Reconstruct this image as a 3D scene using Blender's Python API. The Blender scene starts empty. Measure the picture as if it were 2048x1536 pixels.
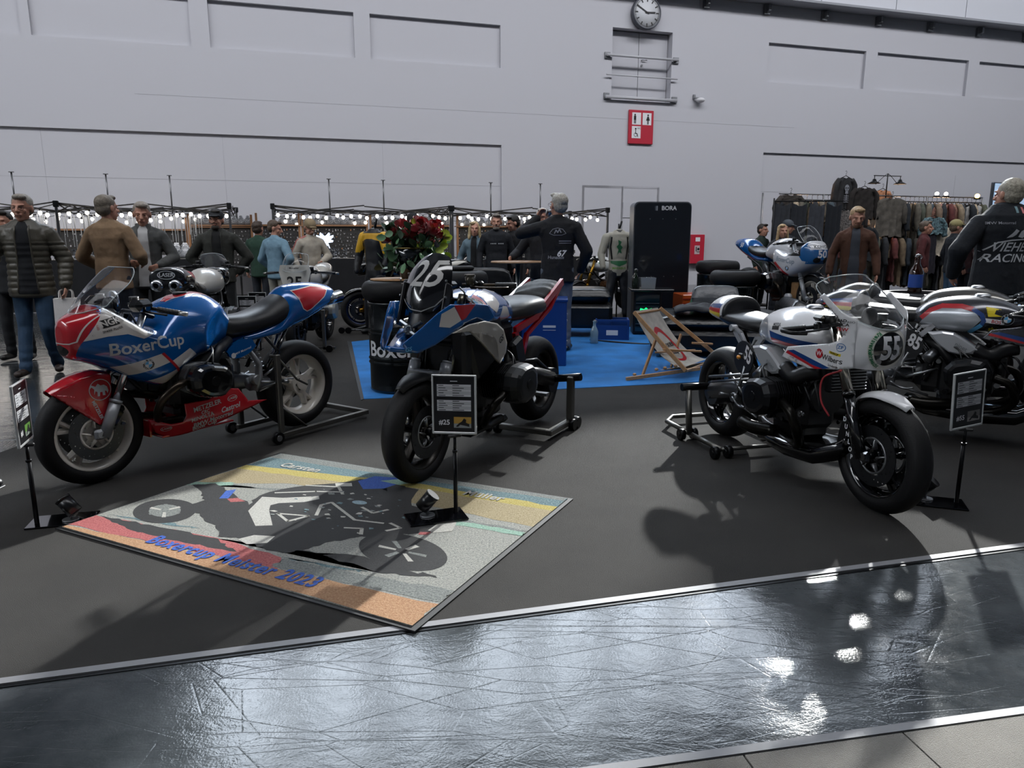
import bpy, bmesh, math, random
from mathutils import Vector as V, Matrix as M, noise
from mathutils.bvhtree import BVHTree
from math import sin, cos, pi, radians as R
rnd = random.Random(7)
S = bpy.context.scene
C = S.collection

# ---------------------------------------------------------------- camera, light, exposure
FPX, TH, HC = 1450., R(11.5), 1.42
cd = bpy.data.cameras.new('camera'); cam = bpy.data.objects.new('camera', cd); C.objects.link(cam)
cam.location = (0, 0, HC); cam.rotation_euler = (pi/2-TH, 0, 0)
cd.sensor_width = 36; cd.lens = 36*FPX/2048; cd.clip_end = 200
S.camera = cam
S.view_settings.view_transform = 'Standard'; S.view_settings.look = 'None'
S.view_settings.exposure = 0.05; S.view_settings.gamma = 1; S.view_settings.use_curve_mapping = False
S.render.film_transparent = False
cy = S.cycles
cy.max_bounces = 7; cy.diffuse_bounces = 3; cy.glossy_bounces = 3; cy.transmission_bounces = 6; cy.transparent_max_bounces = 12
cy.caustics_reflective = False; cy.caustics_refractive = False; cy.sample_clamp_indirect = 4; cy.use_denoising = True
try: cy.blur_glossy = 0.6
except Exception: pass
w = bpy.data.worlds.new('sky'); S.world = w; w.use_nodes = True
bg = w.node_tree.nodes['Background']; bg.inputs[0].default_value = (.90, .95, 1, 1); bg.inputs[1].default_value = 10.5
sd = bpy.data.lights.new('sun', 'SUN'); sun = bpy.data.objects.new('sun', sd); C.objects.link(sun)
SUNDIR = V((-1.02, -2.35, -1.25)).normalized()
sun.rotation_euler = SUNDIR.to_track_quat('-Z', 'Y').to_euler(); sun.location = (6, 12, 14)
sd.energy = 11; sd.angle = R(1.2); sd.color = (1, .95, .86)
# area lamps added under the closed ceiling to brighten wall and hall
def area(name, loc, rot, sx, sy, power, col):
    l = bpy.data.lights.new(name, 'AREA'); l.shape = 'RECTANGLE'; l.size = sx; l.size_y = sy; l.energy = power; l.color = col
    o = bpy.data.objects.new(name, l); C.objects.link(o); o.location = loc; o.rotation_euler = rot; return o
for i, yy in enumerate((3, 9.5)):
    o_ = area('hall_fill_light', (4, yy, 14.9), (R((10, 52)[i]), 0, R(17)), 46, 2.5, (1100, 3150)[i], (.95, .96, 1)); o_.data.spread = R(125)

# ---------------------------------------------------------------- helpers
def ray(px, py):
    x = (px-1024)/FPX; y = (768-py)/FPX
    return V((x, cos(TH)+y*sin(TH), -sin(TH)+y*cos(TH)))
def at(px, py, z=0.):                      # photo pixel -> point at height z
    r = ray(px, py); t = (z-HC)/r.z; return V((r.x*t, r.y*t, z))
def aty(px, py, Y):                        # photo pixel -> point at depth Y
    r = ray(px, py); t = Y/r.y; return V((r.x*t, Y, HC+r.z*t))
def colr(c):
    if isinstance(c, str):
        c = c.lstrip('#'); c = [int(c[i:i+2], 16)/255 for i in (0, 2, 4)]
        c = [x/12.92 if x <= .04045 else ((x+.055)/1.055)**2.4 for x in c]
    return (c[0], c[1], c[2], 1)
MATS = {}
def mat(name, c=(.5, .5, .5), rough=.5, metal=0., coat=0., emit=0., spec=.5, noisec=0., nscale=20., bump=0., bscale=60., sheen=0., c2=None, alpha=1.):
    if name in MATS: return MATS[name]
    m = bpy.data.materials.new(name); m.use_nodes = True; MATS[name] = m
    nt = m.node_tree; b = nt.nodes['Principled BSDF']; c = colr(c)
    b.inputs['Base Color'].default_value = c; b.inputs['Roughness'].default_value = rough; b.inputs['Metallic'].default_value = metal
    b.inputs['Coat Weight'].default_value = coat; b.inputs['Coat Roughness'].default_value = .04; b.inputs['Specular IOR Level'].default_value = spec
    b.inputs['Sheen Weight'].default_value = sheen; b.inputs['Alpha'].default_value = alpha
    if emit: b.inputs['Emission Color'].default_value = c; b.inputs['Emission Strength'].default_value = emit
    m.diffuse_color = c
    if noisec or bump or c2:
        tc = nt.nodes.new('ShaderNodeTexCoord')
    if noisec or c2:
        n = nt.nodes.new('ShaderNodeTexNoise'); n.inputs['Scale'].default_value = nscale; n.inputs['Detail'].default_value = 6
        nt.links.new(tc.outputs['Object'], n.inputs['Vector'])
        r = nt.nodes.new('ShaderNodeValToRGB'); r.color_ramp.elements[0].position = .35; r.color_ramp.elements[1].position = .65
        k = 1-noisec
        r.color_ramp.elements[0].color = colr(c2) if c2 else (c[0]*k, c[1]*k, c[2]*k, 1)
        r.color_ramp.elements[1].color = c if c2 else (min(1, c[0]*(1+noisec)), min(1, c[1]*(1+noisec)), min(1, c[2]*(1+noisec)), 1)
        nt.links.new(n.outputs[0], r.inputs[0]); nt.links.new(r.outputs[0], b.inputs['Base Color'])
    if bump:
        n2 = nt.nodes.new('ShaderNodeTexNoise'); n2.inputs['Scale'].default_value = bscale; n2.inputs['Detail'].default_value = 4
        nt.links.new(tc.outputs['Object'], n2.inputs['Vector'])
        bp = nt.nodes.new('ShaderNodeBump'); bp.inputs['Strength'].default_value = bump; bp.inputs['Distance'].default_value = .02
        nt.links.new(n2.outputs[0], bp.inputs['Height']); nt.links.new(bp.outputs[0], b.inputs['Normal'])
    return m
def clear(name, tint=(1, 1, 1), f=.12, haze=0.):
    if name in MATS: return MATS[name]
    m = bpy.data.materials.new(name); m.use_nodes = True; MATS[name] = m; nt = m.node_tree; nt.nodes.clear()
    o = nt.nodes.new('ShaderNodeOutputMaterial'); t = nt.nodes.new('ShaderNodeBsdfTransparent'); t.inputs[0].default_value = colr(tint)
    g = nt.nodes.new('ShaderNodeBsdfGlossy'); g.inputs['Roughness'].default_value = .03
    fr = nt.nodes.new('ShaderNodeLayerWeight'); fr.inputs[0].default_value = f+.1
    mx = nt.nodes.new('ShaderNodeMixShader'); nt.links.new(fr.outputs['Fresnel'], mx.inputs[0]); nt.links.new(t.outputs[0], mx.inputs[1]); nt.links.new(g.outputs[0], mx.inputs[2])
    out = mx
    if haze:
        d = nt.nodes.new('ShaderNodeBsdfTranslucent'); d.inputs[0].default_value = (.8, .82, .85, 1)
        m2 = nt.nodes.new('ShaderNodeMixShader'); m2.inputs[0].default_value = haze
        nt.links.new(mx.outputs[0], m2.inputs[1]); nt.links.new(d.outputs[0], m2.inputs[2]); out = m2
    nt.links.new(out.outputs[0], o.inputs[0]); return m

class G:
    """collects geometry for ONE mesh object"""
    def __init__(s): s.v = []; s.f = []; s.m = []; s.s = []; s.cm = 0
    def add(s, vs, fs, smooth=True):
        o = len(s.v); s.v += [tuple(x) for x in vs]
        for f in fs: s.f.append([i+o for i in f]); s.m.append(s.cm); s.s.append(smooth)
        return s
    def mi(s, i): s.cm = i; return s
    def box(s, c, d, rot=None, bev=0., taper=1.):
        x, y, z = d[0]/2, d[1]/2, d[2]/2; c = V(c)
        if bev > 0:
            b = min(bev, x*.9, y*.9, z*.9); vs = []; idx = {}
            for sx in (-1, 1):
                for sy in (-1, 1):
                    for sz in (-1, 1):
                        for k, p in enumerate(((x, y-b, z-b), (x-b, y, z-b), (x-b, y-b, z))):
                            idx[(sx, sy, sz, k)] = len(vs); t = taper if sz > 0 else 1
                            vs.append(V((sx*p[0]*t, sy*p[1]*t, sz*p[2])))
            I = idx; fs = []
            for a in (-1, 1):
                fs += [[I[(a, -1, -1, 0)], I[(a, 1, -1, 0)], I[(a, 1, 1, 0)], I[(a, -1, 1, 0)]],
                       [I[(-1, a, -1, 1)], I[(1, a, -1, 1)], I[(1, a, 1, 1)], I[(-1, a, 1, 1)]],
                       [I[(-1, -1, a, 2)], I[(1, -1, a, 2)], I[(1, 1, a, 2)], I[(-1, 1, a, 2)]]]
                for e in (-1, 1):
                    fs += [[I[(a, e, -1, 0)], I[(a, e, -1, 1)], I[(a, e, 1, 1)], I[(a, e, 1, 0)]],
                           [I[(a, -1, e, 0)], I[(a, -1, e, 2)], I[(a, 1, e, 2)], I[(a, 1, e, 0)]],
                           [I[(-1, a, e, 1)], I[(-1, a, e, 2)], I[(1, a, e, 2)], I[(1, a, e, 1)]]]
                    for g in (-1, 1): fs.append([I[(a, e, g, 0)], I[(a, e, g, 1)], I[(a, e, g, 2)]])
        else:
            vs = [V((sx*x*(taper if sz > 0 else 1), sy*y*(taper if sz > 0 else 1), sz*z)) for sx in (-1, 1) for sy in (-1, 1) for sz in (-1, 1)]
            fs = [[0, 1, 3, 2], [4, 6, 7, 5], [0, 4, 5, 1], [2, 3, 7, 6], [0, 2, 6, 4], [1, 5, 7, 3]]
        if rot is not None: vs = [rot @ p for p in vs]
        return s.add([p+c for p in vs], fs, False)
    def _fr(s, d):
        d = V(d).normalized(); u = d.cross(V((0, 0, 1)))
        if u.length < 1e-3: u = V((0, 1, 0)).cross(d) * -1
        u.normalize(); return u, d.cross(u)
    def cyl(s, a, b, r0, r1=None, n=12, cap=True, smooth=True):
        r1 = r0 if r1 is None else r1; a, b = V(a), V(b); u, w_ = s._fr(b-a)
        vs = [a+(u*cos(2*pi*i/n)+w_*sin(2*pi*i/n))*r0 for i in range(n)]+[b+(u*cos(2*pi*i/n)+w_*sin(2*pi*i/n))*r1 for i in range(n)]
        s.add(vs, [[i, (i+1) % n, n+(i+1) % n, n+i] for i in range(n)], smooth)
        if cap:
            o = len(s.v)-2*n
            for off in (0, n): s.f.append([o+off+i for i in range(n)]); s.m.append(s.cm); s.s.append(False)
        return s
    def tube(s, pts, r, n=8, closed=False, cap=True, flat=1.):
        pts = [V(p) for p in pts]; k = len(pts); rs = r if isinstance(r, (list, tuple)) else [r]*k; vs = []; pu = None
        for i, p in enumerate(pts):
            d = (pts[(i+1) % k]-pts[i-1]) if (closed or 0 < i < k-1) else (pts[1]-pts[0] if i == 0 else pts[-1]-pts[-2])
            d.normalize()
            if pu is None: u, _ = s._fr(d)
            else:
                u = pu-d*pu.dot(d)
                if u.length < 1e-4: u, _ = s._fr(d)
                u.normalize()
            pu = u; w_ = d.cross(u)
            vs += [p+u*cos(2*pi*j/n)*rs[i]+w_*sin(2*pi*j/n)*rs[i]*flat for j in range(n)]
        fs = []
        for i in range(k if closed else k-1):
            a, b = i*n, ((i+1) % k)*n
            fs += [[a+j, a+(j+1) % n, b+(j+1) % n, b+j] for j in range(n)]
        if cap and not closed: fs += [list(range(n))[::-1], [(k-1)*n+j for j in range(n)]]
        return s.add(vs, fs)
    def lathe(s, prof, o=(0, 0, 0), ax='z', n=32, closed=False, sx=1.):
        # prof: (radius, height)
        vs = []
        for i in range(n):
            t = 2*pi*i/n
            for r, h in prof:
                a, b = r*cos(t)*sx, r*sin(t)
                vs.append(V(o)+(V((a, b, h)) if ax == 'z' else V((a, h, b)) if ax == 'y' else V((h, a, b))))
        k = len(prof); fs = []
        for i in range(n):
            a, b = i*k, ((i+1) % n)*k
            for j in range(k if closed else k-1):
                q = [a+j, b+j, b+(j+1) % k, a+(j+1) % k]; fs.append(q)
        return s.add(vs, fs)
    def sph(s, c, r, n=12, m=8, rot=None):
        r = (r, r, r) if isinstance(r, (int, float)) else r; vs = []; c = V(c)
        for j in range(1, m):
            for i in range(n):
                p = V((r[0]*sin(pi*j/m)*cos(2*pi*i/n), r[1]*sin(pi*j/m)*sin(2*pi*i/n), r[2]*cos(pi*j/m)))
                vs.append(c+(rot @ p if rot else p))
        for z in (1, -1):
            p = V((0, 0, r[2]*z)); vs.append(c+(rot @ p if rot else p))
        fs = [[j*n+i, (j+1)*n+i, (j+1)*n+(i+1) % n, j*n+(i+1) % n] for j in range(m-2) for i in range(n)]
        t, b = len(vs)-2, len(vs)-1
        fs += [[t, i, (i+1) % n] for i in range(n)]+[[b, (m-2)*n+(i+1) % n, (m-2)*n+i] for i in range(n)]
        return s.add(vs, fs)
    def caps(s, a, b, r0, r1, n=12, k=3, side=None, fl=1.):
        """closed tapered capsule a->b, flattened by fl across 'side'"""
        a, b = V(a), V(b); d = (b-a).normalized()
        if side: w_ = V(side); w_ = (w_-d*w_.dot(d)).normalized(); u = w_.cross(d)
        else: u, w_ = s._fr(d)
        rings = [(a-d*r0*cos(pi/2*i/k), r0*sin(pi/2*i/k)) for i in range(1, k+1)]+[(b+d*r1*sin(pi/2*i/k), r1*cos(pi/2*i/k)) for i in range(0, k)]
        vs = [c+u*cos(2*pi*j/n)*r+w_*sin(2*pi*j/n)*r*fl for c, r in rings for j in range(n)]+[a-d*r0, b+d*r1]
        q = len(rings); fs = [[i*n+j, i*n+(j+1) % n, (i+1)*n+(j+1) % n, (i+1)*n+j] for i in range(q-1) for j in range(n)]
        fs += [[q*n, (j+1) % n, j] for j in range(n)]+[[q*n+1, (q-1)*n+j, (q-1)*n+(j+1) % n] for j in range(n)]
        return s.add(vs, fs)
    def rings(s, rs, cap=True, smooth=True):
        n = len(rs[0]); vs = [p for r in rs for p in r]
        fs = [[i*n+j, i*n+(j+1) % n, (i+1)*n+(j+1) % n, (i+1)*n+j] for i in range(len(rs)-1) for j in range(n)]
        if cap: fs += [list(range(n))[::-1], [(len(rs)-1)*n+j for j in range(n)]]
        return s.add(vs, fs, smooth)
    def prism(s, poly, fn, d0, d1):
        """poly 2D -> fn(u,v,d) extruded between depths d0,d1"""
        n = len(poly); vs = [fn(u, v, d0) for u, v in poly]+[fn(u, v, d1) for u, v in poly]
        return s.add(vs, [[i, (i+1) % n, n+(i+1) % n, n+i] for i in range(n)]+[list(range(n))[::-1], [n+i for i in range(n)]], False)
    def mesh(s, name):
        me = bpy.data.meshes.new(name); me.from_pydata([tuple(x) for x in s.v], [], s.f)
        me.polygons.foreach_set('material_index', s.m); me.polygons.foreach_set('use_smooth', s.s)
        me.update(); return me
def fixn(me):
    b = bmesh.new(); b.from_mesh(me); bmesh.ops.recalc_face_normals(b, faces=b.faces); b.to_mesh(me); b.free()
def link(name, me, ms, parent=None, loc=None, rot=None, label=None, norm=True, mir=False):
    if isinstance(me, G): me = me.mesh(name)
    if mir:
        b = bmesh.new(); b.from_mesh(me); r = bmesh.ops.duplicate(b, geom=b.verts[:]+b.edges[:]+b.faces[:])
        for v_ in r['geom']:
            if isinstance(v_, bmesh.types.BMVert): v_.co.y *= -1
        b.to_mesh(me); b.free()
    if norm: fixn(me)
    for m_ in (ms if isinstance(ms, (list, tuple)) else [ms]): me.materials.append(m_)
    o = bpy.data.objects.new(name, me); C.objects.link(o)
    if parent: o.parent = parent
    if loc is not None: o.location = loc
    if rot is not None: o.rotation_euler = rot
    if label: o['label'] = label
    return o
def thing(name, label, cat, loc=(0, 0, 0), rz=0., group=None):
    o = bpy.data.objects.new(name, None); C.objects.link(o); o.location = loc; o.rotation_euler = (0, 0, rz); o.empty_display_size = .1
    o['label'] = label; o['category'] = cat
    if group: o['group'] = group
    return o
def tag(o, label, cat, group=None):
    o['label'] = label; o['category'] = cat
    if group: o['group'] = group
    return o
def struct(name, g, ms, **k):
    o = link(name, g, ms, **k)
    if not k.get('parent'): o['kind'] = 'structure'
    return o
def dup(o, loc=None, rz=None, label=None, group=None, parent=None):
    c = o.copy(); C.objects.link(c)
    if parent: c.parent = parent
    if loc is not None: c.location = loc
    if rz is not None: c.rotation_euler = (0, 0, rz)
    if label: c['label'] = label
    if group: c['group'] = group
    for ch in o.children: dup(ch, parent=c)
    return c
def bez(pts, n=8):
    """smooth open curve through points (Catmull-Rom)"""
    P = [V(p) for p in pts]; out = []
    for i in range(len(P)-1):
        a = P[i-1] if i else P[0]*2-P[1]; b, c_ = P[i], P[i+1]; d = P[i+2] if i+2 < len(P) else P[-1]*2-P[-2]
        for k in range(n):
            t = k/n; out.append(.5*((2*b)+(c_-a)*t+(2*a-5*b+4*c_-d)*t*t+(3*b-a-3*c_+d)*t**3))
    return out+[P[-1]]
def loft(stations, n=36, sub=5):
    """stations (x, zc, halfwidth, ztop, zbottom, squareness) -> closed body along x"""
    st = bez([V(s_) for s_ in [tuple(q)+(0,)*(6-len(q)) for q in stations]], sub) if sub > 1 else stations
    rs = []
    for x, zc, hw, zt, zb, e in st:
        e = 1/(1+e); r = []
        for i in range(n):
            t = 2*pi*i/n; c_, s_ = cos(t), sin(t)
            r.append(V((x, hw*math.copysign(abs(c_)**e, c_), zc+(zt-zc if s_ > 0 else zc-zb)*math.copysign(abs(s_)**e, s_))))
        rs.append(r)
    return G().rings(rs)
def flat(polys, L=.02):
    """2D polygons -> bmesh, subdivided to edge length L"""
    b = bmesh.new()
    for p in polys:
        try: b.faces.new([b.verts.new((u, v, 0)) for u, v in p])
        except Exception: pass
    bmesh.ops.triangulate(b, faces=b.faces); return subd(b, L)
def subd(b, L):
    for _ in range(7):
        es = [e for e in b.edges if e.calc_length() > L]
        if not es or len(b.verts) > 30000: break
        bmesh.ops.subdivide_edges(b, edges=es, cuts=1, use_grid_fill=False); bmesh.ops.triangulate(b, faces=[f for f in b.faces if len(f.verts) > 3])
    return b
_tc = {}
def text(s, size, bold=.0, shear=0., wide=1., L=.02, al='CENTER', sp=1.):
    cu = bpy.data.curves.new('t', 'FONT'); cu.body = s; cu.size = size; cu.offset = bold*size; cu.shear = shear
    cu.align_x = al; cu.space_character = sp; cu.align_y = 'CENTER'; cu.resolution_u = 3
    o = bpy.data.objects.new('t', cu); C.objects.link(o)
    me = bpy.data.meshes.new_from_object(o.evaluated_get(bpy.context.evaluated_depsgraph_get()))
    bpy.data.objects.remove(o); b = bmesh.new(); b.from_mesh(me); bpy.data.meshes.remove(me)
    for v_ in b.verts: v_.co.x *= wide
    return subd(b, L) if L else b
def decal(b, fn, m, parent, name='lettering', mir=False, free=True, label=None):
    """b: flat bmesh; fn(u, v) -> 3D point or None"""
    bad = []
    b = b.copy() if not free else b
    for v_ in b.verts:
        p = fn(v_.co.x, v_.co.y)
        if p is None: bad.append(v_)
        else: v_.co = p
    if bad: bmesh.ops.delete(b, geom=bad, context='VERTS')
    me = bpy.data.meshes.new(name); b.to_mesh(me); b.free()
    for p in me.polygons: p.use_smooth = True
    return link(name, me, m, parent, norm=False, mir=mir, label=label)
def disc2(c, r, n=28, r2=None, sx=1.):
    if r2 is None: return [[(c[0]+r*cos(2*pi*i/n)*sx, c[1]+r*sin(2*pi*i/n)) for i in range(n)]]
    return [[(c[0]+q*cos(2*pi*k/n)*sx, c[1]+q*sin(2*pi*k/n)) for q, k in ((r, i), (r, i+1), (r2, i+1), (r2, i))] for i in range(n)]
def rect2(c, w_, h, a=0.):
    return [[(c[0]+x*cos(a)-y*sin(a), c[1]+x*sin(a)+y*cos(a)) for x, y in ((-w_/2, -h/2), (w_/2, -h/2), (w_/2, h/2), (-w_/2, h/2))]]
def strip2(pts, w_):
    out = []
    P = [V((p[0], p[1])) for p in pts]
    for i in range(len(P)-1):
        d = (P[i+1]-P[i]).normalized(); q = V((-d.y, d.x))*w_/2; e = d*w_*.2
        out.append([tuple(P[i]-q-e), tuple(P[i+1]-q+e), tuple(P[i+1]+q+e), tuple(P[i]+q-e)])
    return out
def onto(target, org, u, v_, d=None, off=.001, maxd=3., world=False):
    """projector onto a mesh object's own surface: (a,b) -> org+u*a+v*b shot along d"""
    me = target.data; T = BVHTree.FromPolygons([tuple(x.co) for x in me.vertices], [tuple(p.vertices) for p in me.polygons])
    org, u, v_ = V(org), V(u).normalized(), V(v_).normalized(); d = V(d).normalized() if d is not None else u.cross(v_)*-1
    def fn(a, b):
        h = T.ray_cast(org+u*a+v_*b-d*.6, d, maxd)
        return None if h[0] is None else h[0]-d*off
    return fn
def wrap(fn, c, a=0., s=1.):
    """shift/rotate the flat coordinates before fn"""
    ca, sa = cos(a), sin(a)
    return lambda x, y: fn(c[0]+(x*ca-y*sa)*s, c[1]+(x*sa+y*ca)*s)
# ---------------------------------------------------------------- materials shared
WHITE = mat('wall_paint', '#b9b9bf', .85, bump=.05, bscale=300)
RECESS = mat('recess_paint', '#b7b7bd', .85)
DARKM = mat('black_metal', '#101114', .38, .6)
CHROME = mat('chrome', '#c9ccd0', .14, 1.)
STEEL = mat('brushed_steel', '#8f9194', .32, 1.)
ALU = mat('cast_aluminium', '#8d8f92', .42, .9, bump=.05)
RUBBER = mat('tyre_rubber', '#0d0d0f', .62, bump=.12, bscale=160, spec=.35)
BLACKP = mat('black_plastic', '#0c0d10', .42)
GLOSSB = mat('gloss_black_paint', '#08090c', .12, coat=1.)
LEATHER = mat('black_leather', '#0b0c0f', .33, bump=.12, bscale=60)
WOOD = mat('pale_wood', '#a9825a', .5, noisec=.12, nscale=30)
WHITEP = mat('white_paint', '#d8d8da', .25, coat=.8)
LETTERW = mat('white_lettering', '#d9d9dc', .5)
LETTERK = mat('black_lettering', '#0b0b0d', .5)
SILVERP = mat('silver_paint', '#b4b6ba', .24, .35, coat=.8)
REDP = mat('red_paint', '#b3101f', .2, coat=1.)
BLUEP = mat('blue_paint', '#00559c', .17, .15, coat=1.)
DBLUE = mat('dark_blue_print', '#0d3a7a', .3, coat=.5)
REDL = mat('red_print', '#b01823', .35, coat=.3)
LBLUE = mat('light_blue_print', '#5aa7d8', .35)
YELLOW = mat('yellow_print', '#d6c022', .4)
GREENL = mat('green_print', '#0c6b3c', .5)
ORANGE = mat('orange_lens', '#d98a12', .25, coat=1.)
CLEAR = clear('clear_screen', (.96, .97, .98), .14, .05)
SMOKE = clear('smoked_screen', (.12, .12, .14), .2)
GLASSB = clear('bottle_glass', (.9, .93, .95), .2, .1)

# ---------------------------------------------------------------- floor and carpets
def floor_mat():
    m = bpy.data.materials.new('polished_dark_screed'); m.use_nodes = True; nt = m.node_tree; b = nt.nodes['Principled BSDF']; L = nt.links.new
    tc = nt.nodes.new('ShaderNodeTexCoord')
    def N(t, **k):
        n = nt.nodes.new(t)
        for a, v_ in k.items(): n.inputs[a].default_value = v_
        return n
    def ramp(src, p0, c0, p1, c1):
        r = nt.nodes.new('ShaderNodeValToRGB'); e = r.color_ramp.elements; e[0].position = p0; e[0].color = c0; e[1].position = p1; e[1].color = c1; L(src, r.inputs[0]); return r
    n1 = N('ShaderNodeTexNoise', Scale=1.6, Detail=8., Roughness=.65); L(tc.outputs['Object'], n1.inputs[0])
    r1 = ramp(n1.outputs[0], .3, (.012, .015, .017, 1), .72, (.075, .083, .088, 1)); L(r1.outputs[0], b.inputs['Base Color'])
    n2 = N('ShaderNodeTexNoise', Scale=5., Detail=8., Roughness=.7); L(tc.outputs['Object'], n2.inputs[0])
    r2 = ramp(n2.outputs[0], .3, (.05, .05, .05, 1), .78, (.20, .20, .20, 1)); L(r2.outputs[0], b.inputs['Roughness'])
    # trowel waves, grain and long scratches as relief
    mp = nt.nodes.new('ShaderNodeMapping'); mp.inputs['Scale'].default_value = (1, 1.6, 1); mp.inputs['Rotation'].default_value = (0, 0, R(-14)); L(tc.outputs['Object'], mp.inputs[0])
    n3 = N('ShaderNodeTexNoise', Scale=16., Detail=5., Roughness=.6, Distortion=.6); L(mp.outputs[0], n3.inputs[0])
    n4 = N('ShaderNodeTexNoise', Scale=130., Detail=2.); L(tc.outputs['Object'], n4.inputs[0])
    b1 = N('ShaderNodeBump', Strength=.11, Distance=.008); L(n3.outputs[0], b1.inputs['Height'])
    n5 = N('ShaderNodeTexNoise', Scale=3.2, Detail=3., Distortion=.5); L(mp.outputs[0], n5.inputs[0]); b0 = N('ShaderNodeBump', Strength=.2, Distance=.015); L(n5.outputs[0], b0.inputs['Height']); L(b0.outputs[0], b1.inputs['Normal'])
    b2 = N('ShaderNodeBump', Strength=.10, Distance=.004); L(n4.outputs[0], b2.inputs['Height']); L(b1.outputs[0], b2.inputs['Normal'])
    prev = b2
    for ang, sc in ((24, 3.), (-52, 2.3), (71, 2.7)):
        q = nt.nodes.new('ShaderNodeMapping'); q.inputs['Rotation'].default_value = (0, 0, R(ang)); q.inputs['Scale'].default_value = (.45, 1.7, 1); L(tc.outputs['Object'], q.inputs[0])
        v_ = N('ShaderNodeTexVoronoi', Scale=sc); v_.feature = 'DISTANCE_TO_EDGE'; L(q.outputs[0], v_.inputs[0])
        r = ramp(v_.outputs[0], 0, (0, 0, 0, 1), .006, (1, 1, 1, 1))
        bb = N('ShaderNodeBump', Strength=.12, Distance=.002); L(r.outputs[0], bb.inputs['Height']); L(prev.outputs[0], bb.inputs['Normal']); prev = bb
    L(prev.outputs[0], b.inputs['Normal']); b.inputs['Specular IOR Level'].default_value = .42
    return m
FLOORM = floor_mat()
struct('floor', G().box((5, 8, -.05), (90, 70, .1)), FLOORM)
def fabric(name, c, rough=.95, sc=900, st=.35, sheen=.25, ns=3., nc=.18):
    m = mat(name, c, rough, noisec=nc, nscale=ns, bump=st, bscale=sc, spec=.35, sheen=sheen)
    return m
CARPET = fabric('black_carpet', '#272522', sc=450, st=.6, sheen=.05)
BLUEC = fabric('blue_carpet', '#1c74bd', sc=500, st=.4, sheen=.1)
GREYT = fabric('grey_carpet_tile', '#8a867e', sc=380, st=.8)
# booth carpet: its front edge runs along the polished strip, its left edge away from the camera
eA, eB = at(0, 1360), at(2048, 1088); ed = (eB-eA).normalized()
cA = eA-ed*.25; cB = eA+ed*9
cl = [cA, cB, V((8.6, 11, 0)), V((-3.4, 15.5, 0)), at(75, 880), at(0, 1015)-V((.9, .55, 0))]
def slab(poly, z0, z1): return G().prism([(p.x, p.y) for p in poly], lambda u, v_, d: V((u, v_, d)), z0, z1)
carpet = struct('floor_carpet', slab(cl, .0005, .006), CARPET)
carpet['label'] = 'black booth carpet'
# metal cover strip at the front edge of the carpet, with a groove
nrm = V((ed.y, -ed.x, 0))
for k, (o0, w_, h, m_) in enumerate(((.0, .035, .0075, mat('strip_grey', '#77777a', .5)), (.04, .012, .003, DARKM))):
    a = cA+nrm*(o0); b_ = cB+nrm*(o0)
    struct('trim_%d' % (k+1), slab([a, b_, b_+nrm*w_, a+nrm*w_], 0, h), m_)
# grey carpet tiles at the lower right, each tile on its own
p0, p1 = at(1280, 1536), at(2048, 1428); td = (p1-p0).normalized(); tn = V((td.y, -td.x, 0))
gb = struct('floor_tiles', slab([p0-td*.6, p0+td*4, p0+td*4+tn*1.3, p0-td*.6+tn*1.3], .0003, .002), DARKM)
for i in range(-1, 5):
    for j in range(2):
        a = p0+td*(.30+i*.5+(.0 if j == 0 else .02))+tn*(.016+j*.5); q = .494
        link('carpet_tile', slab([a, a+td*q, a+td*q+tn*q, a+tn*q], .002, .008+rnd.random()*.001), GREYT, gb)
struct('trim_3', slab([p0-td*.6-tn*.022, p0+td*4-tn*.022, p0+td*4+tn*.008, p0-td*.6+tn*.008], 0, .009), mat('strip_grey'))
# pale joints in the polished floor on the left
JM = mat('joint_filler', '#8d8f90', .5)
for k, (a, b_) in enumerate((((0, 882), (80, 875)), ((0, 912), (86, 906)), ((0, 728), (170, 716)))):
    A, B = at(*a), at(*b_); d = (B-A).normalized(); n_ = V((-d.y, d.x, 0))*.006
    A = A-d*1.2
    struct('trim_%d' % (k+4), slab([A-n_, B-n_, B+n_, A+n_], 0, .0012), JM)
# blue carpet of the lounge
bl = [at(703, 685), at(728, 800), at(1392, 766), at(1392, 766)+V((2.2, .55, 0)), V((4.4, 11.6, 0)), at(703, 685)+V((1.6, 1.55, 0))]
blue = struct('floor_lounge_carpet', slab(bl, .006, .0105), BLUEC)
bk = [at(694, 683), at(722, 803), at(728, 800), at(703, 685)]
struct('trim_7', slab(bk, .006, .011), mat('edge_tape', '#15171a', .7))

# ---------------------------------------------------------------- back wall with recesses
WA = math.atan(.31); wx = V((cos(WA), sin(WA), 0)); wn = V((sin(WA), -cos(WA), 0))   # along wall / towards the hall
WO = V((5.7, 22, 0))
def wuv(px, py):
    r = ray(px, py); t = (WO.y-.31*WO.x)/(r.y-.31*r.x); p = V((r.x*t, r.y*t, HC+r.z*t)); return ((p-WO).dot(wx), p.z)
def wp(u, z, d=0.): return WO+wx*u+wn*d+V((0, 0, z))
def wbox(g, u0, u1, z0, z1, d0, d1):
    vs = [wp(u, z, d) for u in (u0, u1) for d in (d0, d1) for z in (z0, z1)]
    return g.add(vs, [[0, 1, 3, 2], [4, 6, 7, 5], [0, 4, 5, 1], [2, 3, 7, 6], [0, 2, 6, 4], [1, 5, 7, 3]], False)
UL, UR, ZT = -34, 30, 8.35
rec = []
def R4(a, b, c_, d): # four pixel corners -> wall rectangle (averaged)
    q = [wuv(*p) for p in (a, b, c_, d)]
    return (min(q[0][0], q[3][0]), max(q[1][0], q[2][0]), (q[2][1]+q[3][1])/2, (q[0][1]+q[1][1])/2)
rec.append(R4((60, -25), (375, -2), (383, 95), (63, 72)))
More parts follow.
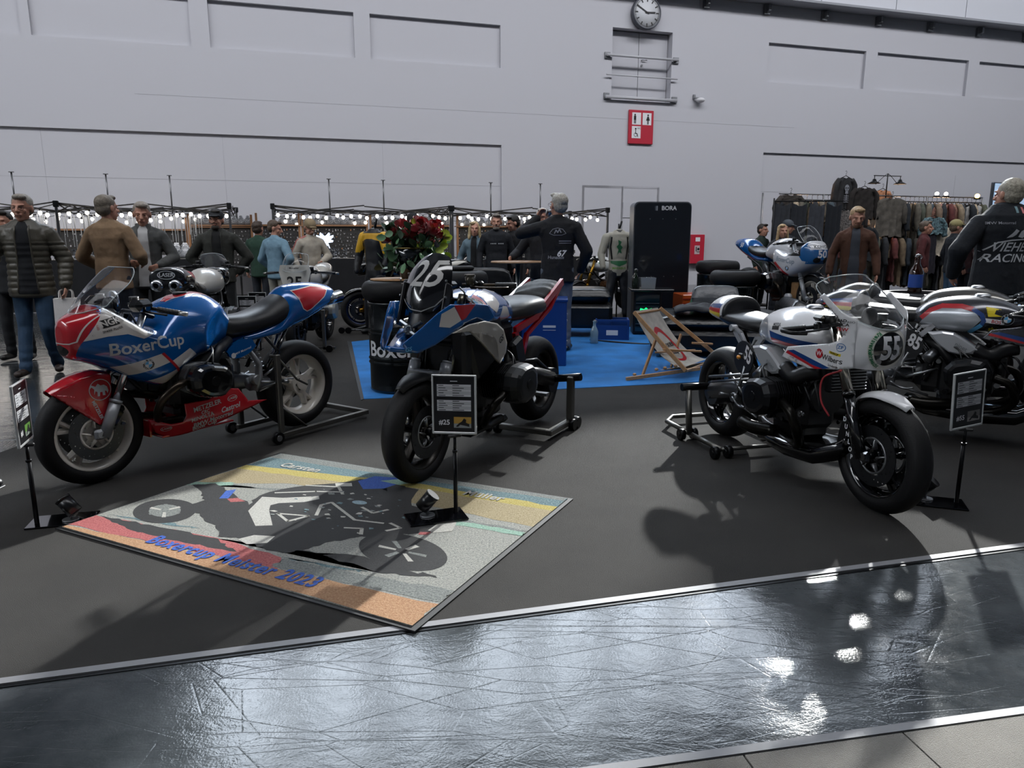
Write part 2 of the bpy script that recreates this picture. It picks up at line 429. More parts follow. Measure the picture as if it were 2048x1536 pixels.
rec.append(R4((415, -2), (706, 22), (710, 113), (421, 96)))
rec.append(R4((740, 26), (1001, 45), (1001, 133), (742, 117)))
rec.append(R4((1538, 88), (1730, 104), (1726, 180), (1534, 168)))
rec.append(R4((1756, 106), (1938, 120), (1930, 191), (1752, 181)))
rec.append(R4((1960, 121), (2180, 140), (2170, 205), (1954, 194)))
rec.append(R4((-300, -50), (30, -30), (38, 70), (-290, 50)))
door_r = R4((1226, 55), (1342, 64), (1340, 205), (1222, 200))
low1 = (-30, wuv(1003, 290)[0], 0, wuv(1003, 290)[1]); low2 = (wuv(1527, 305)[0], 28, 0, wuv(1527, 305)[1])
zts = sum(r[3] for r in rec[:3])/3; zbs = sum(r[2] for r in rec[:3])/3
rec = [(r[0], r[1], sum(x[2] for x in rec[:3])/3 if i in (0, 1, 2, 6) else sum(x[2] for x in rec[3:6])/3, sum(x[3] for x in rec[:3])/3 if i in (0, 1, 2, 6) else sum(x[3] for x in rec[3:6])/3) for i, r in enumerate(rec)]
holes = rec+[door_r, low1, low2]
us = sorted({UL, UR}|{h[0] for h in holes}|{h[1] for h in holes}); zs = sorted({0, ZT}|{h[2] for h in holes}|{h[3] for h in holes})
g = G()
for a, b_ in zip(us, us[1:]):
    for c_, d in zip(zs, zs[1:]):
        m_ = ((a+b_)/2, (c_+d)/2)
        k = [i for i, h in enumerate(holes) if h[0] < m_[0] < h[1] and h[2] < m_[1] < h[3]]
        dep = 0
        if k: dep = -.10 if k[0] < 7 else (-.30 if k[0] == 7 else -.07)
        g.add([wp(a, c_, dep), wp(b_, c_, dep), wp(b_, d, dep), wp(a, d, dep)], [[0, 1, 2, 3]], False)
for i, h in enumerate(holes):
    dep = -.10 if i < 7 else (-.30 if i == 7 else -.07); u0, u1, z0, z1 = h
    for A, B in (((u0, z1), (u1, z1)), ((u0, z0), (u0, z1)), ((u1, z0), (u1, z1)), ((u0, z0), (u1, z0))):
        g.add([wp(A[0], A[1], 0), wp(B[0], B[1], 0), wp(B[0], B[1], dep), wp(A[0], A[1], dep)], [[0, 1, 2, 3]], False)
wbox(g, UL, UR, 0, ZT, -.9, -.6)
wall = struct('wall_back', g, WHITE, norm=False)
# fine joint lines between the wall panels
g = G()
for u0, u1, z in ((-24, 2.9, 2.75), (-15, 2.9, 4.62)): wbox(g, u0, u1, z-.004, z+.004, -.07 if z < 3 else 0, -.066 if z < 3 else .003)
for u in (-17, -13.2, -9.4, -5.6, -1.8): wbox(g, u-.003, u+.003, 1.6, 4.6, -.07, -.066)
for u in (9.4, 13., 16.6): wbox(g, u-.003, u+.003, 0, 3.4, -.07, -.066)
link('panel_joint', g, mat('joint_grey', '#a3a3a9', .9), wall)
# upper door with its rails
u0, u1, z0, z1 = door_r
d1 = thing('door_1', 'grey double loading door set high in the wall under the clock', 'door'); del d1['category']; d1['kind'] = 'structure'
um = (u0+u1)/2; DM = mat('door_grey', '#b0b0b6', .6)
for a, b_ in ((u0+.02, um-.008), (um+.008, u1-.02)): link('door_leaf', wbox(G(), a, b_, z0+.02, z1-.03, -.295, -.24), DM, d1)
g = G(); c_ = wp(um+.1, z0+1.12, -.24); g.cyl(c_, c_+wn*.07, .012); g.cyl(c_+wn*.06, c_+wn*.06+wx*.14, .012); g.cyl(wp(um+.1, z0+.98, -.25), wp(um+.1, z0+.98, -.21), .03)
link('door_handle', g, STEEL, d1)
rail = thing('safety_rail', 'white steel guard rails across the high door below the clock', 'railing', wp(um, z0))
RM = mat('rail_grey', '#b3b3b8', .5); off = -wp(um, z0)
for z, r_ in ((z0+.05, .045), (z0+.62, .02), (z0+1.12, .035)):
    g = G(); g.cyl(wp(u0-.2, z, .1)+off, wp(u1+.15, z, .1)+off, r_); link('rail', g, RM, rail)
for u in (u0-.15, u1+.12):
    for z in (z0+.08, z0+1.12):
        g = G(); c_ = wp(u, z, .02)+off; g.box(c_, (.16, .05, .16), rot=M.Rotation(WA, 3, 'Z')); g.cyl(c_, c_+wn*.1, .03); link('wall_bracket', g, ALU, rail)
# ledge band of white panels with brackets below
zl = wuv(2048, 63)[1]-.03
g = G(); wbox(g, UL, UR, zl, zl+.06, 0, .55); led = struct('trim_10', g, mat('ledge_edge', '#8e9096', .6))
PM = mat('ledge_panel', '#c9cbd2', .5); x = UL
seams = [wuv(p, 20)[0] for p in (1460, 1616, 1764, 1907, 2035)]; st_ = (seams[4]-seams[0])/4
for i in range(-13, 11):
    a = seams[0]+i*st_; link('panel', wbox(G(), a+.012, a+st_-.012, zl+.06, zl+1.0, .40, .5), PM, led)
b0 = [wuv(p, q) for p, q in ((1411, 13), (1530, 23), (1643, 33), (1753, 43), (1857, 52), (1956, 61))]
bs = (b0[5][0]-b0[0][0])/5
for i in range(-2, 9):
    u = b0[0][0]+i*bs; g = G(); wbox(g, u-.09, u+.09, zl-.27, zl-.02, 0, .08); wbox(g, u-.04, u+.04, zl-.2, zl-.05, .08, .2); link('bracket', g, ALU, led)
# clerestory glazing above the ledge: mullions, transoms, panes open to the sky
ZW0, ZW1 = zl+.95, 15.2
wf = thing('window_1', 'clerestory glazing', 'window'); del wf['category']; wf['kind'] = 'structure'
g = G(); wbox(g, UL, UR, ZT, ZW0+.02, -.5, .38); link('window_sill', g, WHITE, wf)
PANE = clear('window_pane', (.93, .96, 1), .1)
u = UL; i = 0
while u < UR:
    link("window_mullion", wbox(G(), u-.24, u+.24, ZW0, ZW1, -.12, .14), mat('mullion', '#55585e', .5), wf)
    if u+2.4 <= UR+.1: link('window_pane', wbox(G(), u+.09, u+2.1, ZW0, ZW1, -.01, .01), PANE, wf)
    u += 2.4; i += 1
g = G(); wbox(g, UL, UR, 13, 13.12, -.1, .12); link('window_transom', g, mat('mullion'), wf)
# solid wall above the left part of the stalls (keeps the sun off the left side of the hall)
struct('wall_back_upper', wbox(G(), UL, -15, ZW0, ZW1, -.5, -.2), mat('upper_wall_grey', '#4d5056', .9))
# closed ceiling, other walls
CM = mat('ceiling_paint', '#8b8d92', .9)
cq = [wp(UL, 0, -.3), wp(UR, 0, -.3), wp(UR, 0, 48), wp(UL, 0, 48)]
struct('ceiling', G().prism([(p.x, p.y) for p in cq], lambda u, v_, d: V((u, v_, d)), ZW1, ZW1+.3), CM)
g = G()
struct('wall_left', G().box((-27, 5, 7.65), (.3, 60, 15.3)), mat('side_wall', '#77797e', .9))
struct('wall_right', G().box((33, 5, 7.65), (.3, 60, 15.3)), mat('side_wall'))
struct('wall_front', G().box((3, -14, 7.65), (60, .3, 15.3)), mat('side_wall'))

# ---------------------------------------------------------------- on the wall
def plate(name, u, z, w_, h, d, m_, parent=None, d0=.0): return link(name, wbox(G(), u-w_/2, u+w_/2, z-h/2, z+h/2, d0, d0+d), m_, parent)
cu_, cz_ = wuv(1288, 29)
ck = thing('wall_clock', 'large round white clock with black hands on the wall over the high door', 'clock', wp(cu_, cz_, .05), WA)
g = G().lathe([(.0, .05), (.40, .05), (.42, 0), (.42, -.14), (.39, -.16), (.38, -.135)], ax='y', n=48); link('case', g, mat('clock_case', '#4a4d55', .4), ck)
g = G().lathe([(0, -.132), (.385, -.132), (.385, -.12)], ax='y', n=48); link('dial', g, mat('dial', '#c6c8cc', .5), ck)
g = G()
for i in range(60):
    t = i*pi/30; L_ = (.09 if i % 5 == 0 else .025); w_ = .03 if i % 5 == 0 else .012
    g.box((sin(t)*(.36-L_/2), -.137, cos(t)*(.36-L_/2)), (w_, .006, L_), rot=M.Rotation(t, 3, 'Y'))
link('minute_mark', g, LETTERK, ck)['kind'] = 'stuff'
for nm, t, L_, w_ in (('hour_hand', R(87), .24, .035), ('minute_hand', R(298), .34, .028)):
    link(nm, G().box((sin(t)*(L_/2-.03), -.15, cos(t)*(L_/2-.03)), (w_, .008, L_+.06), rot=M.Rotation(t, 3, 'Y')), LETTERK, ck)
# restroom sign
su, sz = wuv(1280, 255); RS = mat('sign_red', '#b02035', .45)
sg = thing('restroom_sign', 'red square restroom sign with three white pictograms below the high door', 'sign', wp(su, sz), WA)
link('board', G().box((0, -.04, 0), (.76, .06, .9), bev=.01), RS, sg)
for x, z in ((-.15, .22), (.17, .22), (-.15, -.14)): link('pictogram_field', G().box((x, -.073, z), (.27, .006, .32)), LETTERW, sg)
def fl(y): return lambda a, b: V((a, y, b))
def picto(cx, cz, kind):
    P = disc2((cx, cz+.1), .025, 12)
    if kind == 'm': P += rect2((cx, cz+.02), .07, .11)+rect2((cx-.018, cz-.08), .026, .1)+rect2((cx+.018, cz-.08), .026, .1)
    elif kind == 'f': P += [[(cx-.02, cz+.07), (cx+.02, cz+.07), (cx+.06, cz-.04), (cx-.06, cz-.04)]]+rect2((cx-.014, cz-.09), .02, .1)+rect2((cx+.014, cz-.09), .02, .1)
    else: P += disc2((cx, cz-.06), .055, 16, .042)+strip2([(cx, cz+.07), (cx, cz-.03), (cx+.05, cz-.03), (cx+.07, cz-.11)], .02)
    return flat(P, 0.5)
for x, z, k in ((-.2, .22, 'm'), (.2, .22, 'f'), (-.17, -.15, 'w')): decal(picto(x, z, k), fl(-.078), LETTERK, sg, 'pictogram')
decal(text('WC', .06, .01, L=0), wrap(fl(-.078), (-.07, -.04)), LETTERK, sg)
# surveillance dome to the right of the door
u, z = wuv(1393, 202); cm = thing('wall_camera', 'small white camera on a bracket right of the high door', 'camera', wp(u, z), WA)
g = G().box((-.1, -.03, .1), (.06, .06, .12)); g.box((-.02, -.1, .06), (.2, .05, .03)); link('bracket', g, ALU, cm)
g = G().sph((.04, -.14, 0), (.13, .13, .07)); link('housing', g, mat('white_plastic', '#cfcfd2', .4), cm)
# fire hose cabinet
u, z = wuv(1388, 498); fs = thing('hose_cabinet', 'red fire hose cabinet beside the dark display panel', 'cabinet', wp(u, z), WA)
link('cabinet_body', G().box((0, -.1, 0), (.45, .2, .84), bev=.01), RS, fs)
link('notice', G().box((-.01, -.203, .28), (.15, .006, .12)), LETTERW, fs); link('notice', G().box((-.02, -.203, -.02), (.17, .006, .25)), mat('notice_grey', '#b9a5a8', .5), fs)
decal(flat(rect2((-.05, -.0), .03, .13)+disc2((.02, 0), .04, 12)+rect2((.02, -.08), .1, .02), .5), fl(-.207), LETTERK, fs, 'pictogram')
# white door and notice box behind the panel
u, z = wuv(1256, 420)
bx = tag(plate('notice_box', u+.15, z, .62, .42, .08, RECESS, d0=-.06), 'pale box fixed to the wall behind the dark display panel', 'box')
u, z = wuv(1256, 470); d2 = thing('door_2', 'pale door', 'door'); del d2['category']; d2['kind'] = 'structure'
link('door_leaf', wbox(G(), u-1.4, u+.9, 0, 2.75, -.06, -.03), mat('door_white', '#a8a8ac', .6), d2)
g = G()
for a, b_ in ((u-1.45, u-1.38), (u-.25, u-.19), (u+.88, u+.95)): wbox(g, a, b_, 0, 2.8, -.06, .0)
wbox(g, u-1.45, u+.95, 2.75, 2.82, -.06, 0); link('door_frame', g, mat('frame_white', '#b5b5ba', .6), d2)
g = G(); wbox(g, wuv(1385, 560)[0], wuv(1450, 566)[0], 0, .02, .0, .1)
# ---------------------------------------------------------------- motorcycles: shared builders
def wheel(root, name, x, z, rt=.302, wt=.12, rr=.216, rw=.09, rim=None, style='five', discs=(), hub=.05, yo=0., lip=None, dark=None, seg=56, lod=1):
    rim = rim or GLOSSB
    g = G(); h = rw/2
    g.lathe([(rr, -h), (rr+.012, -h-.004), (rr+.010, -h+.012), (rr-.012, -h+.02), (rr-.022, 0), (rr-.012, h-.02), (rr+.010, h-.012), (rr+.012, h+.004), (rr, h),
             (rr-.012, h-.008), (rr-.022, h-.03), (rr-.034, 0), (rr-.022, -h+.03), (rr-.012, -h+.008)], (x, yo, z), 'y', seg, closed=True)
    g.cyl((x, yo-h*.8, z), (x, yo+h*.8, z), hub, n=20); g.cyl((x, yo-h*1.0, z), (x, yo+h*1.0, z), hub*.55, n=16)
    def spoke(a0, r0, a1, r1, w0, w1, t0=.03, t1=.018):
        p = V((x+cos(a0)*r0, yo, z+sin(a0)*r0)); q = V((x+cos(a1)*r1, yo, z+sin(a1)*r1)); d = (q-p).normalized(); n_ = V((-d.z, 0, d.x)); y = V((0, 1, 0))
        vs = []
        for c_, w_, t in ((p, w0, t0), (q, w1, t1)):
            for a, b in ((-1, -1), (1, -1), (1, -.4), (.45, 1), (-.45, 1), (-1, -.4)): vs.append(c_+n_*a*w_/2+y*b*t)
        g.add(vs, [[i, (i+1) % 6, 6+(i+1) % 6, 6+i] for i in range(6)], False)
    for k in range(5):
        a = 2*pi*k/5+.35
        if style == 'twin':
            spoke(a, hub*.6, a, rr*.62, .062, .055, .034, .026)
            for s_ in (-1, 1): spoke(a+s_*.05, rr*.5, a+s_*.17, rr-.01, .036, .030)
        elif style == 'five':
            for s_ in (-1, 1): spoke(a+s_*.25, hub*.7, a+s_*.09, rr-.01, .024, .02)
        else: spoke(a, hub*.7, a, rr-.01, .05, .034)
    wl = link(name, g, rim, root)
    if lip:
        g = G(); g.lathe([(rr+.009, h+.003), (rr-.004, h+.0035), (rr-.004, h+.006), (rr+.009, h+.006)], (x, yo, z), 'y', seg, closed=True); link('rim_stripe', g, lip, wl)
    if style == 'lugs' or hub > .06:
        g = G()
        for k in range(5):
            a = 2*pi*k/5
            g.cyl((x+cos(a)*.034, yo+h*.79, z+sin(a)*.034), (x+cos(a)*.034, yo+h*.83, z+sin(a)*.034), .011, n=10)
        link('wheel_bolt', g, DARKM, wl)
    prof = []; W = wt/2; r0 = rr+.004
    for i in range(15):
        t = pi*i/14; prof.append((r0+.01+(rt-r0-.01)*abs(sin(t))**.72, -cos(t)*W*(1 if abs(cos(t)) < .95 else .97)))
    prof = [(r0, -h+.004)]+prof+[(r0, h-.004)]
    g = G().lathe(prof, (x, yo, z), 'y', seg); link('tyre', g, RUBBER, wl)
    for dy, dr in discs:
        g = G(); n = 96 if lod else 40; nr = 9 if lod else 3; ri = dr*.62; hole = set()
        if lod:
            for i in range(0, n, 3): hole.add((i, 1+2*((i//3) % 4)))
        vs = []; fs = []
        for side in (-.0025, .0025):
            for i in range(n):
                for j in range(nr+1):
                    r = ri+(dr-ri)*j/nr; a = 2*pi*i/n; vs.append((x+cos(a)*r, yo+dy+side, z+sin(a)*r))
        K = nr+1; T = n*K
        for i in range(n):
            i2 = (i+1) % n
            for j in range(nr):
                if (i, j) in hole: continue
                for o_ in (0, T): fs.append([o_+i*K+j, o_+i2*K+j, o_+i2*K+j+1, o_+i*K+j+1])
            for j in (0, nr): fs.append([i*K+j, i2*K+j, T+i2*K+j, T+i*K+j])
        g.add(vs, fs, False); dk = link('brake_disc', g, mat('disc_steel', '#47494c', .35, .9), wl, norm=False)
        g = G(); g.lathe([(ri*.98, -.003), (ri*.98, .003), (ri*.86, .003), (ri*.86, -.003)], (x, yo+dy, z), 'y', 40, closed=True)
        for k in range(5):
            a = 2*pi*k/5; g.tube([(x+cos(a)*hub*.8, yo+dy, z+sin(a)*hub*.8), (x+cos(a+.2)*ri*.9, yo+dy, z+sin(a+.2)*ri*.9)], [.02, .009], 6, flat=.4)
        link('disc_carrier', g, (rim if style == 'twin' else ALU) if lod else DARKM, wl)
    return wl
def fork(root, ax, az, yl=.1, rake=24, low=STEEL, up=CHROME, rl=.026, ru=.022, mid=.42, top=1.0, clamp=None, brakes=True, lod=1):
    a = R(rake); d = V((-sin(a), 0, cos(a))); off = V((-.03, 0, 0))
    for s in (-1, 1):
        b = V((ax, s*yl, az))+off
        g = G(); m0 = b+d*((mid-az)/d.z); m1 = b+d*((top-az)/d.z)
        g.cyl(b-d*.02, m0, rl, rl, 18); g.cyl(m0-d*.012, m0+d*.006, rl*1.12, n=18); g.box((ax-.005, s*yl, az), (.075, .03, .06), bev=.012); g.cyl((ax, s*(yl+.02), az), (ax, s*(yl-.05), az), .02, n=12)
        f = link('fork_leg', g, low, root)
        g = G(); g.cyl(m0, m1, ru, ru, 18); link('fork_tube', g, up, f)
        if brakes:
            c_ = V((ax-.115, s*(yl-.035), az+.075)); g = G()
            g.box(c_, (.05, .05, .15), rot=M.Rotation(R(-32), 3, 'Y'), bev=.014); g.box(c_+V((.0, s*.02, 0)), (.04, .03, .1), rot=M.Rotation(R(-32), 3, 'Y'), bev=.01)
            g.cyl(c_+V((.02, s*.03, .05)), c_+V((.02, s*.045, .05)), .012); g.cyl(c_+V((-.02, s*.03, -.04)), c_+V((-.02, s*.045, -.04)), .012)
            link('brake_caliper', g, GLOSSB, f)
            g = G(); g.tube(bez([c_+V((0, 0, .08)), c_+V((-.06, 0, .2)), V((ax-.22, s*yl*.7, az+.45))], 6), .005, 6); link('brake_hose', g, BLACKP, f)
    for z_, w_ in ((clamp or mid+.2, .06), (top-.02, .05)):
        c_ = V((ax, 0, az))+off+d*((z_-az)/d.z); g = G(); g.box(c_+V((-.02, 0, 0)), (.09, yl*2+.06, w_*.6), rot=M.Rotation(-a, 3, 'Y'), bev=.012); link('fork_clamp', g, DARKM, root)
def headpoly(cx, cz, sx, sz): return [(cx+x*sx, cz+z*sz) for x, z in ((-.95, -.35), (-.6, -.9), (.2, -1), (.85, -.6), (1, .1), (.8, .75), (.2, 1), (-.55, .95), (-.95, .5))]
def boxer(root, cx=.92, cz=.535, y1=.385, crate=GLOSSB, fin=ALU, tilt=.18, dark=BLACKP, lod=1, sx=.14, sz=.115):
    g = G(); g.box((cx-.05, 0, cz-.04), (.36, .26, .34), bev=.05); g.box((cx-.25, 0, cz-.06), (.2, .24, .26), bev=.05); g.box((cx-.05, 0, cz-.21), (.3, .2, .1), bev=.03); g.cyl((cx+.14, 0, cz+.02), (cx+.19, 0, cz+.02), .11, n=20)
    for s in (-1, 1):
        for k in range(5): g.cyl((cx-.2+k*.08, s*.13, cz-.16), (cx-.2+k*.08, s*.138, cz-.16), .012, n=8)
    link('engine_block', g, dark, root)
    rt = M.Rotation(tilt, 2)
    for s in (-1, 1):
        def P(u, v_, d): q = rt @ V((u-cx, v_-cz)); return V((cx+q.x, s*d, cz+q.y))
        g = G()
        for k in range(7):
            y = .125+k*.017; g.prism(headpoly(cx, cz, sx*.93, sz*.95), lambda u, v_, d: P(u, v_, d), y, y+.006)
        g.prism(headpoly(cx, cz, sx*.75, sz*.78), P, .1, .25)
        for k in range(4):
            y = .245+k*.014; g.prism(headpoly(cx, cz, sx*1.02, sz*1.02), P, y, y+.007)
        cyl = link('cylinder', g, fin, root)
        g = G(); rs = []
        for y, q in ((.24, .98), (.262, 1.02), (.34, 1.0), (y1-.02, .93), (y1-.004, .82), (y1, .66)):
            pl = headpoly(cx-.008, cz-.004, sx*q, sz*q); nn = []
            for i in range(len(pl)):
                a, b = pl[i], pl[(i+1) % len(pl)]
                nn += [(a[0]*.85+b[0]*.15, a[1]*.85+b[1]*.15), (a[0]*.15+b[0]*.85, a[1]*.15+b[1]*.85)]
            rs.append([P(u, v_, y) for u, v_ in nn])
        g.rings(rs, smooth=False); hc = link('cylinder_head_cover', g, crate, cyl)
        if lod:
            g = G(); c_ = P(cx-.01, cz, y1); g.cyl(c_-V((0, s*.01, 0)), c_+V((0, s*.004, 0)), .03, n=20); link('cover_plug', g, DARKM, hc)
            for u, v_ in ((.08, .04), (-.08, .05), (.05, -.07), (-.07, -.05)):
                q = P(cx+u, cz+v_, y1-.02); g = G(); g.cyl(q-V((0, s*.02, 0)), q+V((0, s*.01, 0)), .009, n=10); link('cover_bolt', g, DARKM, hc)
            for k in range(2): g = G(); g.tube(bez([P(cx-.03+k*.05, cz+.1, .3), P(cx-.05, cz+.17, .26), P(cx-.12, cz+.2, .14)], 5), .006, 6); link('ignition_cable', g, BLACKP, cyl)
        g = G(); g.tube([P(cx-.09, cz+.06, .2), (cx-.2, s*.15, cz+.15), (cx-.3, s*.12, cz+.2)], .03, 12); link('intake_pipe', g, BLACKP, cyl)
def header(root, pts, r=.021, m_=None, both=True):
    for s in ((-1, 1) if both else (1,)):
        g = G(); g.tube(bez([(p[0], p[1]*s, p[2]) for p in pts], 7), r, 12); link('exhaust_header', g, m_ or mat('heat_stained_steel', '#3a332c', .3, .9), root)
def bars(root, x, z, y0=.12, y1=.37, drop=.06, back=.1, grip=BLACKP, m_=DARKM, guard=False, barend=None, lever=True, rise=None, lod=1, mst=True):
    for s in (-1, 1):
        a = V((x, s*y0, z)); e = V((x-back, s*y1, z-drop)); d = (e-a).normalized()
        g = G(); g.tube([a, a+d*.11, e], .011, 10); hb = link('handlebar', g, m_, root)
        g = G(); g.tube([e-d*.125, e-d*.12, e-d*.01, e], [.015, .0165, .0165, .015], 12)
        for k in range(6 if lod else 0): g.cyl(e-d*(.11-k*.018), e-d*(.108-k*.018), .018, n=12)
        link('grip', g, grip, hb)
        if barend:
            g = G(); g.cyl(e, e+d*.045, .015, .013, 14); link('bar_end', g, barend, hb)
        if lever:
            g = G(); p = a+d*.07; g.tube(bez([p+V((.03, 0, 0)), p+V((.055, s*.03, -.005)), p+d*.1+V((.06, 0, -.01)), e+V((.055, 0, -.01))+d*-.02], 5), [.008]*15+[.009], 8, flat=.6); link('lever', g, m_, hb)
            g = G(); g.box(p, (.05, .045, .045), rot=d.to_track_quat('X', 'Z').to_matrix(), bev=.01)
            if mst: g.cyl(p+V((.03, 0, .02)), p+V((.03, 0, .06)), .024, .026, 14)
            g.box(a+d*.11, (.035, .04, .05), bev=.01); link('switch_gear', g, BLACKP, hb)
        if guard:
            g = G(); g.tube(bez([e, e+V((.03, s*.01, 0)), e+V((.085, -s*.01, -.005)), e+V((.1, -s*.09, -.008))], 5), .007, 8, flat=1.6); link('lever_guard', g, BLACKP, hb)
def recess(g, fn):
    g.v = [tuple(fn(V(p))) for p in g.v]; return g
def side(t, s, off=.0012):
    f = onto(t, (0, s*.9, 0), (1, 0, 0), (0, 0, 1), (0, -s, 0), off=off)
    return f
def stx(fn, s, x, z, ang=0.):
    """text placed on a motorcycle side: s=+1 left side (forward = viewer's left)"""
    ca, sa = cos(R(ang)), sin(R(ang)); return lambda a, b: fn(x-s*(a*ca-b*sa), z+a*sa+b*ca)
def roundel(fn, parent, r=.04, L=.008):
    e = decal(flat(disc2((0, 0), r, 36), L), fn, mat('roundel_black', '#07080a', .3), parent, 'badge')
    f2 = lambda a, b, k=1.: (lambda p: p)(fn(a, b))
    me_off = lambda a, b: _lift(fn, a, b)
    decal(flat(disc2((0, 0), r, 36, r*.95), .02), me_off, mat('badge_silver', '#c4c8cc', .3), parent, 'badge_ring')
    for k in range(4):
        pts = [(0, 0)]+[(r*.56*cos(pi/2*k+pi/2*j/8), r*.56*sin(pi/2*k+pi/2*j/8)) for j in range(9)]
        decal(flat([pts], .02), me_off, LETTERW if k % 2 == 0 else LBLUE, parent, 'badge_field')
    decal(flat(disc2((0, 0), r*.6, 32, r*.56), .02), me_off, mat('badge_silver'), parent, 'badge_ring')
    for ch, an in (('B', 130), ('M', 90), ('W', 50)):
        t = R(an); decal(text(ch, r*.34, .02, L=0), lambda a, b, t=t: me_off(r*.77*cos(t)+a*cos(t-pi/2)-b*sin(t-pi/2), r*.77*sin(t)+a*sin(t-pi/2)+b*cos(t-pi/2)), LETTERW, parent)
def _lift(fn, a, b, h=.0008):
    p = fn(a, b)
    if p is None: return None
    q, r = fn(a+.004, b), fn(a, b+.004)
    if q is None or r is None: return p
    n_ = (q-p).cross(r-p)
    if n_.length < 1e-9: return p
    n_.normalize(); s_ = getattr(fn, 'out', None)
    c_ = V((p.x, 0, p.z)); n_ = n_ if n_.dot(p-c_) > 0 or abs(p.y) < .03 and n_.x > 0 else -n_
    return p+n_*h
def screen(root, rows, m_, n=13, name='windscreen', edge=True, power=2.):
    """rows: (xc, zc, halfwidth, xside, zside) bottom -> top"""
    def P(r, t):
        q = abs(t)**power; return V((r[0]+(r[3]-r[0])*q, r[2]*t, r[1]+(r[4]-r[1])*q))
    rr = bez([V(r) for r in rows], 4); g = G(); vs = [P(r, -1+2*i/(n-1)) for r in rr for i in range(n)]
    g.add(vs, [[j*n+i, j*n+i+1, (j+1)*n+i+1, (j+1)*n+i] for j in range(len(rr)-1) for i in range(n-1)])
    o = link(name, g, m_, root)
    if edge:
        pts = [P(r, -1) for r in rr]+[P(rr[-1], -1+2*i/(n-1)) for i in range(1, n-1)]+[P(r, 1) for r in rr[::-1]]+[P(rr[0], 1-2*i/(n-1)) for i in range(1, n-1)]
        g = G(); g.tube(pts, .0028, 6, closed=True); link('screen_edge', g, mat('clear_edge', '#aeb6b8', .15), o)
    return o
def sheet(root, name, polys, yfn, m_, L=.03, th=.004, mir=True, xf=None):
    b = flat(polys, L)
    for v_ in b.verts:
        x, z = v_.co.x, v_.co.y; v_.co = V((x, yfn(x, z), z))
    me = bpy.data.meshes.new(name); b.to_mesh(me); b.free()
    for p in me.polygons: p.use_smooth = True
    o = link(name, me, m_, root, mir=mir); md = o.modifiers.new('s', 'SOLIDIFY'); md.thickness = th; md.offset = 0; return o
def bike(label, o, hd, cat='motorcycle', group=None, z=0.):
    return thing('motorcycle', label, cat, (o[0], o[1], z+.006), math.atan2(hd[1], hd[0]), group)
def shell_fender(root, x, z, r, w_, a0, a1, m_, name='front_fender', n=20, nose=.0, sidew=.03):
    g = G(); vs = []; k = 9
    for i in range(n+1):
        a = R(a0+(a1-a0)*i/n)
        tp = min(1, .35+2.2*min(i, n-i)/n)
        for j in range(k):
            t = -1+2*j/(k-1); rr = r-sidew*abs(t)**3; vs.append((x+cos(a)*rr, t*w_/2*tp, z+sin(a)*rr))
    g.add(vs, [[i*k+j, i*k+j+1, (i+1)*k+j+1, (i+1)*k+j] for i in range(n) for j in range(k-1)])
    o = link(name, g, m_, root); md = o.modifiers.new('s', 'SOLIDIFY'); md.thickness = .004; return o
# ---------------------------------------------------------------- blue race motorcycle on the left
B1 = bike('blue, white and red BoxerCup race motorcycle on the left, side on, on a steel stand', (-1.6173, 5.31), (-.5535, -.8329))
wheel(B1, 'front_wheel', 1.49, .302, rt=.304, wt=.122, rr=.215, rw=.09, rim=mat('rim_cream', '#cfc9bf', .3, coat=.5), style='twin', discs=((.062, .155), (-.062, .155)))
wheel(B1, 'rear_wheel', 0, .34, rt=.325, wt=.185, rr=.216, rw=.14, rim=mat('rim_cream'), style='twin', hub=.07, yo=.0, discs=((-.06, .12),))
fork(B1, 1.49, .302, yl=.098, low=mat('fork_silver', '#94979b', .35, .35), up=CHROME, rl=.032, mid=.48, top=.98, clamp=.64)
tk = recess(loft([(1.6, .86, .04, .93, .79, .2), (1.575, .865, .09, .965, .745, .3), (1.5, .86, .145, 1.0, .715, .5), (1.41, .85, .19, 1.035, .672, .4), (1.3, .80, .225, .965, .60, .7), (1.2, .75, .24, .895, .55, .9),
    (1.13, .74, .245, .88, .53, .9), (1.05, .76, .245, .955, .565, .7), (.98, .80, .24, 1.02, .60, .45), (.88, .82, .235, 1.06, .65, .25), (.77, .83, .225, 1.068, .675, .1), (.68, .83, .195, 1.03, .70, .1), (.61, .82, .15, .96, .74, .1), (.56, .80, .10, .89, .76, .1)], 48, 6),
    lambda p: V((p.x, p.y*(1-.42*max(0, 1-((p.x-.68)/.17)**2-((p.z-.80)/.16)**2)**.5 if p.z < .97 else p.y/p.y if p.y else 1), p.z)) if False else V((p.x, p.y*(1-.36*max(0, 1-((p.x-.67)/.18)**2-((p.z-.80)/.165)**2)), p.z)))
body = link('fairing_and_tank', tk, BLUEP, B1)
sf = {1: side(body, 1), -1: side(body, -1)}
def both(fnp):
    for s in (1, -1): fnp(s, sf[s])
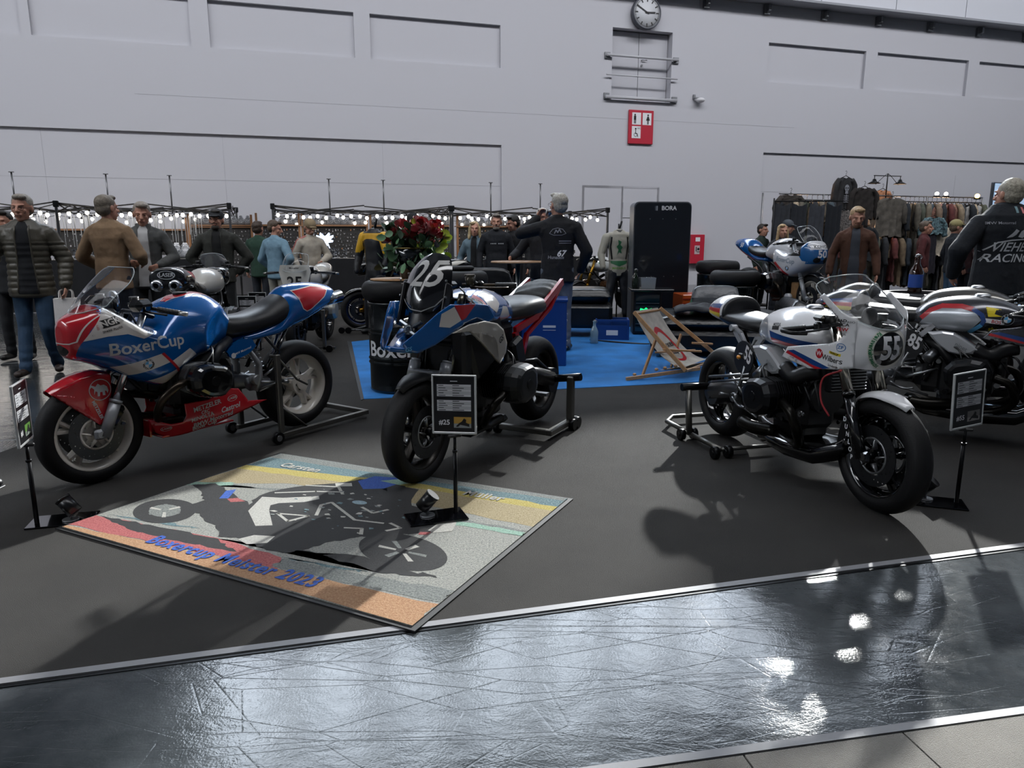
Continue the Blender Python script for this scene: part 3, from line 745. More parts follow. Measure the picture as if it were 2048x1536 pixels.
def mkf(s, fn):
    D = lambda polys, m_, nm='livery_panel', L=.012: decal(flat(polys, L), lambda x, z: fn(x, z), m_, body, nm)
    D([[(1.409, 1.028), (1.30, .966), (1.141, .868), (1.251, .838), (1.332, .872), (1.43, .866), (1.535, .845)]], mat('livery_white', '#cfcac4', .25, coat=.8))
    D([[(1.403, .683), (1.153, .742), (1.103, .686), (1.321, .624)], [(1.103, .686), (.976, .75), (.916, .70), (1.061, .636)], [(1.225, .582), (1.061, .636), (1.03, .60), (1.08, .562), (1.144, .552), (1.19, .565)]], mat('livery_white'))
    f2 = lambda a, b: _lift(fn, a, b)
    decal(flat([[(1.163, .739), (1.147, .745), (1.022, .602), (1.036, .594)]], .012), f2, REDL, body, 'livery_stripe')
    decal(text('BoxerCup', .098, .018, wide=1.02, L=.012), stx(f2, s, 1.222, .797, 3.5 if s > 0 else -3.5), mat('silver_lettering', '#b9bbbd', .4), body)
    decal(flat(rect2((0, .006), .088, .044), .012), stx(f2, s, 1.405, .938, 14*s), LETTERK, body, 'sticker')
    f3 = lambda a, b: _lift(fn, a, b, .0016)
    decal(text('NGK', .046, .03, wide=1.02, L=.012), stx(f3, s, 1.405, .944, 14*s), mat('livery_white'), body)
    decal(text('SPARK PLUGS', .0165, .015, L=.012), stx(f3, s, 1.40, .903, 14*s), LETTERK, body)
    decal(text('CITY', .014, .01, L=.012), stx(f3, s, 1.466, .92, 90*s), REDL, body)
    for x, z in ((1.49, .876), (1.378, 1.0)): D(disc2((x, z), .006, 10), LETTERK, 'rivet')
    roundel(stx(fn, s, 1.24, .686), body, .033)
both(mkf)
# red nose with white outline, intake, red stripe on top of the tank
nf = onto(body, (2.0, 0, 0), (0, 1, 0), (0, 0, 1), (-1, 0, 0), off=.0012, maxd=1.24)
nose = [(.0, .996), (.10, 1.014), (.15, 1.03), (.172, 1.036), (.168, .98), (.135, .87), (.095, .79), (.07, .75), (0, .735)]
decal(flat([nose[::-1]+[(-a, b) for a, b in nose[1:-1]]], .012), lambda a, b: nf(a, b), REDP, body, 'nose_panel')
f2 = lambda a, b: (lambda p: None if p is None else p+V((.0012, math.copysign(.0006, a), 0)))(nf(a, b))
decal(flat(strip2([(-.16, 1.03), (-.105, .845), (-.075, .833), (.075, .833), (.105, .845), (.16, 1.03)], .006), .012), f2, mat('livery_white'), body, 'nose_outline')
decal(flat([[(.055*cos(2*pi*i/24)*(1+.12*cos(4*pi*i/24)), .793+.031*sin(2*pi*i/24)) for i in range(24)]], .01), f2, mat('intake_black', '#040507', .9), body, 'air_intake')
tf = onto(body, (0, 0, 2), (1, 0, 0), (0, 1, 0), (0, 0, -1), off=.0012)
decal(flat([[(.98, .03), (.9, .075), (.75, .085), (.62, .06), (.62, -.06), (.75, -.085), (.9, -.075), (.98, -.03)]], .012), tf, REDP, body, 'tank_panel')
decal(flat(strip2([(.98, .03), (.9, .078), (.75, .088), (.62, .06)], .007)+strip2([(.98, -.03), (.9, -.078), (.75, -.088), (.62, -.06)], .007), .012), lambda a, b: (lambda p: None if p is None else p+V((0, 0, .0008)))(tf(a, b)), mat('livery_white'), body, 'tank_outline')
g = G(); g.cyl((.86, 0, 1.05), (.86, 0, 1.072), .045, n=24); link('fuel_cap', g, DARKM, B1)
screen(B1, [(1.525, .99, .17, 1.41, 1.035), (1.47, 1.07, .172, 1.35, 1.09), (1.40, 1.15, .165, 1.27, 1.15), (1.32, 1.225, .13, 1.215, 1.205), (1.285, 1.243, .10, 1.2, 1.236)], CLEAR)
# cockpit
g = G(); g.sph((1.33, .03, 1.02), (.02, .052, .052)); g.box((1.36, 0, .98), (.1, .2, .06), bev=.02); g.cyl((1.29, .03, 1.03), (1.32, .03, 1.02), .05, n=20); link('instrument', g, BLACKP, B1)
g = G(); g.lathe([(.046, 0), (.054, 0), (.054, .012), (.046, .012)], (1.296, .04, 1.055), 'x', 24, closed=True); link('instrument_ring', g, CHROME, B1)
bars(B1, 1.27, 1.03, .13, .37, .05, .165, barend=mat('bar_end_silver', '#a9a7a3', .3, .8))
for s in (1, -1):
    g = G(); g.box((1.255, s*.235, 1.03), (.13, .10, .07), bev=.028, rot=M.Rotation(s*R(20), 3, 'Z')); link('hand_shield', g, GLOSSB, B1)
    g = G(); g.tube(bez([(1.26, s*.12, .98), (1.24, s*.14, .9), (1.3, s*.1, .82)], 5), .006, 6); link('cable', g, BLACKP, B1)
# seat and tail
g = recess(loft([(.66, .80, .07, .86, .75, 0), (.62, .80, .105, .90, .745, .1), (.55, .81, .13, .90, .745, .2), (.42, .82, .14, .905, .765, .3), (.30, .83, .15, .935, .785, .3), (.20, .85, .15, .985, .80, .2), (.12, .88, .145, 1.02, .83, .1), (.06, .91, .13, 1.03, .87, .1)], 32, 5), lambda p: p)
link('seat', g, mat('seat_vinyl', '#101114', .38, bump=.06, bscale=300), B1)
tl = loft([(.60, .73, .06, .765, .69, .2), (.5, .735, .11, .775, .70, .2), (.36, .75, .135, .80, .72, .3), (.22, .77, .15, .87, .735, .2), (.15, .81, .155, 1.0, .745, .1), (.08, .86, .155, 1.062, .765, .1), (-.05, .90, .145, 1.082, .80, .1), (-.2, .93, .12, 1.078, .86, .1), (-.33, .96, .085, 1.05, .91, .1), (-.40, .97, .045, 1.01, .94, .1)], 40, 6)
tail = link('tail_fairing', tl, BLUEP, B1)
for s in (1, -1):
    f = side(tail, s); ol = [(.07, 1.035), (.035, .97), (.015, .905), (-.02, .885), (-.06, .895), (-.22, .975), (-.27, 1.02), (-.24, 1.045), (-.12, 1.058)]
    decal(flat([ol], .012), f, REDP, tail, 'livery_panel')
    decal(flat(strip2(ol+[ol[0]], .006), .01), lambda a, b, f=f: _lift(f, a, b), mat('livery_white'), tail, 'panel_outline')
    decal(text('BMW Motorrad', .018, .01, L=.01), stx(lambda a, b, f=f: _lift(f, a, b), s, -.12, .868, -28*s if s < 0 else 28), LETTERW, tail)
    g = G(); P = [(.45+.11*cos(2*pi*i/20)+(.02 if sin(2*pi*i/20) > 0 else 0), .685+.055*sin(2*pi*i/20)+.25*(.11*cos(2*pi*i/20))*-1) for i in range(20)]
    P = [(x+.09, z) for x, z in P]
    g.prism(P, lambda u, v_, d: V((u, s*d, v_)), .13, .15); sc = link('side_cover', g, BLUEP, B1)
    decal(text('BMW Motorrad', .022, .01, L=0), lambda a, b, s=s: V((.545-s*(a*.94), s*.1515, .668+a*.25+b)), LETTERW, sc)
    decal(flat(disc2((0, 0), .018, 20), .5), lambda a, b, s=s: V((.615-s*a if s > 0 else .615+a, s*.1512, .645+b)), LETTERW, sc, 'badge')
    g = G(); g.cyl((-.2, s*.05, .93), (-.43, s*.055, .965), .043, .047, 20); link('muffler', g, CHROME, B1)
    g = G(); g.cyl((-.431, s*.055, .965), (-.41, s*.055, .962), .036, n=20); link('muffler_outlet', g, BLACKP, B1)
# frame, footrest, swingarm
g = G()
for s in (1, -1):
    g.tube([(.47, s*.12, .66), (.41, s*.13, .56), (.42, s*.135, .47), (.46, s*.13, .38)], [.03, .036, .042, .04], 8, flat=.5)
    g.cyl((.445, s*.1, .455), (.445, s*.165, .455), .034, n=18)
link('frame_plate', g, mat('frame_grey', '#8a8c8e', .4, .5), B1)
for s in (1, -1):
    g = G()
    for a, b in (((.43, .44), (.30, .42)), ((.45, .38), (.28, .43)), ((.40, .48), (.33, .53))): g.tube([(a[0], s*.17, a[1]), (b[0], s*.2, b[1])], .009, 8)
    g.cyl((.29, s*.2, .43), (.29, s*.275, .43), .012, n=10); g.tube([(.44, s*.18, .40), (.24, s*.22, .44), (.22, s*.25, .44)], .006, 6); link('footrest', g, STEEL, B1)
g = G()
for s in (1, -1):
    g.tube([(.35, s*.12, .76), (.24, s*.13, .62), (.32, s*.12, .5)], .013, 8); g.tube([(.15, s*.12, .77), (.33, s*.12, .5)], .014, 8); g.tube([(.5, s*.1, .74), (.0, s*.1, .8)], .012, 8)
link('subframe', g, GLOSSB, B1)
g = G(); g.tube([(.28, .06, .5), (.16, .05, .72), (.1, .04, .84)], .025, 10); g.tube([(.3, .08, .49), (.2, .07, .7)], .008, 6); link('exhaust_pipe', g, CHROME, B1)
g = G(); g.tube([(.5, -.10, .42), (.25, -.12, .39), (0, -.10, .34)], [.06, .05, .055], 12); g.cyl((0, -.13, .34), (0, -.04, .34), .075, n=24); g.tube([(.45, .07, .42), (.3, .05, .4)], .05, 8); link('swingarm', g, ALU, B1)
g = G(); g.tube([(.38, 0, .70), (.28, 0, .42)], .02, 10)
for k in range(7): g.lathe([(.032, 0), (.038, .006), (.032, .012)], (.365-k*.011, 0, .66-k*.03), 'z', 14, closed=True)
link('shock_absorber', g, STEEL, B1)
boxer(B1, .92, .55, .38, sx=.15, sz=.105)
header(B1, [(1.04, .28, .56), (1.12, .3, .54), (1.19, .26, .47), (1.2, .2, .37), (1.13, .13, .31), (.98, .1, .29)], .024)
g = G()
for s in (1, -1): g.tube([(1.3, s*.07, .62), (1.2, s*.08, .5), (1.05, s*.08, .45)], .014, 8)
g.box((1.2, 0, .56), (.06, .2, .14), bev=.02); g.tube([(1.46, 0, .55), (1.3, 0, .5), (1.08, 0, .44)], .022, 8); link('telelever_arm', g, DARKM, B1)
# belly pan
bp = [(1.035, .41), (.867, .405), (.78, .44), (.712, .45), (.65, .44), (.61, .39), (.58, .345), (.432, .325), (.615, .285), (.802, .238), (1.008, .215), (1.136, .214), (1.19, .25), (1.225, .34), (1.20, .33), (1.12, .295), (1.05, .30), (1.03, .33)]
by = lambda x, z: .185+.035*min(1, max(0, (z-.2)/.1))-.09*max(0, (x-1.05)/.18)**2
belly = sheet(B1, 'belly_pan', [bp], by, REDP, .02)
g = G(); g.box((.92, 0, .222), (.5, .36, .012), bev=.004); g.box((1.2, 0, .27), (.012, .22, .1)); link('belly_pan_floor', g, REDP, B1)
for s in (1, -1):
    f = lambda x, z, s=s: V((x, s*(by(x, z)+.0035), z))
    for t, x, z, h, sh in (('METZELER', .882, .368, .036, 0), ('CRC', .90, .333, .025, .2), ('MINOLTA', .92, .303, .03, 0), ('BMW Motorrad', .84, .272, .036, 0), ('Boxer Cup', .90, .245, .032, 0), ('Castrol', .72, .325, .04, .25)):
        decal(text(t, h*1.18, .02, shear=sh, L=.02), stx(f, s, x, z, 7 if s > 0 else -7), mat('silver_lettering'), belly)
    for x, z, q in ((.70, .385, .034), (1.145, .272, .026)):
        decal(flat(disc2((0, 0), q*.6, 26, q*.54, 1.8), .02), stx(f, s, x, z, 5 if s > 0 else -5), mat('silver_lettering'), belly, 'logo_ring')
        decal(text('LASER', q*.62, .02, .2, L=.02), stx(f, s, x, z, 5 if s > 0 else -5), mat('silver_lettering'), belly)
# front fender with the elephant emblem
fy = lambda x, z: .074-.03*max(0, (x-1.5)/.2)**2
fend = sheet(B1, 'front_fender', [[(1.70, .565), (1.64, .60), (1.55, .635), (1.46, .648), (1.385, .635), (1.385, .55), (1.425, .36), (1.475, .352), (1.53, .47), (1.56, .53), (1.62, .548)]], fy, REDP, .02)
g = G(); k = 7; vs = []
for x, z in bez([(1.70, .565, 0), (1.64, .60, 0), (1.55, .635, 0), (1.46, .648, 0), (1.385, .635, 0)], 4) and [(p.x, p.y) for p in bez([(1.70, .565, 0), (1.64, .60, 0), (1.55, .635, 0), (1.46, .648, 0), (1.385, .635, 0)], 4)]:
    for j in range(k):
        t = -1+2*j/(k-1); vs.append((x+.008*(1-t*t), t*fy(x, z), z+.018*(1-t*t)))
g.add(vs, [[i*k+j, i*k+j+1, (i+1)*k+j+1, (i+1)*k+j] for i in range(len(vs)//k-1) for j in range(k-1)]); link('fender_crown', g, REDP, B1)
ele = [(-.045, -.028), (-.04, .012), (-.058, .03), (-.07, .018), (-.062, .046), (-.03, .03), (-.012, .05), (.006, .034), (.03, .036), (.05, .02), (.058, -.01), (.05, -.03), (.044, -.012), (.032, -.008), (.034, -.04), (.016, -.04), (.014, -.014), (-.002, -.014), (-.006, -.042), (-.022, -.042), (-.02, -.01), (-.032, -.002)]
for s in (1, -1):
    f = lambda x, z, s=s: V((x, s*(fy(x, z)+.0035), z))
    decal(flat(disc2((0, 0), .062, 32, .058), .03), stx(f, s, 1.452, .555), mat('silver_lettering'), fend, 'emblem_ring')
    decal(flat([[(x*.8, z*.8) for x, z in ele]], .03), stx(f, s, 1.452, .552), mat('silver_lettering'), fend, 'elephant_emblem')
    decal(text('METZELER', .026, .03, L=.03), stx(f, s, 1.478, .44, -70*s), mat('silver_lettering'), fend)
# the steel stand under the rear wheel
st = thing('paddock_stand', 'square-tube steel stand with upright arms under the blue motorcycle rear wheel', 'stand', B1.location, B1.rotation_euler.z)
SG = mat('stand_steel', '#6b6a66', .4, .85)
for s in (1, -1):
    g = G(); g.box((.33, s*.225, .33), (.038, .03, .58), bev=.004); link('upright', g, SG, st)
    g = G(); g.box((-.06, s*.225, .05), (.86, .034, .034), bev=.004); link('base_rail', g, SG, st)
    g = G(); g.tube([(.33, s*.225, .26), (.1, s*.225, .06)], .009, 4); link('brace', g, SG, st)
    g = G(); g.cyl((.39, s*.245, .046), (.39, s*.275, .046), .042, n=24); w_ = link('caster', g, DARKM, st)
    g = G(); g.cyl((.39, s*.243, .046), (.39, s*.277, .046), .022, n=16); link('caster_hub', g, ALU, w_)
    g = G(); g.cyl((.31, s*.2, .60), (.31, s*.13, .60), .012); g.tube([(.31, s*.2, .6), (.1, s*.14, .4), (0, s*.13, .345)], .008, 6); link('support_arm', g, SG, st)
g = G(); g.box((-.49, 0, .05), (.036, .484, .036), bev=.004); link('cross_bar', g, SG, st)
# ---------------------------------------------------------------- cafe racers on the right (white 55, grey 85 and the one behind)
def cafe(root, side_s=-1, colA=WHITEP, colB=SILVERP, wing=True, num='55', lod=1, fair=True, stripes='l'):
    s = side_s
    wheel(root, 'front_wheel', 1.49, .302, rt=.304, wt=.125, rr=.214, rw=.09, rim=GLOSSB, style='five', discs=((.06, .16), (-.06, .16)), lod=lod, seg=56 if lod else 32)
    wheel(root, 'rear_wheel', 0, .33, rt=.322, wt=.19, rr=.214, rw=.14, rim=GLOSSB, style='five', hub=.06, discs=((.07, .12),), lod=lod, seg=56 if lod else 32)
    fork(root, 1.49, .302, yl=.105, low=GLOSSB, up=mat('fork_chrome', '#a9a59c', .18, 1.), rl=.03, ru=.028, mid=.60, top=.98, clamp=.80, lod=lod)
    if lod:
        shell_fender(root, 1.49, .302, .335, .135, 60, 132, colA)
        for k, ch in enumerate('DUNLOP'):
            decal(text(ch, .034, .04, L=0), lambda a, b, k=k: V((1.413-.012-(a if s > 0 else -a)*.9-(.455-k*.037-.35)*.4, s*.139, .47-k*.037+b)), LETTERW, root)
    boxer(root, .86, .50, .37, dark=BLACKP, fin=mat('dark_fins', '#1c1d20', .4, .6), crate=mat('dark_cover', '#16171a', .3, .5), lod=lod, sx=.14, sz=.11)
    header(root, [(1.0, .27, .49), (1.1, .28, .45), (1.13, .25, .34), (1.05, .18, .25), (.9, .14, .22), (.75, .13, .24)], .028, mat('black_exhaust', '#15130f', .3, .7))
    g = G(); g.tube(bez([(.78, s*.14, .25), (.62, s*.19, .24), (.50, s*.2, .25)], 5), .042, 14); link('muffler', g, mat('black_exhaust'), root)
    g = G(); g.rings([[V((x, y*w_, z)) for y, z in ((-1, z1), (-.8, z0), (.8, z0), (1, z1), (.7, z1+.02), (-.7, z1+.02))] for x, w_, z0, z1 in ((.45, .1, .20, .24), (.6, .17, .155, .22), (.9, .2, .14, .22), (1.15, .19, .16, .24), (1.27, .13, .22, .30), (1.3, .1, .27, .33))])
    link('belly_pan', g, GLOSSB, root)
    # tank
    tk = loft([(.46, .83, .09, .90, .80, .1), (.52, .83, .13, .945, .78, .2), (.60, .83, .155, .98, .76, .2), (.72, .84, .185, 1.005, .75, .2), (.85, .85, .2, 1.01, .75, .2), (.97, .86, .19, .99, .76, .2), (1.06, .86, .16, .955, .78, .2), (1.12, .86, .12, .92, .80, .1)], 44, 6)
    tank = link('fuel_tank', tk, colA, root); f = side(tank, s)
    D = lambda polys, m_, nm='livery_panel', L=.014, lift=.0: decal(flat(polys, L), (lambda a, b: _lift(f, a, b, lift)) if lift else f, m_, tank, nm)
    if stripes == 'l':
        D([[(.50, .80), (.54, .90), (.60, .925), (.655, .90), (.70, .80), (.70, .765), (.56, .77)]], mat('tank_grey', '#8d9298', .3, .3, coat=.6))
        D([[(.70, .862), (.72, .825), (1.09, .80), (1.09, .835)]], DBLUE); D([[(.72, .825), (.73, .795), (1.06, .785), (1.09, .80)]], REDL)
        decal(text('MOTUL', .026, .02, L=.01), stx(f, s, .78, .905, 6), LETTERK, tank); D(rect2((.77, .885), .08, .022, .1), LETTERK, 'sticker')
    else:
        bl = [(.50, .80), (.56, .885), (.64, .925), (.76, .93), (.85, .905), (.885, .86), (.83, .79), (.80, .765), (.58, .77)]
        D([bl], mat('pale_tank_panel', '#9fa3a9', .25, .3, coat=.8))
        D(strip2([(.52, .85), (.57, .905), (.64, .94), (.76, .945), (.83, .93)], .03), REDL, lift=.001); D(strip2([(.83, .93), (.885, .895), (.90, .855), (.885, .825)], .026), DBLUE, lift=.0013)
        D(strip2([(.885, .825), (.82, .77)], .026), LBLUE, lift=.0016)
        D([[(.92, .885), (1.0, .89), (.955, .905), (.96, .93), (.99, .935), (.94, .945), (.90, .95), (.935, .915)]], YELLOW)
        decal(text('Schwenk', .028, .01, .2, L=.01), stx(f, s, 1.015, .915, -14), LETTERK, tank)
        D(rect2((.96, .855), .11, .03, -.1), LETTERW, 'sticker'); decal(text('BOS', .03, .02, L=.01), stx(lambda a, b: _lift(f, a, b), s, .97, .852, -8), REDL, tank)
        D(disc2((.955, .80), .03, 24, sx=1.5), LETTERK, 'sticker'); decal(text('sbs', .042, .02, L=.01), stx(lambda a, b: _lift(f, a, b), s, .955, .80, -6), YELLOW, tank)
        roundel(stx(f, s, 1.03, .87), tank, .036)
    g = G(); g.lathe([(0, .018), (.03, .018), (.045, .012), (.052, 0)], (.86, 0, 1.008), n=28); link('fuel_cap', g, STEEL, root)
    # silver side cover (air box)
    ab = [(.575, .755), (.66, .772), (.735, .765), (.80, .73), (.87, .685), (.905, .655), (.87, .625), (.80, .61), (.72, .625), (.65, .67), (.60, .72)]
    for q in ((s, -s) if lod else (s,)):
        g = G(); rs = []
        cx_, cz_ = .74, .69
        for y, k in ((.12, .98), (.185, 1.), (.212, .95), (.222, .8)): rs.append([V((cx_+(x-cx_)*k, q*y, cz_+(z-cz_)*k)) for x, z in ab])
        g.rings(rs, smooth=False); sc = link('air_box_cover', g, SILVERP, root)
    decal(text('ninet', .045, .01, L=0), lambda a, b: V((.79-s*(a*.8+b*.3), s*.2232, .672-a*.42*1.+b*.85)), mat('grey_print', '#5d5f63', .5), sc)
    g = G(); g.tube(bez([(.86, s*.17, .66), (.95, s*.16, .62), (1.03, s*.13, .66), (1.1, s*.1, .68)], 5), .05, 14); link('air_intake_tube', g, BLACKP, root)
    # seat, hump, subframe plates, number disc
    g = loft([(.50, .84, .09, .90, .80, .1), (.42, .84, .12, .905, .80, .3), (.30, .85, .14, .915, .80, .3), (.16, .86, .145, .925, .81, .3), (.05, .87, .135, .93, .83, .2), (.02, .88, .12, .925, .84, .1)], 32, 5)
    link('seat', g, mat('seat_vinyl'), root)
    g = loft([(.10, .89, .125, .985, .84, .1), (.06, .90, .138, 1.005, .83, .1), (-.02, .90, .135, 1.015, .83, .1), (-.1, .90, .12, 1.0, .84, .1), (-.18, .895, .09, .965, .855, .1), (-.235, .89, .045, .925, .87, .1)], 36, 5)
    hump = link('seat_hump', g, colA, root); fh = side(hump, s)
    g = loft([(.13, .90, .11, .975, .84, .1), (.11, .90, .142, 1.012, .825, .1), (.085, .90, .144, 1.014, .822, .1), (.07, .9, .12, 1.0, .84, .1)], 36, 3); link('hump_pad', g, BLACKP, root)
    for x, m_ in ((0, DBLUE), (-.001, REDL), (-.002, YELLOW)):
        k = -x*1000; decal(flat([[(.05, .93-k*.032), (.05, .962-k*.032+.002), (-.16+k*.02, .945-k*.018), (-.19+k*.02, .925-k*.02)]], .012), fh, m_, hump, 'livery_stripe')
    for q in (s, -s):
        g = G()
        fn = lambda u, v_, d: V((u, q*d, v_))
        for a, b_, w_ in (((.27, .825), (.455, .665), .034), ((.60, .80), (.47, .665), .034), ((.27, .828), (.36, .80), .02), ((.6, .80), (.53, .79), .02), ((.36, .80), (.455, .70), .014), ((.53, .79), (.475, .70), .014)):
            g.prism(strip2([a, b_], w_)[0], fn, .145, .165)
        g.cyl((.46, q*.14, .668), (.46, q*.178, .668), .034, n=20); g.cyl((.46, q*.176, .668), (.46, q*.185, .668), .015, n=12); g.cyl((.27, q*.1, .825), (.27, q*.18, .825), .022, n=14)
        link('subframe_plate', g, SILVERP, root)
    g = G(); g.cyl((.45, s*.178, .655), (.45, s*.187, .655), .108, n=44); npl = link('number_disc', g, mat('dark_disc', '#15171b', .45), root)
    decal(text(num, .13, .03, wide=.8, L=0), lambda a, b: V((.50-s*(a*.75+b*.3), s*.189, .675-a*.45+b*.9)), LETTERW, npl)
    if lod:
        g = G(); g.box((.435, s*.192, .665), (.05, .02, .035), bev=.006); link('indicator_mount', g, BLACKP, npl)
        g = G(); g.sph((.425, s*.205, .655), (.02, .012, .014)); link('indicator', g, ORANGE, npl)
    # swingarm, rods, footrests, frame tubes
    g = G(); g.tube([(.5, s*.11, .44), (.3, s*.125, .42), (.02, s*.125, .35)], [.05, .055, .06], 12); g.cyl((0, s*.14, .33), (0, s*.02, .33), .085, n=26); g.cyl((0, s*.17, .33), (0, s*.13, .33), .04, n=16); link('swingarm', g, mat('swingarm_grey', '#55585d', .35, .8), root)
    for k, (a, b_, r_) in enumerate((((.52, .56), (.02, .45), .010), ((.52, .53), (.05, .42), .009), ((.47, .60), (.36, .36), .012), ((.36, .36), (.62, .30), .009), ((.47, .42), (.28, .52), .010), ((.47, .42), (.66, .50), .010))):
        g = G(); g.tube([(a[0], s*.18, a[1]), (b_[0], s*.17, b_[1])], r_, 8); link('linkage_rod', g, STEEL, root)
    g = G(); g.cyl((.37, s*.15, .38), (.37, s*.20, .38), .03, n=16); g.cyl((.33, s*.18, .38), (.33, s*.27, .40), .011, n=10); g.tube(bez([(.37, s*.2, .38), (.45, s*.2, .34), (.53, s*.21, .35)], 5), .007, 8); link('footrest', g, STEEL, root)
    for q in (1, -1):
        g = G(); g.tube(bez([(.47, q*.12, .76), (.62, q*.13, .58), (.58, q*.13, .40)], 5), .02, 8); g.tube(bez([(1.16, q*.06, .86), (1.08, q*.13, .72), (1.02, q*.13, .62)], 5), .016, 8); g.tube([(.3, q*.1, .80), (.46, q*.12, .66), (.56, q*.12, .52)], .013, 8); link('frame_tube', g, GLOSSB, root)
    g = G(); g.box((1.17, 0, .66), (.05, .24, .17), bev=.01); rd = link('oil_cooler', g, mat('cooler', '#1d1e20', .5, .7), root)
    g = G()
    for k in range(9): g.box((1.2, 0, .59+k*.017), (.012, .22, .004))
    link('cooler_fins', g, ALU, rd)['kind'] = 'stuff'
    if lod:
        g = G(); g.tube(bez([(1.30, s*.14, .72), (1.2, s*.17, .66), (1.2, s*.17, .54), (1.25, s*.15, .46)], 6), .0055, 8); link('red_hose', g, mat('hose_red', '#a8343a', .4), root)
        for k in range(6):
            x = .62+k*.09; g = G(); g.tube(bez([(x, s*.12, .62), (x+.05, s*.15, .58+.02*(k % 2)), (x+.1, s*.14, .53-.03*(k % 3))], 4), .007, 6); link('cable', g, BLACKP, root)
        g = G(); g.cyl((.64, s*.14, .62), (.58, s*.16, .55), .04, n=18); link('starter_housing', g, STEEL, root)
        for k, (x, z) in enumerate(((.6, .5), (.66, .55), (.72, .34), (.95, .38), (1.04, .6), (1.02, .42))):
            g = G(); g.cyl((x, s*.14, z), (x, s*.165, z), .013+.003*(k % 3), n=12); g.cyl((x, s*.16, z), (x, s*.17, z), .007, n=6); link('engine_bolt', g, STEEL if k % 2 else DARKM, root)
    bars(root, 1.22, .955, .11, .345, .045, .17, lod=lod, guard=True)
    if lod:
        g = G(); g.box((1.16, s*.16, .985), (.09, .1, .035), bev=.015); link('brake_reservoir', g, mat('reservoir', '#3a3832', .25, .5), root)
        g = G(); g.sph((1.28, -s*.02, 1.0), (.02, .05, .05)); link('instrument', g, BLACKP, root)
    if not fair: return tank
    # half fairing: side wings, front dome, screen
    X0 = 1.34
    def W(x, z): return .2*max(.02, (1.482-x)/(1.482-X0))**.5 if x > X0 else .2+(X0-x)*.05
    wing_p = [(.90, .735), (.945, .80), (1.27, .862), (1.335, .885), (1.365, .93), (1.34, .985), (1.17, 1.10), (1.20, 1.12), (1.36, 1.02), (1.40, 1.0), (1.40, .75), (1.34, .735), (1.13, .705)]
    wg = sheet(root, 'fairing_side', [wing_p], W, colA, .02)
    front = flat([[(y, z) for y, z in [(-.152, .75), (-.152, 1.0), (-.09, .965), (0, .95), (.09, .965), (.152, 1.0), (.152, .75), (.09, .742), (0, .735), (-.09, .742)]][::-1]], .015)
    FX = lambda y, z: 1.482-(1.482-X0)*(y/.2)**2-.9*max(0, z-.9)**1.5-.35*max(0, .82-z)**1.2-2.6*(z-.87)**2*(1-(y/.153)**2)
    decal(front, lambda y, z: V((FX(y, z), y, z)), colA, root, 'fairing_nose')
    fN = lambda y, z, h=.0015: V((FX(y, z)+h, y, z))
    nz = .853
    pl = decal(flat(disc2((0, nz), .112, 48), .012), lambda a, b: fN(a, b, .002), mat('number_white', '#c9c7bf', .4), root, 'number_plate')
    decal(flat(disc2((0, nz), .088, 48), .012), lambda a, b: fN(a, b, .003), GLOSSB, pl, 'number_field')
    decal(text(num, .165, .032, wide=.68, L=.012), lambda a, b: fN(a, nz+b, .0042), LETTERW, pl, 'number')
    wd = 'Kreisverkehrswacht'
    for k, ch in enumerate(wd):
        t = R(128+(k-.0)*6.9); rr_ = .1
        decal(text(ch, .026, .03, L=0), lambda a, b, t=t: fN(rr_*cos(t)-a*sin(t)-b*cos(t), nz+rr_*sin(t)+a*cos(t)-b*sin(t), .0034), GREENL, pl)
    for q in (s, -s):
        fS = lambda x, z, q=q: V((x, q*(W(x, z)+.004), z))
        T = lambda t, x, z, h, a=0, m_=LETTERK, b_=.01, w_=1.: decal(text(t, h, b_, wide=w_, L=.02), stx(fS, q, x, z, a), m_, wg)
        decal(flat([[(.95, .78), (1.0, .79), (1.29, .735), (1.24, .722), (1.16, .73)]], .02), fS, DBLUE, wg, 'livery_stripe')
        decal(flat([[(.935, .765), (.95, .78), (1.16, .73), (1.24, .722), (1.18, .712)]], .02), lambda x, z, q=q: V((x, q*(W(x, z)+.0046), z)), REDL, wg, 'livery_stripe')
        decal(flat(disc2((1.205, .80), .026, 28), .02), lambda x, z, q=q: V((x, q*(W(x, z)+.0046), z)), REDL, wg, 'logo_disc')
        decal(text('W', .036, .02, L=.02), stx(lambda x, z, q=q: V((x, q*(W(x, z)+.0056), z)), q, 1.205, .80), LETTERW, wg)
        T('Wilbers', 1.295, .782, .042, -4 if q < 0 else 4); T('Schuberth', 1.31, .748, .017, -4 if q < 0 else 4)
        if lod:
            T('Wunderlich', 1.27, 1.03, .024, -28 if q < 0 else 28); T('ROAD', 1.335, .99, .021, 0, b_=.03); T('REPLICA', 1.335, .97, .021, 0, b_=.03); T('TRW', 1.345, .945, .024, 0, REDL, .03); T('BOS', 1.352, .92, .014)
            decal(flat(disc2((1.348, .852), .022, 24, .019), .02), fS, mat('zf_blue', '#2a6aa8', .4), wg, 'logo_ring'); T('ZF', 1.348, .852, .024, 0, mat('zf_blue'), .02)
            decal(flat(rect2((1.315, .815), .075, .014, -.12*-q), .02), fS, YELLOW, wg, 'sticker'); decal(text('DUNLOP', .014, .03, L=.02), stx(lambda x, z, q=q: V((x, q*(W(x, z)+.005), z)), q, 1.315, .815, 7*q), LETTERK, wg)
            T('IC', 1.03, .733, .02, -8 if q < 0 else 8); T('SYSTEMS', .99, .745, .01, -8); T('ASIO', 1.38, .985, .014)
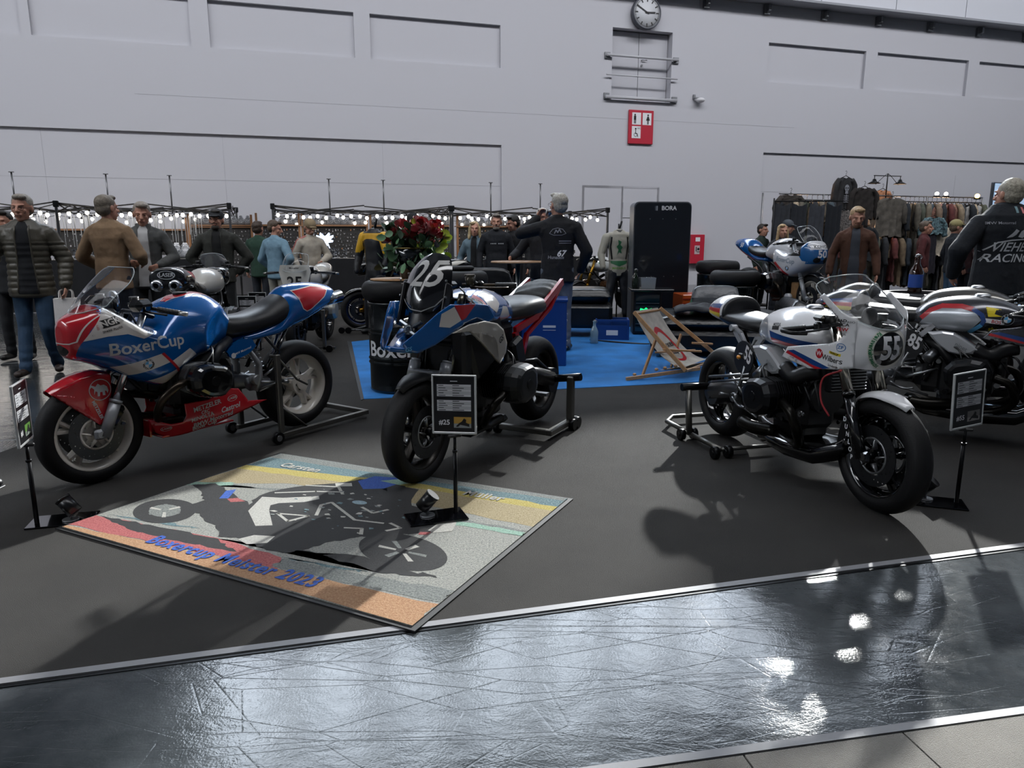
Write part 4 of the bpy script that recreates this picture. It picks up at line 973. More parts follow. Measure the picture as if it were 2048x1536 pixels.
    scr = screen(root, [(1.465, .95, .155, 1.37, 1.0), (1.40, 1.05, .19, 1.24, 1.065), (1.29, 1.14, .20, 1.15, 1.12), (1.2, 1.20, .18, 1.1, 1.16), (1.17, 1.215, .12, 1.12, 1.2)], CLEAR)
    return tank
def arm_stand(bk, s, label, x0=-.02, group=None, m_=None):
    st = thing('paddock_stand', label, 'stand', bk.location, bk.rotation_euler.z, group); m_ = m_ or mat('stand_steel')
    for k in (0, 1):
        g = G(); g.tube([(x0-.03+k*.06, s*(.30+.02*k), .36), (x0+.02+k*.05, s*(.30+.02*k), .05)], .019, 12); link('upright', g, m_, st)
    g = G(); g.cyl((x0, s*.36, .375), (x0, s*.16, .375), .026, n=18); link('pin', g, DARKM, st)
    g = G(); g.tube([(x0+.05, s*.31, .05), (x0-.30, s*.31, .05), (x0-.43, s*.2, .05), (x0-.43, -s*.16, .05), (x0-.33, -s*.25, .05), (x0+.3, -s*.25, .05)], .017, 10); g.tube([(x0+.05, s*.31, .05), (x0+.46, s*.30, .05)], .017, 10); g.tube([(x0+.46, s*.30, .05), (x0+.46, -s*.1, .05)], .014, 8)
    link('base_tube', g, m_, st)
    for x in (x0+.03, x0+.49):
        for y in (.345, .25):
            g = G(); g.cyl((x, s*y, .042), (x, s*(y+.035), .042), .04, n=22); g.cyl((x, s*(y-.004), .042), (x, s*(y+.04), .042), .014, n=10); link('caster', g, DARKM, st)
    return st
B3 = bike('white café racer number 55 on the right with clear screen and blue-red stripes', (1.5468, 5.059), (.2518, -.9678))
cafe(B3)
arm_stand(B3, -1, 'tubular steel stand under the rear wheel of the white number 55 motorcycle')
B4 = bike('grey café racer number 85 with red-and-blue tank stripe at the right edge', (2.586, 5.577), (.793, -.609))
cafe(B4, colA=mat('graphite_paint', '#46474c', .24, .7, coat=.8), num='85', stripes='m')
B5 = bike('plain grey tanked motorcycle parked behind the number 85 one', (3.10, 6.45), (.793, -.609))
cafe(B5, colA=mat('warm_grey_paint', '#6b6862', .25, .7, coat=.8), num='12', stripes='n' if False else 'l', lod=0, fair=False)
# ---------------------------------------------------------------- adventure motorcycle 25 in the middle
B2 = bike('blue, white and red adventure motorcycle number 25 with black screen, front wheel on the rug', (.1124+.03, 5.408+.0), (-.4627, -.8865))
wheel(B2, 'front_wheel', 1.49, .304, rt=.306, wt=.13, rr=.216, rw=.09, rim=mat('rim_dark_steel', '#3a3835', .3, .8), style='five', discs=((.062, .155), (-.062, .155)))
wheel(B2, 'rear_wheel', -.05, .35, rt=.325, wt=.19, rr=.214, rw=.14, rim=mat('rim_dark_steel'), style='five', hub=.06)
fork(B2, 1.49, .304, yl=.11, low=DARKM, up=GLOSSB, rl=.027, ru=.024, mid=.62, top=1.05, clamp=.78)
for s in (1, -1):
    g = G(); c_ = V((1.352, s*.11, .655)); g.cyl(c_+V((.025, 0, -.055)), c_+V((-.01, 0, .03)), .036, .034, 24); g.cyl(c_+V((-.01, 0, .03)), c_+V((-.016, 0, .045)), .028, n=24); link('fork_sleeve', g, mat('fork_silver', '#7f8388', .35, .6), B2)
    g = G(); g.cyl((1.16, s*.1, 1.0), (1.13, s*.1, 1.07), .03, n=20); link('fork_cap', g, mat('bronze_cap', '#8a8577', .3, .9), B2)
shell_fender(B2, 1.49, .304, .342, .16, 56, 150, mat('satin_black', '#17181a', .5))
g = G()
for z in (.60, .64): g.box((1.40, 0, z), (.05, .22, .02), bev=.005)
g.tube([(1.38, 0, .63), (1.2, 0, .52), (1.02, 0, .46)], .025, 8); link('telelever_arm', g, ALU, B2)
boxer(B2, .84, .50, .40, crate=mat('satin_cover', '#1d1f21', .42, .3), fin=DARKM, sx=.16, sz=.125, tilt=-.1)
g = G()
for s in (1, -1):
    g.box((1.0, s*.17, .78), (.42, .06, .34), rot=M.Rotation(R(24), 3, 'Y'), bev=.025); g.box((1.24, s*.15, .72), (.1, .1, .3), bev=.02)
g.box((1.16, 0, .66), (.2, .26, .4), bev=.04); g.box((.7, 0, .74), (.4, .26, .26), bev=.05); link('radiator_shroud', g, BLACKP, B2)
# blue wings, beak
def W2(x, z): return .235-.02*max(0, (1.0-x)/.4) if x < 1.36 else .235-.165*((x-1.36)/.36)**1.15
wing = [(.98, .93), (1.06, 1.01), (1.2, 1.03), (1.30, 1.035), (1.44, 1.045), (1.52, 1.0), (1.62, .92), (1.72, .845), (1.70, .81), (1.64, .79), (1.54, .825), (1.42, .89), (1.34, .93), (1.2, .945), (1.08, .90)]
wg2 = sheet(B2, 'side_wing', [wing], W2, BLUEP, .02, th=.006)
g = G(); g.rings([[V((x, y*w_, z+dz)) for y, dz in ((-1, .0), (-.5, -.018), (.5, -.018), (1, 0), (.6, .012), (-.6, .012))] for x, w_, z in ((1.745, .02, .825), (1.70, .07, .815), (1.62, .11, .80), (1.52, .14, .835), (1.42, .16, .885))]); bk = link('beak', g, BLUEP, B2)
for s in (1, -1):
    f = lambda x, z, s=s: V((x, s*(W2(x, z)+.0045), z))
    decal(flat([[(1.50, .995), (1.42, 1.03), (1.375, .95), (1.45, .915), (1.515, .925)]], .02), f, mat('livery_white'), wg2, 'livery_panel')
    decal(flat([[(1.42, 1.038), (1.22, 1.03), (1.33, .96), (1.375, .95)]], .02), f, REDL, wg2, 'livery_panel')
    decal(text('GS', .03, .02, .3, L=.02), stx(f, s, 1.69, .815, 10), LBLUE, wg2)
tk = loft([(.46, .88, .09, .95, .83, .1), (.54, .9, .13, 1.0, .83, .2), (.66, .92, .165, 1.06, .84, .1), (.80, .93, .19, 1.09, .85, .1), (.93, .93, .215, 1.095, .85, .1), (1.06, .94, .225, 1.07, .86, .1), (1.18, .94, .2, 1.03, .88, .1), (1.26, .95, .16, .99, .9, .1)], 44, 6)
tank2 = link('fuel_tank', tk, BLUEP, B2)
for s in (1, -1):
    f = side(tank2, s)
    decal(flat([[(1.0, 1.075), (.86, 1.085), (.83, 1.0), (.92, .95), (1.02, 1.0)]], .014), f, mat('livery_white'), tank2, 'livery_panel')
    decal(flat([[(1.14, 1.03), (1.02, 1.068), (1.03, 1.0), (1.13, .985)]], .014), f, REDL, tank2, 'livery_panel')
    decal(flat([[(.78, .98), (.70, .97), (.66, .90), (.80, .88), (.86, .92)]], .014), f, mat('livery_white'), tank2, 'livery_panel'); decal(flat([[(.86, .92), (.80, .88), (.82, .85), (.90, .90)]], .014), lambda a, b, f=f: _lift(f, a, b), REDL, tank2, 'livery_panel')
    roundel(stx(f, s, 1.085, 1.018), tank2, .036)
# silver side trim with lettering
sp = [(1.46, .885), (1.30, .92), (1.15, .925), (1.0, .895), (.92, .85), (.875, .76), (.89, .70), (.965, .64), (.985, .68), (.99, .76), (1.03, .815), (1.12, .85), (1.3, .88)]
W3 = lambda x, z: .255-.03*max(0, (x-1.2)/.26)
st3 = sheet(B2, 'side_trim', [sp], W3, mat('trim_silver', '#b9b4aa', .32, .3, coat=.4), .02, th=.012)
for s in (1, -1): decal(text('GS', .05, .02, .25, L=.02), stx(lambda x, z, s=s: V((x, s*(W3(x, z)+.0075), z)), s, .955, .79, 25 if s > 0 else -25), LETTERK, st3)
# seats, red rear frame
g = loft([(.60, .88, .10, .93, .85, .1), (.52, .90, .15, .965, .84, .3), (.38, .91, .18, .99, .84, .4), (.22, .92, .185, 1.0, .85, .4), (.08, .92, .165, .995, .86, .3), (.02, .92, .13, .98, .88, .2)], 36, 5); link('seat', g, mat('seat_grey', '#2a2b2c', .42, bump=.05, bscale=300), B2)
g = loft([(.06, .97, .13, 1.01, .93, .3), (-.02, .99, .14, 1.05, .93, .4), (-.12, 1.01, .135, 1.075, .95, .4), (-.24, 1.03, .12, 1.09, .98, .4), (-.30, 1.04, .10, 1.08, 1.0, .3)], 30, 5)
recess(g, lambda p: V((p.x, p.y, p.z+.006*sin(p.x*60+p.y*30)))); link('rear_seat_cover', g, mat('cloth_cover', '#232526', .6), B2)
rf = [(.60, .80), (.55, .60), (.49, .56), (.46, .60), (.42, .76), (.28, .87), (.05, .97), (-.16, 1.05), (-.20, 1.09), (-.26, 1.085), (-.22, 1.02), (.02, .91), (.25, .82), (.36, .74), (.42, .58)]
g = G()
for s in (1, -1):
    fn = lambda u, v_, d: V((u, s*(d+(.0 if u > .2 else (.2-u)*-.05)), v_))
    for a, b_, w_ in (((.57, .78), (.49, .57), .05), ((.49, .57), (.40, .75), .035), ((.57, .80), (.24, .865), .045), ((.26, .865), (-.24, 1.075), .05), ((.40, .75), (.0, .90), .025), ((.0, .90), (-.2, 1.04), .025)): g.prism(strip2([a, b_], w_)[0], fn, .15, .175)
link('rear_frame', g, mat('frame_red', '#b0101c', .25, coat=.8), B2)
g = G(); g.tube([(.45, .13, .47), (.25, .15, .44), (-.05, .13, .36)], [.07, .06, .065], 14); g.cyl((-.05, .17, .35), (-.05, .03, .35), .095, n=28); g.tube([(.5, .12, .56), (.2, .14, .54), (-.02, .14, .42)], .018, 8); link('swingarm', g, mat('swingarm_black', '#1a1b1d', .32, .6), B2)
header(B2, [(.98, .3, .46), (1.08, .28, .40), (1.06, .2, .28), (.9, .13, .22), (.7, .12, .22)], .026, mat('black_exhaust'))
g = G(); g.box((.85, 0, .2), (.5, .26, .05), bev=.02); link('skid_plate', g, DARKM, B2)
for s in (1, -1):
    g = G(); g.tube([(.42, s*.2, .36), (.45, s*.3, .35)], .014, 8); g.box((.45, s*.31, .355), (.05, .08, .02)); link('footrest', g, STEEL, B2)
    g = G(); g.box((.62, s*.2, .66), (.14, .06, .2), rot=M.Rotation(R(20), 3, 'Y'), bev=.02); link('side_cover', g, BLACKP, B2)
# headlight, mask, tall black screen with the number
g = G(); g.rings([[V((x-.25*abs(y)**2*w_*4, y*w_, z)) for y in (-1, -.6, -.2, .2, .6, 1)]+[V((x-.12, y*w_*.9, z)) for y in (1, 0, -1)] for x, w_, z in ((1.56, .08, .86), (1.53, .12, .90), (1.49, .14, .95), (1.475, .145, 1.0), (1.45, .15, 1.06))]); link('headlight_mask', g, mat('mask_black', '#0e0f12', .35), B2)
for s in (1, -1):
    for u in (1, -1):
        g = G(); g.box((1.56-.03*(u > 0), s*.045, .905+u*.028), (.03, .075, .022), rot=M.Rotation(s*u*R(28), 3, 'X'), bev=.008); link('daytime_light', g, mat('lamp_silver', '#8f959c', .15, .9), B2)
g = G(); g.sph((1.56, 0, .905), (.02, .03, .03)); link('headlight', g, GLASSB, B2)
rows = [(1.475, .985, .135, 1.40, 1.02), (1.47, 1.05, .15, 1.385, 1.07), (1.43, 1.14, .155, 1.35, 1.14), (1.37, 1.23, .14, 1.31, 1.22), (1.29, 1.30, .10, 1.26, 1.285), (1.265, 1.32, .06, 1.25, 1.31)]
scr2 = screen(B2, rows, GLOSSB, edge=False)
fs = onto(scr2, (2.2, 0, 0), (0, 1, 0), (0, 0, 1), (-1, 0, 0), off=.002)
decal(text('25', .20, .014, .12, wide=1.05, L=.012), lambda a, b: fs(a+.01, b+1.2), mat('number_grey', '#a9a8a6', .4), scr2, 'number')
decal(flat(strip2([(-.13, 1.06), (-.05, 1.01), (.03, 1.0), (.10, 1.03), (.14, 1.08)], .005), .012), fs, mat('number_grey'), scr2, 'screen_crease')
for s in (1, -1): g = G(); g.box((1.40, s*.145, 1.03), (.06, .02, .26), rot=M.Rotation(R(-20), 3, 'Y'), bev=.008); link('screen_mount', g, BLACKP, B2)
for s in (1, -1):
    for z in (1.02, 1.08, 1.17):
        g = G(); g.cyl((1.42-.12*(z-1), s*.153, z), (1.425-.12*(z-1), s*.16, z), .007, n=10); link('screen_screw', g, STEEL, scr2)
bars(B2, 1.14, 1.13, .1, .40, .0, .12, guard=False, m_=mat('bar_bronze', '#3f362c', .35, .8))
for s in (1, -1):
    g = G(); g.cyl((1.22, s*.2, 1.14), (1.22, s*.2, 1.185), .024, .028, 16); g.cyl((1.22, s*.2, 1.187), (1.22, s*.2, 1.20), .03, n=16); link('brake_reservoir', g, mat('reservoir_amber', '#4a463c', .2, .4), B2)
g = G(); g.box((1.14, 0, 1.13), (.08, .1, .04), bev=.015); g.cyl((1.14, 0, 1.0), (1.14, 0, 1.12), .03, n=14); link('handlebar_clamp', g, DARKM, B2)
for y in (-.06, .05, .12):
    g = G(); g.tube(bez([(1.2, y, 1.12), (1.26, y*1.6, 1.08), (1.22, y*1.2, .98), (1.12, y, .95)], 6), .006, 6); link('cable', g, BLACKP, B2)
stn = thing('paddock_stand', 'steel single-post stand at the rear wheel of the number 25 motorcycle', 'stand', B2.location, B2.rotation_euler.z)
g = G(); g.box((.0, .33, .22), (.05, .05, .36), bev=.006); link('upright', g, mat('stand_steel'), stn)
g = G(); g.cyl((-.02, .40, .40), (-.04, .14, .36), .028, n=18); link('pin', g, DARKM, stn)
g = G(); g.box((.12, .32, .055), (.5, .05, .04), bev=.006); g.box((.34, .05, .055), (.05, .5, .04), bev=.006); link('base_rail', g, mat('stand_steel'), stn)
for x, y in ((.34, -.18), (.34, -.10), (-.06, .36), (.02, .36)):
    g = G(); g.cyl((x, y-.02, .044), (x, y+.02, .044), .042, n=20); link('caster', g, DARKM, stn)
# ---------------------------------------------------------------- printed rug
RTL, RTR, RBR, RBL = at(562, 912), at(1135, 1003), at(825, 1260), at(125, 1060)
def ruv(u, v_, z=0.): p = (RBL*(1-u)+RBR*u)*(1-v_)+(RTL*(1-u)+RTR*u)*v_; return V((p.x, p.y, z))
rc = (RTL+RTR+RBR+RBL)/4
rug = thing('printed_rug', 'large printed rug showing a racing motorcycle, at the front of the booth', 'rug')
link('rug_edge', G().prism([(-.012, -.014), (1.012, -.014), (1.012, 1.014), (-.012, 1.014)], lambda u, v_, d: ruv(u, v_, d), .006, .013), mat('rug_rubber', '#17181a', .7), rug)
def pile(name, c, c2): return mat(name, c, .95, c2=c2, nscale=110, bump=1., bscale=420, sheen=.1)
def band(name, poly, m_, z, L=.06, nm='printed_area'): return decal(flat([poly], 9), lambda u, v_: ruv(u, v_, z), m_, rug, nm)
link('pile', G().prism([(0, 0), (1, 0), (1, 1), (0, 1)], lambda u, v_, d: ruv(u, v_, d), .012, .018), pile('pile_grey', '#8f918c', '#c4c4bb'), rug)
Z = .0184
def nx(k=[0]): k[0] += 1; return Z+k[0]*.00003
PT, PY, PB, PO, PR, PK = pile('pile_teal', '#3f6a78', '#8aa7aa'), pile('pile_yellow', '#c3ab3c', '#dfd27c'), pile('pile_beige', '#a89468', '#cdbd95'), pile('pile_orange', '#c0875a', '#dbae82'), pile('pile_red', '#b8474b', '#da7b78'), pile('pile_black', '#0c0d10', '#1e2024')
PM_, PW, PU, PH = pile('pile_mint', '#86b8a0', '#b7d8c8'), pile('pile_white', '#c9c7be', '#e4e2da'), pile('pile_blue', '#1c55c4', '#3574dd'), pile('pile_haze', '#6f7674', '#a3a7a2')
def wav(p, n=7, a=.008, s=1):
    out = []
    r_ = random.Random(s)
    for i in range(len(p)):
        A, B = V(p[i]).to_2d() if False else p[i], p[(i+1) % len(p)]
        for k in range(n): t = k/n; out.append((min(1, max(0, A[0]+(B[0]-A[0])*t+(r_.uniform(-a, a) if k else 0))), min(1, max(0, A[1]+(B[1]-A[1])*t+(r_.uniform(-a, a) if k else 0)))))
    return out
for k, (p, m_) in enumerate((([(0, .80), (1, .90), (1, 1), (0, 1)], PT), ([(0, .93), (1, .97), (1, 1), (0, 1)], PH), ([(0, .53), (.25, .69), (.5, .72), (1, .70), (1, .9), (0, .80)], PB), ([(0, .745), (.4, .80), (.6, .86), (1, .86), (1, .905), (.6, .91), (.38, .87), (0, .80)], PY),
    ([(0, .50), (.12, .59), (.45, .60), (.8, .62), (1, .62), (1, .66), (.8, .655), (.3, .635), (0, .54)], PH), ([(0, .495), (.12, .575), (.1, .60), (0, .54)], PM_), ([(.78, .60), (1, .615), (1, .645), (.79, .635)], PM_),
    ([(0, 0), (1, 0), (1, .12), (.62, .085), (.3, .05), (0, .015)], PO), ([(0, .02), (.3, .055), (.62, .085), (.59, .15), (.38, .17), (0, .12)], PR), ([(.6, .09), (1, .13), (1, .2), (.7, .16), (.6, .15)], PH),
    ([(.012, .125), (.185, .147), (.377, .166), (.48, .12), (.3, .09), (.16, .086)], PK), ([(.02, .145), (.2, .19), (.3, .2), (.2, .17)], PT), ([(.58, .15), (.8, .19), (.75, .17)], PT))):
    band('', wav(p, 9, .006, k), m_, nx())
el = lambda c, a, b, n=40, t=-.25: [(c[0]+a*cos(2*pi*i/n)+b*sin(2*pi*i/n)*-.35*0-.0, c[1]+b*sin(2*pi*i/n)+a*cos(2*pi*i/n)*t) for i in range(n)]
body = [(.013, .507), (.061, .561), (.158, .513), (.278, .44), (.249, .531), (.264, .627), (.304, .708), (.359, .767), (.399, .853), (.44, .88), (.5, .87), (.55, .86), (.603, .848), (.648, .707), (.702, .66), (.764, .623), (.80, .60), (.825, .574), (.798, .52), (.76, .467), (.728, .43), (.687, .399), (.661, .368), (.63, .32), (.609, .235), (.574, .176), (.498, .175), (.435, .197), (.377, .177), (.321, .236), (.273, .253), (.225, .29), (.17, .30), (.139, .324), (.147, .406), (.10, .45)]
band('', wav([(.383, .165), (.618, .225), (.801, .20), (.94, .245), (.86, .255), (.719, .262), (.588, .19)], 6, .01, 3), PK, nx())
for c_, a, b in (((.122, .262), .095, .1), ((.80, .352), .12, .105)):
    band('', el(c_, a, b), PK, nx(), nm='printed_wheel')
    band('', el(c_, a*.52, b*.5), PH if c_[0] < .5 else PK, nx(), nm='printed_rim')
    q = nx()
    for k in range(6):
        t = k*pi/3+.3; band('', [(c_[0]+a*r_*cos(t+e), c_[1]+b*r_*sin(t+e)-.25*a*r_*cos(t+e)) for r_, e in ((.15, -.3), (.55, -.12), (.55, .12), (.15, .3))], PW if k % 2 else PH, q+k*.000004, nm='printed_spoke')
band('', wav(body, 4, .007, 11), PK, nx(), nm='printed_motorcycle')
for p, m_ in (([(.31, .393), (.262, .525), (.317, .55), (.393, .624), (.41, .60), (.39, .55), (.337, .50), (.33, .47), (.354, .43), (.436, .33), (.403, .30)], PW), ([(.325, .41), (.29, .50), (.325, .50), (.345, .40)], PW), ([(.171, .44), (.138, .514), (.154, .543), (.192, .456)], PU), ([(.192, .45), (.22, .43), (.25, .46), (.21, .475)], PR),
    ([(.405, .83), (.42, .91), (.482, .93), (.528, .90), (.511, .80), (.463, .76)], PU), ([(.46, .87), (.53, .86), (.55, .90), (.5, .92)], PM_), ([(.36, .77), (.40, .80), (.42, .77), (.38, .74)], PW), ([(.427, .191), (.443, .24), (.491, .263), (.503, .212), (.468, .175)], PW), ([(.786, .523), (.784, .612), (.821, .626), (.84, .551), (.808, .515)], PW), ([(.775, .50), (.80, .515), (.80, .49), (.78, .48)], PR)):
    band('', p, m_, nx(), nm='printed_detail')
for pts in ([(.484, .467), (.445, .554), (.456, .592), (.589, .491), (.665, .509)], [(.39, .42), (.47, .45), (.45, .38), (.39, .42)], [(.3, .70), (.39, .74), (.44, .68)], [(.55, .60), (.60, .57), (.62, .62)], [(.68, .52), (.72, .50), (.70, .46)], [(.60, .42), (.64, .44), (.66, .40)], [(.27, .58), (.36, .66), (.43, .70)]): decal(flat(strip2(pts, .010), 9), lambda u, v_, z=nx(): ruv(u, v_, z), PW, rug, 'printed_line')
band('', el((.522, .635), .022, .018, 20, 0), pile('pile_pale_blue', '#8fb0c0', '#b5cdd6'), nx(), nm='printed_detail')
rr = random.Random(5)
for k in range(46):
    u, v_ = rr.uniform(.35, .72), rr.uniform(.38, .72); s_ = rr.uniform(.004, .014); a = rr.uniform(0, 3)
    band('', [(u+s_*cos(a+t)*rr.uniform(.4, 1.2), v_+s_*sin(a+t)*rr.uniform(.4, 1.2)) for t in (0, 1.6, 3.1, 4.6)], (PH, PW, PT)[k % 3], nx(), nm='printed_detail')
UL_ = (RBR-RBL).length
for t, u, v_, h, m_, w_ in (('Boxercup Meister 2023', .50, .066, .118, PU, .80), ('Carsten', .17, .868, .10, PW, .85), ('Müller', .79, .89, .10, PW, .85)):
    decal(text(t, h, .032, wide=w_, L=0, sp=1.12), lambda a, b, u=u, v_=v_, z=nx(): ruv(u+a/UL_, v_+b/1.42, z), m_, rug)

# ---------------------------------------------------------------- sign stands with info sheets
def sign_stand(foot, board_px, facing, num, label, base_ang, tilt=0., photo=('#b08a3c', '#8a8f90'), h0=.0, grp=None):
    st = thing('sign_stand', label, 'sign', foot, base_ang, grp)
    g = G(); g.box((-.11, -.02, .005), (.30, .17, .01), bev=.003); link('base_plate', g, mat('gloss_black_plate', '#0b0c10', .08, .3, coat=1.), st)
    g = G(); g.cyl((0, 0, .01), (0, 0, .34), .011, n=16); g.cyl((0, 0, .33), (0, 0, .342), .0135, n=16); g.cyl((0, 0, .34), (0, 0, .41), .008, n=12); link('pole', g, DARKM, st)
    g = G(); g.box((0, 0, .415), (.07, .018, .016), bev=.004); link('clamp', g, BLACKP, st)
    rz = facing-base_ang; bd = G()
    mr = M.Rotation(rz, 4, 'Z') @ M.Rotation(tilt, 4, 'Y'); T0 = M.Translation((0, 0, .425)) @ mr
    def L3(x, y, z): return T0 @ V((x, y, z))
    for x, y, z, a, b_, c_ in ((0, 0, .006, .225, .012, .012), (0, 0, .30, .225, .012, .008), (-.108, 0, .152, .010, .012, .30), (.108, 0, .152, .010, .012, .30)):
        bd.box(L3(x, y, z), (a, b_, c_), rot=mr.to_3x3(), bev=.002)
    fr = link('clear_frame', bd, mat('acrylic_edge', '#b9bcbc', .15, .0, coat=1.), st)
    def fc(y): return lambda a, b: L3(a, y, b)
    for y in (-.004, .004):
        sh = decal(flat(rect2((0, .153), .206, .286), 9), fc(y), mat('sheet_black', '#0c0e12', .35), fr, 'info_sheet')
        f = fc(y*1.15)
        sg_ = 1 if y < 0 else -1
        for zc, hh in ((.225, .062), (.148, .056)):
            for k in range(5): decal(flat(rect2((0, zc+hh/2-hh/10-k*hh/5), .172, hh/5-.0006), 9), f, mat('row_a', '#aeb0b4', .5) if k % 2 else mat('row_b', '#c3c4c7', .5), sh, 'table_row')
            f3 = fc(y*1.3)
            for k in range(5):
                for x, w_ in ((-.066, .026+.01*(k % 3)), (.005, .034+.012*((k*2) % 3))): decal(flat(rect2((sg_*(x+w_/2-.012), zc+hh/2-hh/10-k*hh/5), w_, .0032), 9), f3, LETTERK, sh, 'text_line')
        decal(flat(rect2((0, .272), .036, .004), 9), f, LETTERW, sh, 'text_line')
        decal(text(num, .036, .02, L=0), lambda a, b, f=f: f(sg_*(a-.05), b+.06), LETTERW, sh)
        ph = decal(flat(rect2((sg_*.042, .062), .088, .056), 9), f, mat('photo_'+photo[0], photo[0], .4), sh, 'photo_print')
        decal(flat(rect2((sg_*.042, .045), .088, .022), 9), fc(y*1.3), mat('photo_'+photo[1], photo[1], .4), ph, 'photo_print')
        decal(flat([[(sg_*(.042+a*.038), .062+b*.024) for a, b in ((-.9, -.9), (-.5, -.2), (-.1, .2), (.2, .9), (.5, .6), (.45, 0), (.9, -.3), (.9, -.9), (.4, -.7), (-.3, -.5), (-.6, -.95))]], 9), fc(y*1.5), LETTERK, ph, 'photo_print')
    g = G(); d = V((.6, -.2, .75)).normalized(); c_ = V((-.15, -.0, .085))
    g.cyl(c_-d*.045, c_+d*.045, .036, n=28); g.cyl(c_+d*.04, c_+d*.05, .038, n=28); lamp = link('spot_lamp', g, mat('lamp_black', '#0b0c0f', .3), st)
    g = G(); g.cyl((-.15, 0, .01), (-.15, 0, .016), .038, n=24); g.tube([(-.15, 0, .016), (-.15, 0, .05)], .007, 8); link('lamp_foot', g, ALU, st)
    return st
s1 = at(75, 1052); sign_stand(s1+V((0, 0, .006)), None, R(109), '#1', 'clear-framed info sheet on a leaning black pole at the left edge, seen edge on', R(196), tilt=R(0), photo=('#5d8a3c', '#8f9a90'))
s2 = at(912, 1034); sign_stand(s2+V((0, 0, .019)), None, R(-6), '#25', 'info sheet #25 on a black pole standing on the printed rug', R(20))
s3 = at(1912, 1010); sign_stand(s3+V((0, 0, .006)), None, R(20), '#55', 'info sheet #55 on a black pole beside the white café racer front wheel', R(-20), tilt=R(-4), photo=('#6d6a68', '#97938f'))
for px, py, lb in ((502, 655, 'small info sheet stand behind the blue motorcycle, the lower of two'), (522, 640, 'small info sheet stand behind the blue motorcycle, the taller of two'), (1716, 640, 'info sheet stand in front of the man in the brown jacket')):
    p = at(px, py+60, 0) if px < 1000 else at(px, py+40, 0)
    sign_stand(p+V((0, 0, .004)), None, R(0), '#3', lb, 0.)

# ---------------------------------------------------------------- tyres, barrels, vase with roses
def tyre(o, r=.31, w_=.18, name='tyre', parent=None, m_=None):
    prof = [(r*.62, -w_/2)]
    for i in range(13):
        t = pi*i/12; prof.append((r*.66+r*.34*abs(sin(t))**.6, -cos(t)*w_/2))
    prof += [(r*.62, w_/2), (r*.60, w_/2-.02), (r*.64, 0), (r*.60, -w_/2+.02)]
    g = G().lathe(prof, (0, 0, w_/2), 'z', 48, closed=True)
    o_ = link(name, g, RUBBER, parent); o_.location = o; return o_
def barrel(o, label, txt=None, r=.29, h=.86, ang=0., m_=None, grp=None):
    b = thing('oil_barrel', label, 'barrel', o, ang, grp)
    pr = [(0, 0), (r-.01, 0), (r, .01), (r+.006, .015), (r, .03)]
    for z in (.28, .32, .56, .60): pr += [(r, h*z/.86-.018), (r+.011, h*z/.86), (r, h*z/.86+.018)]
    pr += [(r, h-.03), (r+.006, h-.015), (r, h), (r-.015, h), (r-.02, h-.015), (0, h-.015)]
    link('drum', G().lathe(pr, n=56), m_ or mat('barrel_black', '#0e1518', .25, .4, coat=.6), b)
    if txt: decal(text(txt, .19, .022, L=.02), lambda a, c_: V((sin(a/r)*(r+.003), -cos(a/r)*(r+.003), c_+.40)), LETTERW, b)
    return b
bp = at(775, 792); bp = V((bp.x+.09, bp.y+.30, .0105))
barrel(bp, 'black oil drum lettered Boxer carrying a tyre and the rose vase', 'Boxer', ang=R(-14), h=.83)
tag(tyre(bp+V((-.02, 0, .832)), .325, .185), 'worn slick tyre lying on the lettered drum under the rose vase', 'tyre')
link('table_disc', G().lathe([(0, 0), (.24, 0), (.24, .012), (0, .012)], (0, 0, 0), n=40), WOOD).location = bp+V((-.02, 0, 1.0185)); tag(bpy.data.objects['table_disc'], 'pale wooden disc lying on the tyre beneath the vase', 'board')
vz = bp+V((.12, -.02, 1.031))
vs_ = thing('flower_vase', 'dark glass vase filled with red roses and eucalyptus', 'vase', vz)
link('vase_body', G().lathe([(0, 0), (.085, 0), (.10, .02), (.13, .18), (.15, .28), (.144, .28), (.12, .17), (.09, .025), (0, .02)], n=40), mat('vase_dark', '#0b1114', .08, coat=1.), vs_)
link('vase_rim', G().lathe([(.151, .272), (.153, .28), (.144, .28), (.146, .272)], n=40, closed=True), mat('gold_rim', '#8d7a4c', .3, 1.), vs_)
def rose():
    g = G(); r_ = random.Random(3)
    for ring, (n_, rad, op, h_) in enumerate(((3, .012, .25, .05), (4, .02, .45, .052), (5, .03, .75, .05), (6, .038, 1.1, .042))):
        for k in range(n_):
            a0 = 2*pi*k/n_+ring*.5; w_ = 2*pi/n_*.75; vs = []
            for i in range(4):
                t = i/3
                for j in range(5):
                    a = a0+(j/4-.5)*w_*(1-.25*abs(t-.5)); rr_ = rad*(.45+.55*sin(t*pi*.62+.2))+op*.014*t*t; vs.append((rr_*cos(a), rr_*sin(a), h_*t*(1-.1*abs(j-2))-.01*op*t*t))
            g.add(vs, [[i*5+j, i*5+j+1, (i+1)*5+j+1, (i+1)*5+j] for i in range(3) for j in range(4)])
    return g
ROSE = mat('rose_red', '#8c0a18', .55, noisec=.35, nscale=30, sheen=.3)
rme = rose().mesh('rose_bloom'); LF = [mat('leaf_eucalyptus', '#5f8560', .5, noisec=.2), mat('leaf_lime', '#a9bb3e', .45, noisec=.15), mat('leaf_dark', '#1e3a24', .55, noisec=.3)]
lme = G().add([(0, 0, 0), (.02, .022, .004), (.045, .03, .002), (.07, .02, -.002), (.082, 0, -.004), (.07, -.02, -.002), (.045, -.03, .002), (.02, -.022, .004), (.04, 0, -.006)], [[8, i, i+1] for i in range(7)]+[[8, 7, 0]]).mesh('leaf')
first = {}
